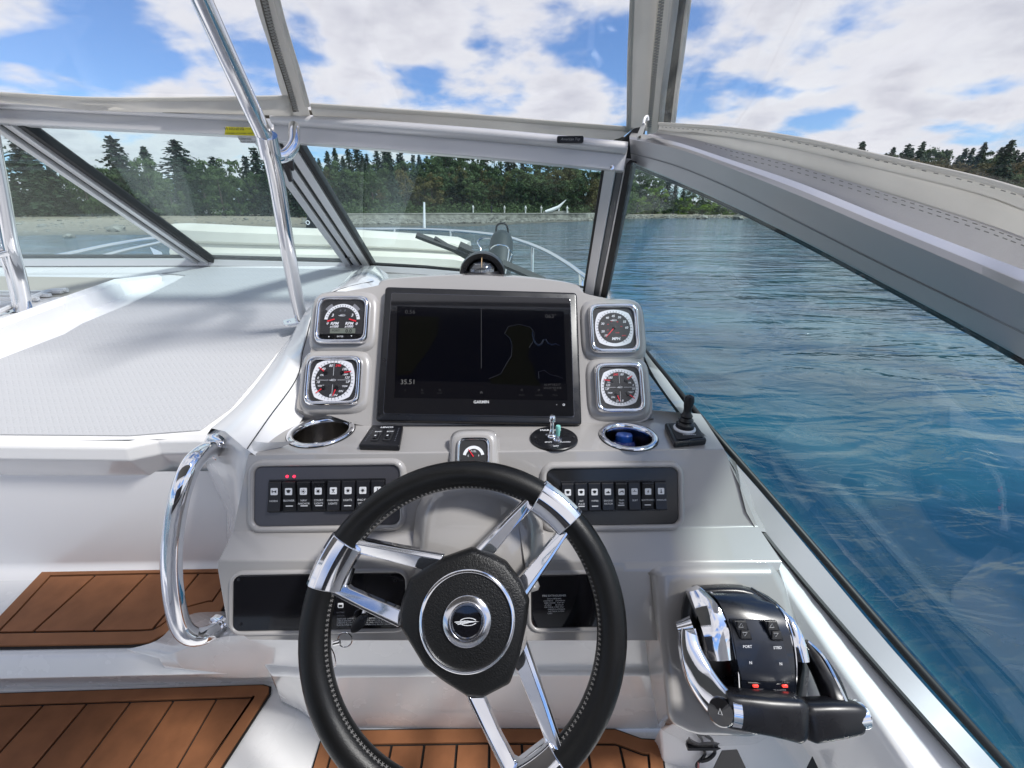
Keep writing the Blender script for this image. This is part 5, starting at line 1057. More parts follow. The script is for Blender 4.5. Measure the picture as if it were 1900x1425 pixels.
def spoke(outer, inner, rimpts):
    O = [W(a, b, .010) for a, b in outer]; I = [W(a, b, -.002) for a, b in inner]; n = len(O); k_ = [.30, .30, .34, .36, .40, .36, .34, .30, .30]
    Oi = []
    for i, (o, q) in enumerate(zip(O, I)): m_ = o.lerp(q, k_[i]); m_.z = .0105; Oi.append(m_)
    def zz(L, z): return [Vector((p.x, p.y, z)) for p in L]
    V, Fc = sheet([zz(O, -.010), zz(O, .0065), zz([o.lerp(q, .10) for o, q in zip(O, I)], .0100), Oi, zz([o.lerp(q, .96) for o, q in zip(O, I)], .0015), zz(I, .0), zz(I, -.010)]); m = 7
    Fc.append([r * n for r in range(m)]); Fc.append([r * n + n - 1 for r in range(m)][::-1])
    bm = bmesh.new(); vs = [bm.verts.new(v) for v in V]; [bm.faces.new([vs[i] for i in f]) for f in Fc]; bmesh.ops.recalc_face_normals(bm, faces=bm.faces[:]); V = [v.co.copy() for v in bm.verts]; bm.verts.index_update(); Fc = [[v.index for v in f.verts] for f in bm.faces]; bm.free()
    s = mk('spoke', V, Fc, chrome, sw_, bev=.0011, seg=3, lim=16)
    A = [math.degrees(math.atan2(W(a, b, .004).y, W(a, b, .004).x)) for a, b in rimpts]
    a0, a1 = min(A), max(A)
    if a1 - a0 > 180: a0, a1 = a1, a0 + 360
    n = 14; loops = []
    for k in range(n + 1):
        a = R_(a0 + (a1 - a0) * k / n); u = Vector((math.cos(a), math.sin(a), 0)); L = []
        for (x, z) in ((1.05, -.7), (1.10, 0), (1.04, .5), (.74, .92), (.3, 1.06), (-.3, 1.05), (-.8, .84), (-1.30, .45), (-1.36, -.2), (-1.05, -.6), (-.6, -1.0), (.5, -1.0)): L.append(u * (RM + x * RT) + Vector((0, 0, z * RT)))
        loops.append(L)
    V, Fc = loft(loops, True, True, True); mk('rim_clasp', V, Fc, chrome, s, bev=.0014, seg=3, lim=18)
spoke([(825, 1028), (745, 1015), (671, 1001), (626, 992), (598, 1034), (580, 1086), (604, 1099), (668, 1132), (738, 1166)], [(805, 1062), (732, 1043), (668, 1028), (663, 1032), (655, 1058), (646, 1086), (653, 1092), (700, 1112), (748, 1132)], [(628, 992), (582, 1086)])
spoke([(876, 1024), (937, 961), (996, 902), (1014, 891), (1048, 917), (1079, 952), (1066, 976), (1024, 1040), (977, 1110)], [(918, 1026), (957, 977), (998, 931), (1004, 936), (1020, 957), (1034, 979), (1030, 990), (995, 1035), (955, 1080)], [(1014, 892), (1080, 950)])
spoke([(862, 1290), (897, 1362), (925, 1422), (947, 1478), (1005, 1478), (1062, 1452), (1053, 1412), (1016, 1300), (978, 1190)], [(899, 1292), (925, 1352), (955, 1408), (963, 1412), (985, 1395), (1010, 1376), (1008, 1364), (984, 1303), (955, 1235)], [(935, 1490), (1075, 1455)])
# column behind the wheel
V, Fc = tube([Vector((0, 0, -.012)), Vector((0, .006, -.06)), Vector((0, .03, -.16))], [.03, .026, .034], 24); mk('steering_column', V, Fc, blk, sw_)
# ================================================================== THROTTLE
PT = PY(1335, 1052, .418)
M_T = frame(PT, (0, -.824, .567))
def Tt(px, py, w=0.): return onw(M_T, px, py, w)
fr = [Tt(1222, 1054), Tt(1438, 1054), Tt(1462, 1100), Tt(1478, 1180), Tt(1500, 1330), Tt(1400, 1366), Tt(1290, 1362), Tt(1240, 1338), Tt(1232, 1250)]
Wp = [M_T @ p for p in fr]
bk = [PY(1178, 1044, .43), PY(1420, 1014, .455), PY(1450, 1060, .44), PY(1480, 1150, .42), PY(1510, 1320, .40), PY(1400, 1382, .41), PY(1290, 1386, .42), PY(1222, 1352, .425), PY(1205, 1250, .43)]
md = [a.lerp(b, .12) for a, b in zip(Wp, bk)]
ctr = sum(Wp, Vector()) / len(Wp)
V, Fc = loft([bk, Wp], True, False, True); o = mk('throttle_box', V, Fc, gel_grey, cons, bev=.010, seg=4, lim=12)
tt = thing('throttle_control', 'black and chrome twin lever engine throttle beside the side deck', 'throttle', M_T)
Bo = [(1268, 1110), (1290, 1089), (1345, 1084), (1392, 1090), (1440, 1116), (1476, 1160), (1496, 1215), (1500, 1260), (1470, 1345), (1330, 1345), (1300, 1260), (1266, 1180)]
P0 = [Tt(a, b, 0).xy for a, b in Bo]; Pc = Vector((sum(p.x for p in P0) / len(P0), sum(p.y for p in P0) / len(P0)))
Bw = [[Tt(a, b, .0) for a, b in Bo], [Tt(a, b, .018) for a, b in Bo], [Vector((Pc.x + (Tt(a, b, .03).x - Pc.x) * .9, Pc.y + (Tt(a, b, .03).y - Pc.y) * .93, .030)) for a, b in Bo]]
V, Fc = loft([catmull(l, 3, True) for l in Bw], True, True, True); mk('base', V, Fc, blk, tt, bev=.004, seg=3, lim=30)
# crowned centre housing: arch along its length, extruded across
def arch_loft(L, R, hs, m, name, par, n=16, bev=.0015, thick=.02):   # L,R pixel edges top->bottom, hs heights along
    A = catmull([Tt(a, b, h) for (a, b), h in zip(L, hs)], 5); B = catmull([Tt(a, b, h) for (a, b), h in zip(R, hs)], 5)
    rows = []
    for a, b in zip(A, B):
        c = a.lerp(b, .5) + Vector((0, 0, .0025)); rows.append([a + Vector((0, 0, -thick)), a, a.lerp(b, .25) + Vector((0, 0, .0018)), c, a.lerp(b, .75) + Vector((0, 0, .0018)), b, b + Vector((0, 0, -thick))])
    V, Fc = sheet(rows); n0 = len(rows[0]); Fc.append(list(range(n0))[::-1]); Fc.append([len(V) - n0 + i for i in range(n0)]); return mk(name, V, Fc, m, par, ang=45)
hs = [.022, .040, .052, .056, .052, .040]
arch_loft([(1302, 1092), (1330, 1112), (1352, 1160), (1366, 1222), (1378, 1285), (1378, 1318)], [(1392, 1092), (1438, 1124), (1462, 1165), (1474, 1225), (1474, 1285), (1470, 1318)], hs, mat('navy_black_panel', (.008, .010, .016), .22, coat=.5), 'centre_cover', tt)
arch_loft([(1354, 1148), (1362, 1190), (1370, 1235), (1377, 1262)], [(1432, 1150), (1452, 1190), (1466, 1235), (1470, 1262)], [.0515, .056, .0575, .056], mat('button_panel', (.010, .013, .022), .3, coat=.3), 'button_panel', tt, thick=.004)
def hat(py): return .0525 + .006 * max(0, 1 - abs(py - 1215) / 80.0)
def tp(px, py, d=0.): return Tt(px, py, hat(py) + .0035 + d)
for (x0, y0), (x1, y1) in (((1370, 1150), (1388, 1188)), ((1427, 1150), (1446, 1190))):
    pts = [(x0 - 12, y0), (x0 + 12, y0 + 0), (x1 + 10, y1), (x1 - 12, y1)]
    V, Fc = prism([tp(a, b).xy for a, b in pts], hat(1170) + .001, hat(1170) + .0045); mk('button_frame', V, Fc, blk, tt, bev=.0012)
    for k, f in enumerate((.27, .72)):
        cx, cy_ = x0 + (x1 - x0) * f, y0 + (y1 - y0) * f
        V, Fc = prism([tp(a, b, .001).xy for a, b in ((cx - 9, cy_ - 8), (cx + 8, cy_ - 8), (cx + 10, cy_ + 8), (cx - 8, cy_ + 8))], hat(1170) + .004, hat(1170) + .006); bq = mk('button', V, Fc, blk_m, tt, bev=.0008)
        s = 1 if k == 0 else -1; q = [tp(a, b, .003) for a, b in ((cx - 4.2, cy_ + 3.5 * s), (cx + 4.2, cy_ + 3.5 * s), (cx, cy_ - 4 * s))]
        V, Fc = tube([Vector((p.x, p.y, hat(1170) + .0061)) for p in q], .00028, 4, True); mk('arrow', V, Fc, white_p, bq)
for s, px, py, sz in (('PORT', 1387, 1200, .0040), ('STBD', 1443, 1202, .0040), ('N', 1393, 1230, .0042), ('N', 1449, 1232, .0042)):
    p = tp(px, py, .0012); text(s, sz, p.x, p.y, p.z, white_p, tt, bold=.01)
for s, px, py in (('SYNC', 1411, 1280), ('TRANSFER', 1447, 1281)): p = Tt(px, py, .0555); text(s, .003, p.x, p.y, p.z, mat('faint_print', (.2, .2, .22), .5), tt)
for px in (1400, 1454):
    c = Tt(px, 1271, .054); V, Fc = prism(rrect(c.x, c.y, .006, .0028, .001), .054, .0572); mk('indicator_lamp', V, Fc, mat('red_indicator', (.6, .03, .03), .3, emit=((1, .06, .04), .7)), tt, bev=.0005)
V, Fc = prism([Tt(a, b, .054).xy for a, b in ((1386, 1264), (1464, 1266), (1464, 1268.5), (1386, 1266.5))], .052, .0562); mk('groove', V, Fc, blk_g, tt)
# chrome cheeks of the two lever hubs
arch_loft([(1279, 1098), (1292, 1135), (1306, 1180), (1318, 1226)], [(1301, 1090), (1330, 1120), (1352, 1165), (1362, 1224)], [.030, .044, .052, .052], chrome, 'lever_cheek', tt, thick=.012)
arch_loft([(1443, 1128), (1458, 1160), (1470, 1195), (1481, 1228)], [(1449, 1127), (1475, 1152), (1492, 1185), (1503, 1228)], [.034, .044, .050, .052], chrome, 'lever_cheek', tt, thick=.010)
# chrome trim lines beside the centre cover
for L in ([(1303, 1090), (1334, 1112), (1356, 1160), (1369, 1222), (1374, 1290), (1375, 1312)], [(1394, 1090), (1441, 1122), (1466, 1165), (1477, 1225), (1476, 1285), (1472, 1316)]):
    V, Fc = tube(catmull([Tt(a, b, h - .002) for (a, b), h in zip(L, hs)], 5), .0011, 6); mk('trim_line', V, Fc, chrome, tt)
# port lever: chrome arm with pivot cone, bent round to the grip
def lev(pts, ws, name, m, par, n=5, th=.006, sq=6):
    loops = []; P = catmull([Tt(a, b, h) for a, b, h in pts], n); ns = len(P)
    for i, p in enumerate(P):
        t = (P[min(i + 1, ns - 1)] - P[max(i - 1, 0)]).normalized(); nz_ = Vector((0, 0, 1)); s = t.cross(nz_).normalized(); u = s.cross(t)
        f = i / (ns - 1) * (len(ws) - 1); k = min(int(f), len(ws) - 2); w_ = ws[k][0] + (ws[k + 1][0] - ws[k][0]) * (f - k); h_ = ws[k][1] + (ws[k + 1][1] - ws[k][1]) * (f - k)
        loops.append([p + s * (w_ * math.copysign(abs(math.cos(a)) ** .55, math.cos(a))) + u * (h_ * math.copysign(abs(math.sin(a)) ** .55, math.sin(a))) for a in [6.2832 * q / 24 for q in range(24)]])
    V, Fc = loft(loops, True, True, True); return mk(name, V, Fc, m, par, ang=55)
lv = lev([(1275, 1165, .040), (1280, 1205, .046), (1297, 1250, .054), (1325, 1292, .062), (1356, 1322, .068)], [(.009, .006), (.0125, .008), (.016, .009), (.0165, .011), (.0165, .014)], 'lever_arm', chrome, tt)
c0 = Tt(1258, 1166, .036); c1 = Tt(1286, 1160, .042)
V, Fc = tube([c0, c0.lerp(c1, .5), c1], [.007, .0085, .0105], 24); mk('lever_pivot', V, Fc, chrome, tt)
g1 = lev([(1346, 1312, .069), (1360, 1314, .070), (1420, 1322, .072), (1474, 1330, .070), (1482, 1331, .069)], [(.0165, .0135), (.0175, .0145), (.0185, .0145), (.0215, .0145), (.0165, .0105)], 'grip', blk, tt)
V, Fc = tube([Tt(1350, 1313, .069), Tt(1366, 1316, .070)], .0178, 28); mk('grip_collar', V, Fc, chrome, tt)
b0 = Tt(1338, 1320, .075); V, Fc = lathe([(.0135, -.004), (.0135, .002), (.012, .0045), (.0001, .0052)], 28); q = mk('thumb_button', V, Fc, blk_g, tt); q.location = b0; q.rotation_euler = (R_(-15), R_(-35), 0)
V, Fc = tube([Vector((-.002, -.002, .0058)), Vector((.002, -.002, .0058)), Vector((0, .003, .0056))], .0003, 4, True); mk('arrow', V, Fc, white_p, q)
# starboard lever: black arm and grip with chrome end
lev([(1488, 1190, .030), (1512, 1222, .038), (1535, 1262, .050), (1550, 1300, .062), (1560, 1330, .066)], [(.004, .010), (.009, .012), (.011, .012), (.010, .012), (.008, .010)], 'lever_arm', blk, tt)
V, Fc = tube(catmull([Tt(1500, 1190, .040), Tt(1528, 1218, .05), Tt(1552, 1262, .062), Tt(1571, 1302, .074)], 5), .0013, 6); mk('trim_line', V, Fc, chrome, tt)
lev([(1491, 1335, .069), (1499, 1335, .070), (1540, 1331, .071), (1578, 1328, .070), (1584, 1328, .069)], [(.0150, .0105), (.0190, .0135), (.0175, .0135), (.0152, .0130), (.0135, .0120)], 'grip', blk, tt)
V, Fc = tube([Tt(1580, 1328, .069), Tt(1599, 1326, .069), Tt(1604, 1326, .069)], [.0138, .0130, .010], 26); mk('grip_end', V, Fc, chrome, tt)
# hook with cord under the box, warning label on the side panel
hk = thing('lanyard_switch', 'black kill switch bracket with a cord hanging under the throttle box', 'switch')
V, Fc = boxbar(PY(1272, 1378, .425), PY(1350, 1378, .425), .007, .02, (0, -1, 0)); mk('bracket', V, Fc, blk, hk, bev=.001)
V, Fc = join(tube(catmull([PY(1300, 1380, .42), PY(1308, 1398, .415), PY(1300, 1410, .41), PY(1292, 1420, .41), PY(1296, 1432, .41)], 5), .0022, 8), tube(catmull([PY(1322, 1380, .42), PY(1326, 1396, .415), PY(1315, 1408, .41), PY(1300, 1412, .41)], 5), .0028, 8), tube([PY(1330, 1380, .42), PY(1333, 1396, .418)], .003, 8)); mk('cord', V, Fc, blk, hk)
V, Fc = tube([PY(1296, 1414, .409), PY(1296, 1440, .405)], .0016, 8); mk('pink_cord', V, Fc, mat('pink_cord', (.5, .2, .2), .7), hk)
wl = thing('warning_label', 'black marks of a warning label at the lower edge under the throttle', 'sticker')
pn = (PY(1500, 1320, .40) - PY(1380, 1360, .42)).cross(PY(1380, 1440, .38) - PY(1380, 1360, .42)).normalized()
sp0 = PY(1400, 1400, .36)
for L in ([(1340, 1393), (1368, 1391), (1396, 1450), (1312, 1450)], [(1508, 1404), (1530, 1450), (1486, 1450)]):
    q = [plane(a, b, PY(1420, 1400, .352), (0, -.75, .66)) for a, b in L]; V, Fc = loft([q, [p + Vector((0, .001, -.001)) for p in q]], True, True, True); mk('mark', V, Fc, blk_m, wl, smooth=False)

# ================================================================== GRAB RAIL, POLES
gr = thing('grab_rail', 'thick curved chrome grab rail beside the step, left of the console', 'rail')
GP = [PY(397, 833, .585), PY(380, 838, .55), PY(356, 862, .515), PY(335, 915, .49), PY(322, 985, .475), PY(318, 1050, .462), PY(323, 1110, .452), PY(335, 1160, .446), PY(355, 1180, .447), PY(380, 1179, .456), PY(402, 1168, .475)]
V, Fc = tube(catmull(GP, 8), .0124, 26); mk('tube', V, Fc, chrome, gr)
for (a, b, y) in ((402, 832, .592), (409, 1167, .482)):
    V, Fc = lathe([(.023, -.004), (.0225, .001), (.019, .003), (.014, .0035)], 30, True); q = mk('flange', V, Fc, chrome, gr); q.matrix_world = frame(PY(a, b, y), (-.35, -1, .1))
def pole(label, base, pts, r, plate):
    t = thing('support_pole', label, 'pole', Matrix.Translation(base), 'polished canopy poles')
    Wp_ = [p - base for p in pts]; V, Fc = tube(catmull(Wp_, 6), r, 24); mk('tube', V, Fc, steel, t)
    n = Vector((0, -.2, 1)).normalized(); T_ = frame((0, 0, 0), n, (0, 1, 0)); V, Fc = prism(rrect(0, 0, plate[0], plate[1], .008), -.002, .003); o = mk('base_plate', V, Fc, chrome, t, bev=.001); o.matrix_parent_inverse = Matrix.Identity(4); o.matrix_basis = T_ @ Matrix.Rotation(R_(plate[2]), 4, 'Z')
    for s in (-1, 1): V, Fc = lathe([(.0048, .003), (.004, .0045), (.0001, .005)], 14, False, True, s * plate[0] * .36, 0); mk('screw', V, Fc, steel, o)
    return t
pb = PY(560, 594, .96)
pl1 = pole('polished steel pole standing beside the RPM gauge and leaning over the windshield', pb, [pb, PY(548, 540, .93), PY(530, 440, .88), PY(512, 330, .84), PY(494, 262, .815), PY(466, 200, .795), PY(429, 120, .765), PY(395, 45, .74), PY(357, -40, .715), PY(317, -130, .69), PY(245, -290, .645), PY(165, -470, .60)], .0135, (.075, .032, 30))
V, Fc = tube([PY(502, 290, .83) - pb, PY(494, 250, .812) - pb], .0165, 24); mk('sleeve', V, Fc, steel, pl1)
V, Fc = tube(catmull([PY(512, 292, .86), PY(530, 288, .875), PY(545, 268, .90), PY(546, 245, .93), PY(546, 236, .95)], 6), .0105, 18); br = mk('brace', [v - pb for v in V], Fc, chrome, pl1)
pb = deck(48, 577) + Vector((0, 0, .035)); pb = PY(46, 577, deck(46, 577).y)
pole('polished steel pole at the far port side standing on the companionway lip', pb, [pb, PY(36, 520, pb.y - .01), PY(18, 450, pb.y - .03), PY(-2, 340, pb.y - .06), PY(-40, 150, pb.y - .12), PY(-90, -60, pb.y - .20), PY(-150, -300, pb.y - .28)], .0145, (.09, .034, 20))
r3 = thing('cross_rail', 'short polished rail joined to the far port pole', 'rail')
V, Fc = tube([PY(-60, 476, pb.y - .06), PY(0, 470, pb.y - .035), PY(20, 466, pb.y - .03)], .011, 16); mk('tube', V, Fc, steel, r3); V, Fc = tube([PY(-30, 450, pb.y - .05), PY(0, 462, pb.y - .035), PY(15, 500, pb.y - .02), PY(25, 545, pb.y - .015), PY(32, 577, pb.y)], .007, 12); mk('tube', V, Fc, steel, r3)

# ================================================================== WINDSHIELD
ws = thing('windshield', 'aluminium framed boat windshield of tinted glass panes', 'windshield')
NB_ = Vector((0, -math.sin(R_(34)), -math.cos(R_(34)))) * -1     # normal of the raked centre panes
NB_ = Vector((0, .30, .45)).normalized(); NB_ = Vector((0, -.56, .83))
YB, YT = 1.45, 1.02
def bt_(px, py): return PY(px, py, YB)
def rail(name, a, b, w_, t_, n, m, bev=.002, ext=0): V, Fc = boxbar(a, b, w_, t_, n, ext); return mk(name, V, Fc, m, ws, bev=bev)
FW = Vector((0, -1, .1))
# bottom rails with their black seals
Bn = Vector((0, -1, .35))
rail('bottom_rail', bt_(-120, 489), bt_(392, 488), .024, .03, Bn, alu); rail('bottom_seal', bt_(-120, 477) + Vector((0, .01, 0)), bt_(392, 478) + Vector((0, .01, 0)), .012, .024, Bn, rubber)
rail('bottom_rail', bt_(392, 489), bt_(688, 496), .020, .03, Bn, alu); rail('bottom_seal', bt_(392, 478) + Vector((0, .01, 0)), bt_(688, 486) + Vector((0, .01, 0)), .011, .024, Bn, rubber)
c_a, c_b = PY(688, 499, 1.44), PY(1118, 550, 1.15)
cm_ = [PY(688, 500, 1.44), PY(790, 506, 1.40), PY(900, 516, 1.34), PY(1010, 531, 1.25), PY(1118, 551, 1.15)]
for a, b in zip(cm_, cm_[1:]): rail('bottom_rail', a, b, .020, .03, Bn, alu, ext=.003)
cs_ = [PY(688, 491, 1.45), PY(790, 497, 1.41), PY(900, 508, 1.35), PY(1010, 523, 1.26), PY(1118, 543, 1.16)]
for a, b in zip(cs_, cs_[1:]): rail('bottom_seal', a, b, .012, .024, Bn, rubber, ext=.003)
# top rails
TA = [PY(-160, 205, YT), PY(0, 212, YT), PY(200, 222, YT), PY(400, 232, YT), PY(500, 238, YT)]
for a, b in zip(TA, TA[1:]): rail('top_rail', a, b, .038, .022, FW, alu, ext=.002)
V, Fc = tube([p + Vector((0, -.012, .016)) for p in TA], .009, 12); mk('rounded_edge', V, Fc, alu, ws)
TB = [PY(515, 242, YT), PY(700, 256, 1.0), PY(900, 272, .975), PY(1050, 286, .955), PY(1158, 297, .94)]
for a, b in zip(TB, TB[1:]): rail('top_rail', a, b, .044, .022, FW, alu, ext=.002)
V, Fc = tube([p + Vector((0, -.012, .019)) for p in TB], .011, 14); mk('rounded_edge', V, Fc, alu, ws)
# posts
def post(px0, px1, ws_, label=None):
    a, b = PY(*px0, YB), PY(*px1, YT)
    for off_, w_, m, th, dz in ws_:
        s = Vector((1, 0, 0)); V, Fc = boxbar(a + s * off_, b + s * off_, w_, th, NB_); mk('post' if m is alu else 'post_seal', [Vector(v) + NB_ * dz for v in V], Fc, m, ws, bev=.0015)
post((382, 484), (12, 222), ((-.024, .020, alu, .03, 0), (-.009, .006, rubber, .02, 0), (.006, .021, alu, .028, 0), (.0265, .018, rubber, .02, -.004)))
post((672, 490), (512, 246), ((-.040, .020, alu, .026, 0), (-.026, .006, rubber, .018, 0), (-.012, .018, alu, .026, 0), (.002, .008, rubber, .018, 0), (.018, .022, alu, .03, .004), (.036, .012, rubber, .02, -.002)))
# helm corner post, nearly upright
ca, cb = PY(1100, 545, 1.14), PY(1150, 300, .945)
nC = Vector((-.25, -1, .3))
for off_, w_, m, th in ((-.030, .006, rubber, .02), (-.016, .024, alu, .026), (.004, .014, alu_d, .02), (.018, .016, alu, .026)):
    V, Fc = boxbar(ca + Vector((off_ + .006, 0, 0)), cb + Vector((off_, 0, 0)), w_, th, nC); mk('corner_post', V, Fc, m, ws, bev=.002)
p = cb + Vector((-.018, -.014, -.012)); V, Fc = lathe([(.0045, 0), (.004, .003), (.0001, .0035)], 14, False, True); s = mk('screw', V, Fc, chrome, ws); s.matrix_world = frame(p, (0, -1, .2))
sa, sb_ = PY(1122, 548, 1.13), PY(1172, 302, .93)
V, Fc = boxbar(sa, sb_, .016, .02, (-.5, -1, .2)); mk('side_seal', V, Fc, rubber, ws, bev=.002)
V, Fc = loft([[PY(a, b, y) for a, b in ((1150, 262), (1176, 238), (1198, 234), (1190, 310), (1160, 318))] for y in (.96, .99)], True, True, True); mk('corner_gap_filler', V, Fc, rubber, ws, bev=.003)  # dark filler added to close a bright gap at the rail corner
# side window: sill and top rail running aft
SB0 = [PY(1118, 552, 1.13), PY(1160, 600, .95), PY(1200, 655, .82), PY(1310, 790, .62), PY(1480, 990, .44), PY(1680, 1200, .33), PY(1800, 1330, .27), PY(1960, 1500, .225)]
sill = [PY(1112, 560, 1.12), PY(1187, 655, .80), PY(1295, 790, .605), PY(1400, 915, .49), PY(1470, 1000, .43), PY(1640, 1212, .315), PY(1822, 1430, .235), PY(1950, 1590, .2)]
def ribbon(px_rows, Ys, name, m, par, bev=None, thick=(0, 0, -.004), n=5):
    rows = [catmull([PY(a, b, y) for (a, b), y in zip(r, Yr)], n) for r, Yr in zip(px_rows, Ys)]
    V, Fc = sheet(rows); V, Fc = extr(V, Fc, thick); return mk(name, V, Fc, m, par, bev=bev, ang=40)
Yk = YK; inn = INN
mid = [(1190, 650), (1300, 786), (1405, 905), (1478, 992), (1652, 1200), (1858, 1430), (1990, 1580)]
out_ = [(1192, 640), (1312, 778), (1432, 915), (1508, 1000), (1685, 1198), (1893, 1430), (2030, 1580)]
inn2 = [(a - 5, b + 2) for a, b in inn]
ribbon([inn, mid], [Yk, [y + .002 for y in Yk]], 'sill_rail', alu, ws, thick=(.003, .003, -.012))
ribbon([inn2, inn], [[y - .003 for y in Yk], [y - .001 for y in Yk]], 'sill_gasket', rubber, ws, thick=(.003, .003, -.01))
V, Fc = tube(catmull([PY((a + c) / 2, (b + d) / 2, y + .004) for (a, b), (c, d), y in zip(mid, out_, Yk)], 5), [.0052 + 0 * k for k in range(31)], 12, flat=1.0); mk('sill_seal', V, Fc, rubber, ws)
V, Fc = tube(catmull([PY(1120, 555, 1.12), PY(1150, 592, .98), PY(1192, 645, .80)], 4), .006, 10); mk('sill_seal', V, Fc, rubber, ws)
rail_m = mat('brushed_rail', (.52, .51, .52), .36, .55, bump=(260, .06, .001, 2), rvar=(8, .32, .42))
# top rail of the side window: wide brushed extrusion
Yt = [.95, .86, .75, .62, .50, .40, .335, .29, .22]
lowr = [(1172, 303), (1250, 335), (1352, 380), (1480, 443), (1640, 527), (1800, 612), (1905, 670), (2010, 728), (2260, 852)]
crs = [(1170, 284), (1252, 307), (1352, 348), (1480, 412), (1640, 493), (1800, 571), (1905, 622), (2010, 674), (2260, 788)]
ridge = [(1168, 258), (1255, 276), (1355, 312), (1480, 362), (1640, 431), (1800, 500), (1905, 548), (2010, 594), (2260, 698)]
upr = [(1172, 246), (1255, 263), (1355, 295), (1480, 337), (1640, 401), (1800, 462), (1905, 502), (2010, 548), (2260, 652)]
rows = [catmull([PY(a, b, y + d) for (a, b), y in zip(r, Yt)], 6) for r, d in ((lowr, .0), (crs, -.003), (crs, -.0045), (ridge, -.013), ([(a, b * .55 + d * .45) for (a, b), (c, d) in zip(ridge, upr)], -.007), (upr, .012))]
rows.insert(0, [p + Vector((.012, .006, .004)) for p in rows[0]]); rows.append([p + Vector((.02, .01, .0)) for p in rows[-1]])
V, Fc = sheet(rows); mk('side_top_rail', V, Fc, rail_m, ws, bev=.011, seg=6, lim=9)
rows = [catmull([PY(a, b + d2, y + d) for (a, b), y in zip(crs, Yt)], 6) for d, d2 in ((-.0056, -.8), (-.0056, .8))]
V, Fc = sheet(rows); V, Fc = extr(V, Fc, (.001, .003, 0)); mk('side_rail_groove', V, Fc, mat('groove_grey', (.30, .30, .31), .6, .3), ws)
V, Fc = tube(catmull([PY(a, b + 3, y + .004) for (a, b), y in zip(lowr, Yt)], 6), .0032, 8); mk('side_top_seal', V, Fc, rubber, ws)
# panes
def pane(pts, label=None, th=.004, nrm=None, m=None, par=None, name='pane'):
    pts = [Vector(p) for p in pts]; n = (pts[1] - pts[0]).cross(pts[-1] - pts[0]).normalized() * th
    V, Fc = loft([pts, [p + n for p in pts]], True, True, True); return mk(name, V, Fc, m or wglass, par or ws, smooth=False)
pane([PY(-130, 484, YB), PY(385, 484, YB), PY(12, 218, YT), PY(-420, 205, YT)])
pane([PY(390, 484, YB), PY(660, 490, YB), PY(500, 245, YT), PY(20, 220, YT)])
# helm pane, slightly curved
gb = [PY(690, 494, 1.445), PY(800, 500, 1.40), PY(900, 510, 1.34), PY(1010, 525, 1.25), PY(1100, 541, 1.16)]; gt = [PY(528, 250, 1.018), PY(700, 262, 1.0), PY(850, 276, .98), PY(1010, 290, .96), PY(1142, 303, .945)]
V, Fc = sheet([catmull(gb, 4), catmull([a.lerp(b, .5) for a, b in zip(gb, gt)], 4), catmull(gt, 4)]); V, Fc = extr(V, Fc, (0, .003, .002)); mk('pane', V, Fc, wglass, ws, ang=60)
q1, q2, q3 = PY(1192, 642, .805), PY(1893, 1430, .280), PY(1905, 671, .340); qn = (q2 - q1).cross(q3 - q1).normalized()
def gp(a, b): return plane(a, b, q1, qn)
sl = catmull([gp(a, b) for a, b in ((1126, 556), (1192, 644), (1312, 780), (1432, 917), (1508, 1002), (1685, 1200), (1893, 1432), (2030, 1585))], 6)
su = catmull([gp(a, b - 2) for a, b in lowr[:8]], 6)
V, Fc = sheet([[a.lerp(b, k / 8) for a, b in zip(sl, su)] for k in range(9)]); V, Fc = extr(V, Fc, (.003, .002, 0)); mk('side_pane', V, Fc, glass_mat('side_glass', (.90, .975, .98), .03), ws, ang=80)
# latches on the door frame
def lt(label, c, up):
    t = thing('latch', label, 'latch', frame(c, (0, -1, .3)), 'black windshield latches'); V, Fc = prism(rrect(0, 0, .020, .024, .004), 0, .006); mk('body', V, Fc, blk, t, bev=.001)
    V, Fc = prism([(-.004, -.004), (.006, -.010), (.010, -.034 if up else .03), (.002, -.036 if up else .034), (-.006, -.012)], .006, .012); mk('lever', V, Fc, blk, t, bev=.0012)
    for x, y in ((-.006, .004), (.006, .008)): V, Fc = lathe([(.003, .006), (.0025, .008), (.0001, .0085)], 12, False, True, x, y); mk('screw', V, Fc, silver, t)
lt('black latch at the top of the door frame under the chrome brace', PY(537, 306, .97), True)
lt('black latch low on the door frame just above the bottom seal', PY(646, 472, 1.40), False)
# stickers on the frame and pane
def sticker(label, pts4, Y, m, lines, col, h):
    P_ = [PY(a, b, y) for (a, b), y in zip(pts4, Y)]; c = sum(P_, Vector()) / 4; n = (P_[1] - P_[0]).cross(P_[3] - P_[0]).normalized()
    if n.y > 0: n = -n
    T_ = frame(c, n); t = thing('warning_sticker', label, 'sticker', T_); L = [(T_.inverted() @ p).xy for p in P_]; V, Fc = prism(L, 0, .0008); mk('label', V, Fc, m, t, smooth=False)
    for s, sz, x, y, mm in lines: text(s, sz, x, y, .0012, mm, t, al='LEFT')
yel = mat('yellow_label', (.75, .68, .02), .5); whi = mat('white_label', (.75, .76, .77), .5); dk = mat('label_ink', (.05, .05, .06), .6); blu = mat('label_blue_ink', (.03, .08, .4), .5)
sticker('yellow WARNING sticker on the top rail beside the chrome pole', [(417, 250), (474, 252), (474, 237), (419, 235)], [YT - .016] * 4, yel, (('WARNING', .008, -.030, .004, dk), ('CLOSE AND LATCH WHEN UNDER WAY', .0034, -.030, -.004, dk), ('SEE OWNERS MANUAL', .0034, .004, .004, dk)), dk, .01)
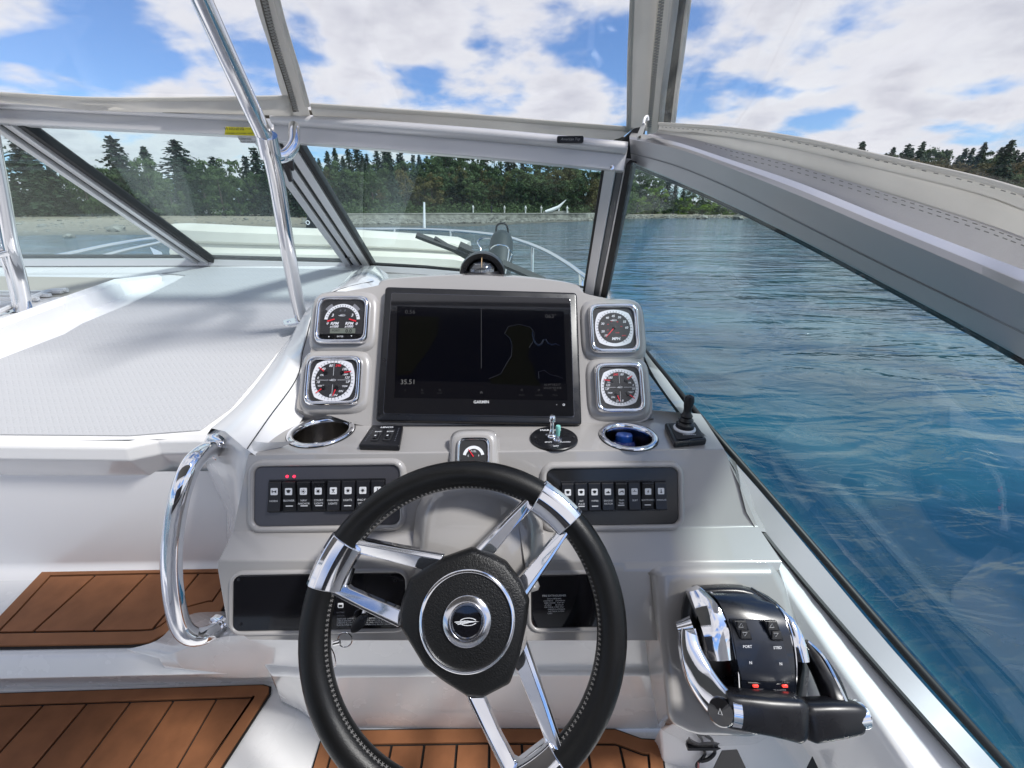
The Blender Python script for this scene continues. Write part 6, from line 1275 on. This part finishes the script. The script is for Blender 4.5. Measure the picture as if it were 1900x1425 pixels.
sticker('white NOTICE sticker on the glass under the yellow one', [(448, 265), (476, 266), (474, 252), (438, 250)], [YT - .002] * 4, whi, (('NOTICE', .006, -.004, .006, blu), ('TEMPERED GLASS', .0034, -.018, .0, dk), ('DO NOT LEAN OR SIT', .0032, -.016, -.005, dk)), dk, .01)
st_ = thing('wall_sticker', 'small red and white sticker on the wall at the port edge above the teak step', 'sticker')
for pts, m in (([(-20, 1101), (4, 1101), (6, 1108), (-20, 1108)], mat('label_red', (.5, .01, .03), .5)), ([(-20, 1109), (8, 1109), (8, 1122), (-20, 1122)], whi)):
    q = [PY(a, b, .655) for a, b in pts]; V, Fc = loft([q, [p + Vector((0, -.001, 0)) for p in q]], True, True, True); mk('label', V, Fc, m, st_, smooth=False)
# wiper outside the helm pane
wp = thing('windshield_wiper', 'long black wiper arm lying across the lower helm windshield', 'wiper')
def wo(px, py, Y): return PY(px, py, Y)
V, Fc = boxbar(wo(772, 436, 1.42), wo(884, 478, 1.45), .016, .012, (0, -.6, .8)); mk('blade', V, Fc, blk_m, wp)
V, Fc = boxbar(wo(806, 442, 1.43), wo(890, 492, 1.47), .012, .01, (0, -.6, .8)); mk('blade_frame', V, Fc, blk_m, wp)
V, Fc = boxbar(wo(862, 462, 1.42), wo(940, 492, 1.43), .008, .008, (0, -.6, .8)); mk('arm', V, Fc, blk_m, wp)
V, Fc = boxbar(wo(932, 488, 1.42), wo(1010, 522, 1.36), .022, .012, (0, -.6, .8)); mk('arm_cover', V, Fc, mat('dark_grey_plastic', (.05, .055, .055), .5), wp)
V, Fc = boxbar(wo(852, 455, 1.42), wo(874, 465, 1.42), .022, .014, (0, -.6, .8)); mk('clip', V, Fc, blk_m, wp)

# ================================================================== CANVAS
canv = mat('beige_canvas', (.80, .77, .72), .85, bump=(22, .5, .006, 5), var=(7, .82, 1.1))
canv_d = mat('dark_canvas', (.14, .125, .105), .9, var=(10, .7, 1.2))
meshm = mat('grey_mesh_webbing', (.66, .64, .69), .8, bump=(1500, .8, .0012, 1, (1, .3, 1)))
cl = mat('canvas_hem', (.70, .68, .64), .8, bump=(60, .5, .003, 4))
for m_ in (canv, cl, meshm):
    nt = m_.node_tree; b = nt.nodes['Principled BSDF']; t = nt.nodes.new('ShaderNodeBsdfTranslucent'); t.inputs[0].default_value = (.84, .82, .78, 1); x = nt.nodes.new('ShaderNodeMixShader'); x.inputs[0].default_value = .46
    nt.links.new(b.outputs[0], x.inputs[1]); nt.links.new(t.outputs[0], x.inputs[2]); nt.links.new(x.outputs[0], nt.nodes['Material Output'].inputs[0])
roofc = mat('roof_canvas', (.30, .26, .23), .85)
ce = thing('canvas_enclosure', 'beige canvas and clear vinyl enclosure zipped above the windshield', 'canopy')
def rib2(pa, pb_, Ya, Yb_, name, m, th=(0, .002, .002), n=6, wob=0, lvl=2):
    A = catmull([PY(a, b, y) for (a, b), y in zip(pa, Ya)], n); B = catmull([PY(a, b, y) for (a, b), y in zip(pb_, Yb_)], n); rows = []
    K = 4
    for k in range(K + 1):
        t = k / K; row = []
        for i, (p, q) in enumerate(zip(A, B)):
            v = p.lerp(q, t)
            if wob: v = v + Vector((0, -1, .3)) * (wob * math.sin(math.pi * t) * (1 + 1.2 * noise.noise(Vector((i * .35, k, wob * 900)))))
            row.append(v)
        rows.append(row)
    V, Fc = sheet(rows); V, Fc = extr(V, Fc, th); return mk(name, V, Fc, m, ce, ang=60)
FYb, FYt = 1.0, 1.0
def fy(px, py):      # front canvas plane: from the windshield top back and up to the roof
    return plane(px, py, (0, 1.0, .165), (0, -.68, -.73))
def fp2(L): return [fy(a, b) for a, b in L]
def fpan(top, bot, name, m, n=5, wob=0, th=(0, .0015, .0015), lift=0.0):
    A, B = catmull(fp2(top), n), catmull(fp2(bot), n); rows = []
    N_ = Vector((0, -.68, -.73))
    for k in range(5):
        t = k / 4; rows.append([p.lerp(q, t) + N_ * (lift + wob * math.sin(math.pi * t) * (1 + 1.5 * noise.noise(Vector((i * .3, k * .8, len(name)))))) for i, (p, q) in enumerate(zip(A, B))])
    V, Fc = sheet(rows); V, Fc = extr(V, Fc, th); return mk(name, V, Fc, m, ce, ang=60)
# skirts above the windshield rail: hem with the clear window, then the flap
fpan([(-260, 164), (0, 172), (170, 181), (330, 181), (534, 178), (540, 180)], [(-260, 180), (0, 190), (170, 205), (330, 209), (470, 213), (545, 216)], 'canvas_skirt', canv, wob=.006)
fpan([(-260, 160), (0, 170), (170, 178.5), (330, 179), (534, 176)], [(-260, 166), (0, 176), (170, 185), (330, 185), (534, 182)], 'window_hem', cl, lift=.004)
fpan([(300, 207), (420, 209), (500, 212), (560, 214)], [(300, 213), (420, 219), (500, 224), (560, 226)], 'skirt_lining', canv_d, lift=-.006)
fpan([(576, 192), (700, 200), (860, 211), (1020, 224), (1163, 236), (1170, 237)], [(582, 216), (700, 233), (860, 250), (1020, 262), (1110, 270), (1172, 240)], 'canvas_skirt', canv, wob=.005)
fpan([(576, 190), (700, 198), (860, 209), (1020, 222), (1166, 233)], [(577, 197), (700, 206), (860, 217), (1020, 230), (1166, 242)], 'window_hem', cl, lift=.004)
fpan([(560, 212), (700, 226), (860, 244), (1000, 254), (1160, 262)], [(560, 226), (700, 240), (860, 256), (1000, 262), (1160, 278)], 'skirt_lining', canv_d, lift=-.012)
# bungee retainer tag with lettering
T_ = frame(PY(1058, 259, .925), (-.05, -1, .12)); V, Fc = prism(rrect(0, 0, .050, .012, .003), -.002, .002); o = mk('fabric_tag', V, Fc, blk, ce, bev=.0008); o.matrix_world = T_
text('American Top', .0062, 0, 0, .0026, mat('tag_print', (.3, .3, .3), .6), ce, shear=.3, M=T_)
# vertical straps with zips
def strap(cent, wpx, name, m, lift, n=5): return fpan([(x - w_ / 2, y) for (x, y), w_ in zip(cent, wpx)], [(x + w_ / 2, y) for (x, y), w_ in zip(cent, wpx)], name, m, n, .002, lift=lift)
strap([(560, 222), (540, 165), (520, 95), (500, 30), (488, -20), (470, -90), (428, -270), (395, -430), (355, -600)], [34, 42, 36, 38, 42, 46, 58, 68, 78], 'zip_strap', canv, 0)
strap([(571, 195), (556, 140), (538, 80), (520, 20), (506, -40), (480, -140), (440, -290), (410, -440), (380, -595)], [10, 10, 10, 12, 12, 13, 14, 15, 16], 'strap_binding', cl, .004)
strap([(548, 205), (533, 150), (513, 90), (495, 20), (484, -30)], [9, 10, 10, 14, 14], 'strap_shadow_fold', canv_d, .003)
def zipper(path, lift, step=.0045, r=.0016):
    P_ = catmull(fp2(path), 20); N_ = Vector((0, -.68, -.73)); parts = []; acc = 0; last = P_[0]; i = 0; side = 1
    for p, q in zip(P_, P_[1:]):
        d = (q - p); L_ = d.length; t = acc
        while t < L_:
            c = p + d * (t / L_) + N_ * lift; s = d.normalized().cross(N_); parts.append(tube([c - s * (.0005 * side), c + s * (.0042 * side)], r, 5)); side = -side; t += step * .5
        acc = t - L_
    V, Fc = join(*parts); return mk('zipper', V, Fc, mat('zipper_teeth', (.40, .38, .35), .5), ce, kind='stuff')
zipper([(551, 200), (537, 150), (520, 95), (503, 35), (492, -10), (480, -50)], .008)
strap([(1190, 242), (1190, 180), (1192, 110), (1196, 40), (1200, -30), (1204, -80), (1216, -260), (1230, -430), (1245, -600)], [54, 54, 56, 58, 60, 62, 72, 84, 96], 'zip_strap', canv, 0)
strap([(1166, 238), (1168, 170), (1169, 110), (1171, 40), (1174, -30)], [9, 8, 8, 9, 9], 'strap_binding', cl, .004)
strap([(1213, 245), (1217, 180), (1222, 110), (1229, 40), (1235, -30), (1252, -200), (1270, -390), (1290, -595)], [26, 26, 26, 27, 28, 30, 34, 38], 'zip_tape', cl, .006)
strap([(1224, 234), (1230, 170), (1239, 100), (1248, 30), (1255, -30)], [10, 11, 11, 12, 12], 'strap_binding', cl, .009)
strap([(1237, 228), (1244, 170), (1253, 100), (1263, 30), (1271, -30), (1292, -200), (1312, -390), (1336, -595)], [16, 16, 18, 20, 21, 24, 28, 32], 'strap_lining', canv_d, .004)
strap([(1248, 228), (1256, 160), (1265, 90), (1276, 0), (1281, -40)], [9, 9, 10, 11, 11], 'strap_binding', canv, .006)
zipper([(1203, 228), (1208, 180), (1214, 110), (1222, 30), (1228, -30)], .011)
zp = thing('zip_slider', 'pale zip pull hanging at the top corner of the side window', 'zip pull')
V, Fc = loft([[PY(a, b, y) for a, b in ((1192, 228), (1199, 230), (1190, 258), (1182, 260), (1181, 252))] for y in (.905, .908)], True, True, True); mk('pull_tab', V, Fc, mat('pale_zip_metal', (.62, .6, .57), .35, .3), zp, bev=.0008)
V, Fc = tube([PY(1187, 252, .903), PY(1188, 256, .903)], .0022, 8); mk('hole_rim', V, Fc, canv_d, zp); V, Fc = tube(catmull([PY(1194, 230, .905), PY(1196, 220, .91), PY(1201, 216, .915), PY(1202, 224, .915)], 4), .0025, 8); mk('slider', V, Fc, silver, zp)
# side curtain above the long rail: mesh webbing, canvas band, hem, piping
SY = [.93, .86, .76, .64, .53, .43, .37, .33, .26]
s0 = [(1200, 252), (1260, 265), (1355, 296), (1480, 338), (1640, 402), (1800, 463), (1905, 503), (2010, 549), (2260, 654)]
s1 = [(1215, 249), (1270, 256), (1355, 276), (1480, 308), (1640, 357), (1800, 408), (1905, 446), (2010, 486), (2260, 582)]
s2 = [(1222, 243), (1270, 248), (1355, 256), (1480, 279), (1640, 317), (1800, 357), (1905, 394), (2010, 432), (2260, 524)]
s3 = [(1222, 232), (1270, 236), (1355, 243), (1480, 262), (1640, 297), (1800, 334), (1905, 364), (2010, 396), (2260, 480)]
s4 = [(1222, 229), (1270, 232), (1355, 238.5), (1480, 257), (1640, 292), (1800, 328), (1905, 357), (2010, 388), (2260, 472)]
def sy(d): return [y - d for y in SY]
rib2(s0, s1, sy(.032), sy(.022), 'mesh_webbing', meshm, n=6, wob=.0008)
rib2(s1, s2, sy(.022), sy(.022), 'side_canvas', canv, n=6, wob=.006)
rib2(s2, s3, sy(.022), sy(.026), 'side_hem', cl, n=6, wob=.004)
V, Fc = tube(catmull([PY(a, b, y - .029) for (a, b), y in zip(s4, SY)], 8), .0022, 8); mk('piping', V, Fc, cl, ce)
V, Fc = tube(catmull([PY(a, b - 3, y - .024) for (a, b), y in zip(s3, SY)], 8), .0009, 6); mk('dark_edge', V, Fc, canv_d, ce)
def stitch(path, Ys, dd, m=None, L=.005, gap=.004, r=.00045):
    P_ = catmull([PY(a, b, y - dd) for (a, b), y in zip(path, Ys)], 30); parts = []; acc = 0
    for p, q in zip(P_, P_[1:]):
        acc += (q - p).length
        if acc > L + gap: acc = 0; d = (q - p).normalized(); parts.append(tube([p, p + d * L], r, 4))
    V, Fc = join(*parts); mk('stitching', V, Fc, m or mat('grey_stitch', (.36, .35, .33), .8), ce, kind='stuff')
stitch([(a, b + (1 if i < 2 else 4)) for i, (a, b) in enumerate(s1)], SY, .0255); stitch([(a, b + (3 if i < 2 else 12)) for i, (a, b) in enumerate(s1)], SY, .0285); stitch([(a, b + 3) for a, b in s3], SY, .030, gap=.006)
# clear windows of the enclosure up to the roof
def v_(pts, name='clear_window'): 
    V, Fc = loft([pts, [p + Vector((0, .001, .001)) for p in pts]], True, True, True); mk(name, V, Fc, vinyl, ce, smooth=False)
ZR = .50
def roofp(px, py): p = fy(px, py); return p
v_(fp2([(-260, 162), (534, 178), (470, -90)]) + [Vector((-1.3, .665, ZR)), Vector((-2.0, .665, ZR))])
v_(fp2([(576, 192), (1166, 236), (1200, -60)]) + [Vector((.12, .665, ZR)), Vector((-.42, .665, ZR))])
sc0 = [PY(a, b, y - .024) for (a, b), y in zip(s3, SY)]
V, Fc = sheet([sc0, [Vector((.20 + .15 * k / 8, .66 - .9 * k / 8, ZR)) for k in range(9)]]); V, Fc = extr(V, Fc, (.001, .001, 0)); mk('clear_window', V, Fc, vinyl, ce, smooth=False)
# unseen roof, cut short to let sun in, and seat added for dark reflections
rt = thing('canvas_roof', 'beige canvas roof stretched over the cockpit behind the helm', 'roof')
V, Fc = sheet([[Vector((x, y, ZR + .002 + .05 * math.cos((x + .7) / 1.35 * 1.4) + (.03 if -1.2 < y < .4 else 0))) for x in (-2.1, -1.6, -1.1, -.6, -.2, .1, .35)] for y in (.22, .1, -.1, -.25, -.4, -.6)]); V, Fc = extr(V, Fc, (0, 0, .004)); mk('cover', V, Fc, roofc, rt)
for y in (.66, .22, -.6): V, Fc = tube([Vector((x, y, ZR - .012 + .05 * math.cos((x + .7) / 1.35 * 1.4))) for x in (-2.1, -1.5, -.9, -.3, .1, .38)], .012, 12); mk('roof_bow', V, Fc, steel, rt)
V, Fc = sheet([[Vector((x, -2.2, -.45)) for x in (-2.6, .6)], [Vector((x, -2.2, -.87)) for x in (-2.6, .6)]]); mk('cockpit_bulkhead', V, Fc, gel_wall, boat)
V, Fc = sheet([[Vector((.45, y, -.30)) for y in (.12, -2.2)], [Vector((.42, y, -.87)) for y in (.12, -2.2)]]); mk('cockpit_side', V, Fc, gel_wall, boat)
se = thing('unseen_helm_chair', 'dark upholstered helm chair behind the steering position', 'chair'); vin = mat('dark_upholstery', (.05, .045, .045), .5)  # added out of view, widened so the black panels mirror something dark
V, Fc = prism(rrect(-.25, -.55, 1.15, .45, .08), -.50, -.36); mk('cushion', V, Fc, vin, se, bev=.03); V, Fc = prism(rrect(-.25, -.80, 1.15, .14, .05), -.50, .12); mk('backrest', V, Fc, vin, se, bev=.03); V, Fc = prism(rrect(-.25, -.58, .9, .3, .03), -.862, -.50); mk('seat_base', V, Fc, gel_white, se, bev=.01)

# ================================================================== FOREDECK
fd = thing('foredeck', 'white foredeck ahead of the windshield', 'deck')
def fz(y): return -.165 * y + .02
rows = []
for y, x0, x1 in ((1.5, -2.2, .12), (2.0, -2.15, .10), (2.6, -2.0, .05), (3.2, -1.8, -.08), (3.8, -1.45, -.35), (4.3, -1.0, -.75)): rows.append([Vector((x0 + (x1 - x0) * k / 8, y, fz(y) - .02 * abs(k - 4) / 4)) for k in range(9)])
V, Fc = sheet(rows); V, Fc = extr(V, Fc, (0, 0, -.05)); mk('deck_top', V, Fc, gel_white, fd, ang=60)
hs_ = [[Vector((r[e].x, r[e].y, r[e].z)) for r in rows] for e in (0, 8)]
for e, sx in ((0, .35), (8, -.35)):
    L = [r[e] for r in rows]; V, Fc = sheet([L, [p + Vector((sx * .2, -.05, -.5)) for p in L], [p + Vector((sx, -.3, -1.9)) for p in L]]); mk('hull_side', V, Fc, gel_white, fd, ang=60)
L = [PY(1118, 552, 1.13) + Vector((.05, 0, -.03)), PY(1312, 790, .62) + Vector((.05, 0, -.03)), PY(1508, 1010, .44) + Vector((.03, 0, -.03)), PY(1893, 1450, .234) + Vector((.02, 0, -.03))]
cush = mat('cream_vinyl', (.66, .64, .56), .45, var=(4, .9, 1.05))
cu = thing('foredeck_cushion', 'long cream padded cushion lying across the foredeck', 'cushion')
def cush_at(px, py, Y): return PY(px, py, Y)
secs = []
for px, top, Y in ((306, 412, 2.25), (330, 415, 2.2), (420, 420, 2.15), (520, 424, 2.1), (640, 428, 2.08), (760, 436, 2.1), (840, 443, 2.14), (866, 450, 2.16)):
    t_ = cush_at(px, top, Y); b_ = cush_at(px, 500, Y); zt, zb = t_.z, fz(Y) ; x = t_.x; L = []
    h = zt - zb; e = .7 if px in (306, 866) else 1
    for (dy, dz) in ((.03, 0), (-.012, .06), (-.02, .17), (-.006, .30), (-.0, .33), (-.022, .38), (-.028, .55), (-.008, .66), (.0, .69), (-.018, .74), (-.012, .90), (.02, .99), (.07, 1.0), (.25, .97), (.30, .9), (.31, 0)): L.append(Vector((x, Y + dy, zb + h * dz * (1 if px not in (306, 866) else .97))))
    secs.append(L)
V, Fc = loft(secs, True, True, True); mk('padding', V, Fc, cush, cu, ang=40)
for f in (.33, .69): V, Fc = tube(catmull([Vector((s[0].x, s[0].y - .028, s[0].z + (s[11].z - s[0].z) * f)) for s in secs], 4), .003, 6); mk('seam_piping', V, Fc, mat('cream_piping', (.5, .48, .42), .6), cu)
rl_ = thing('bow_rail', 'polished bow rail curving round the foredeck', 'rail')
RP = [PY(60, 486, 1.9), PY(140, 470, 2.2), PY(215, 454, 2.6), PY(305, 441, 3.1), PY(430, 431, 3.8), PY(600, 425.5, 4.4), PY(740, 425, 4.5), PY(840, 428, 4.2), PY(925, 437, 3.7), PY(970, 449, 3.2), PY(1010, 465, 2.75), PY(1050, 488, 2.35), PY(1082, 511, 2.05), PY(1130, 545, 1.8)]
V, Fc = tube(catmull(RP, 6), .0135, 12); mk('top_tube', V, Fc, steel, rl_)
RP2 = [PY(160, 486, 2.0), PY(230, 466, 2.35), PY(305, 449, 2.9)]; V, Fc = tube(catmull(RP2, 5), .011, 10); mk('mid_tube', V, Fc, steel, rl_)
for px, py, Y, bz in ((988, 456, 3.0, None), (836, 428, 4.2, None), (1078, 509, 2.07, None), (732, 425, 4.5, None)):
    t_ = PY(px, py, Y); V, Fc = tube([t_, Vector((t_.x, t_.y - .03, fz(Y) - .02))], .0115, 10); mk('stanchion', V, Fc, steel, rl_)
fpole = thing('flag_pole', 'thin white pole standing on the bow rail', 'pole'); a = PY(787, 424, 4.45); V, Fc = tube([a + Vector((0, 0, -.02)), PY(787, 375, 4.45)], [.014, .009], 8); mk('staff', V, Fc, mat('white_paint_pole', (.8, .8, .8), .4), fpole)
fe = thing('fender', 'dark grey green fender with a rope loop standing in its rack', 'fender', None); fm = mat('dark_green_fender', (.022, .032, .034), .55, bump=(300, .3, .002, 2))
fb, ft_ = PY(925, 520, 1.95), PY(932, 432, 2.15); ax = (ft_ - fb)
V, Fc = tube([fb, fb + ax * .1, fb + ax * .45, fb + ax * .8, fb + ax * .9, fb + ax * .96, ft_], [.03, .052, .056, .053, .045, .03, .014], 24); mk('body', V, Fc, fm, fe)
V, Fc = tube(catmull([ft_ + Vector((-.028, 0, -.02)), ft_ + Vector((-.026, 0, .03)), ft_ + Vector((0, 0, .042)), ft_ + Vector((.022, 0, .03)), ft_ + Vector((.03, 0, -.015))], 5), .0045, 8); mk('rope_loop', V, Fc, blk_m, fe)
fk = thing('fender_rack', 'thin bright wire rack holding the dark fender', 'rack'); 
V, Fc = tube(catmull([PY(891, 480, 2.0), PY(892, 462, 2.02), PY(886, 450, 2.04), PY(893, 443, 2.08), PY(908, 442, 2.12), PY(916, 447, 2.14)], 5), .003, 6); mk('wire', V, Fc, steel, fk)
V, Fc = tube(catmull([PY(910, 462, 1.98), PY(918, 456, 1.94), PY(932, 455, 1.92), PY(944, 462, 1.92), PY(941, 490, 1.9), PY(937, 512, 1.88)], 5), .003, 6); mk('wire', V, Fc, steel, fk)
V, Fc = tube(catmull([PY(944, 462, 1.92), PY(950, 470, 1.96), PY(944, 490, 1.96), PY(940, 514, 1.95)], 5), .003, 6); mk('wire', V, Fc, steel, fk)
bp_ = thing('spotlight', 'black spotlight housing standing on the bow behind the cushion', 'spotlight'); V, Fc = loft([[PY(a, b, y) for a, b in ((567, 424), (570, 398), (580, 388), (592, 390), (602, 410), (604, 424))] for y in (3.0, 3.12)], True, True, True); mk('housing', V, Fc, blk, bp_, bev=.01)
c = PY(571, 413, 2.99); V, Fc = tube([c + Vector((.011 * math.cos(6.283 * k / 16), 0, .011 * math.sin(6.283 * k / 16))) for k in range(16)], .003, 5, True); mk('ring', V, Fc, white_p, bp_)
V, Fc = tube([PY(590, 424, 3.05), PY(590, 440, 3.05)], .03, 10); mk('foot', V, Fc, blk, bp_)
sf = mk('deck_flap', *loft([[PY(a, b, y) for a, b in ((278, 458), (300, 468), (306, 486), (292, 486))] for y in (2.35, 2.38)], True, True, True), mat('pale_blue_plastic', (.5, .55, .65), .4), None); tag(sf, 'small pale pointed flap beside the end of the foredeck cushion', 'flap')
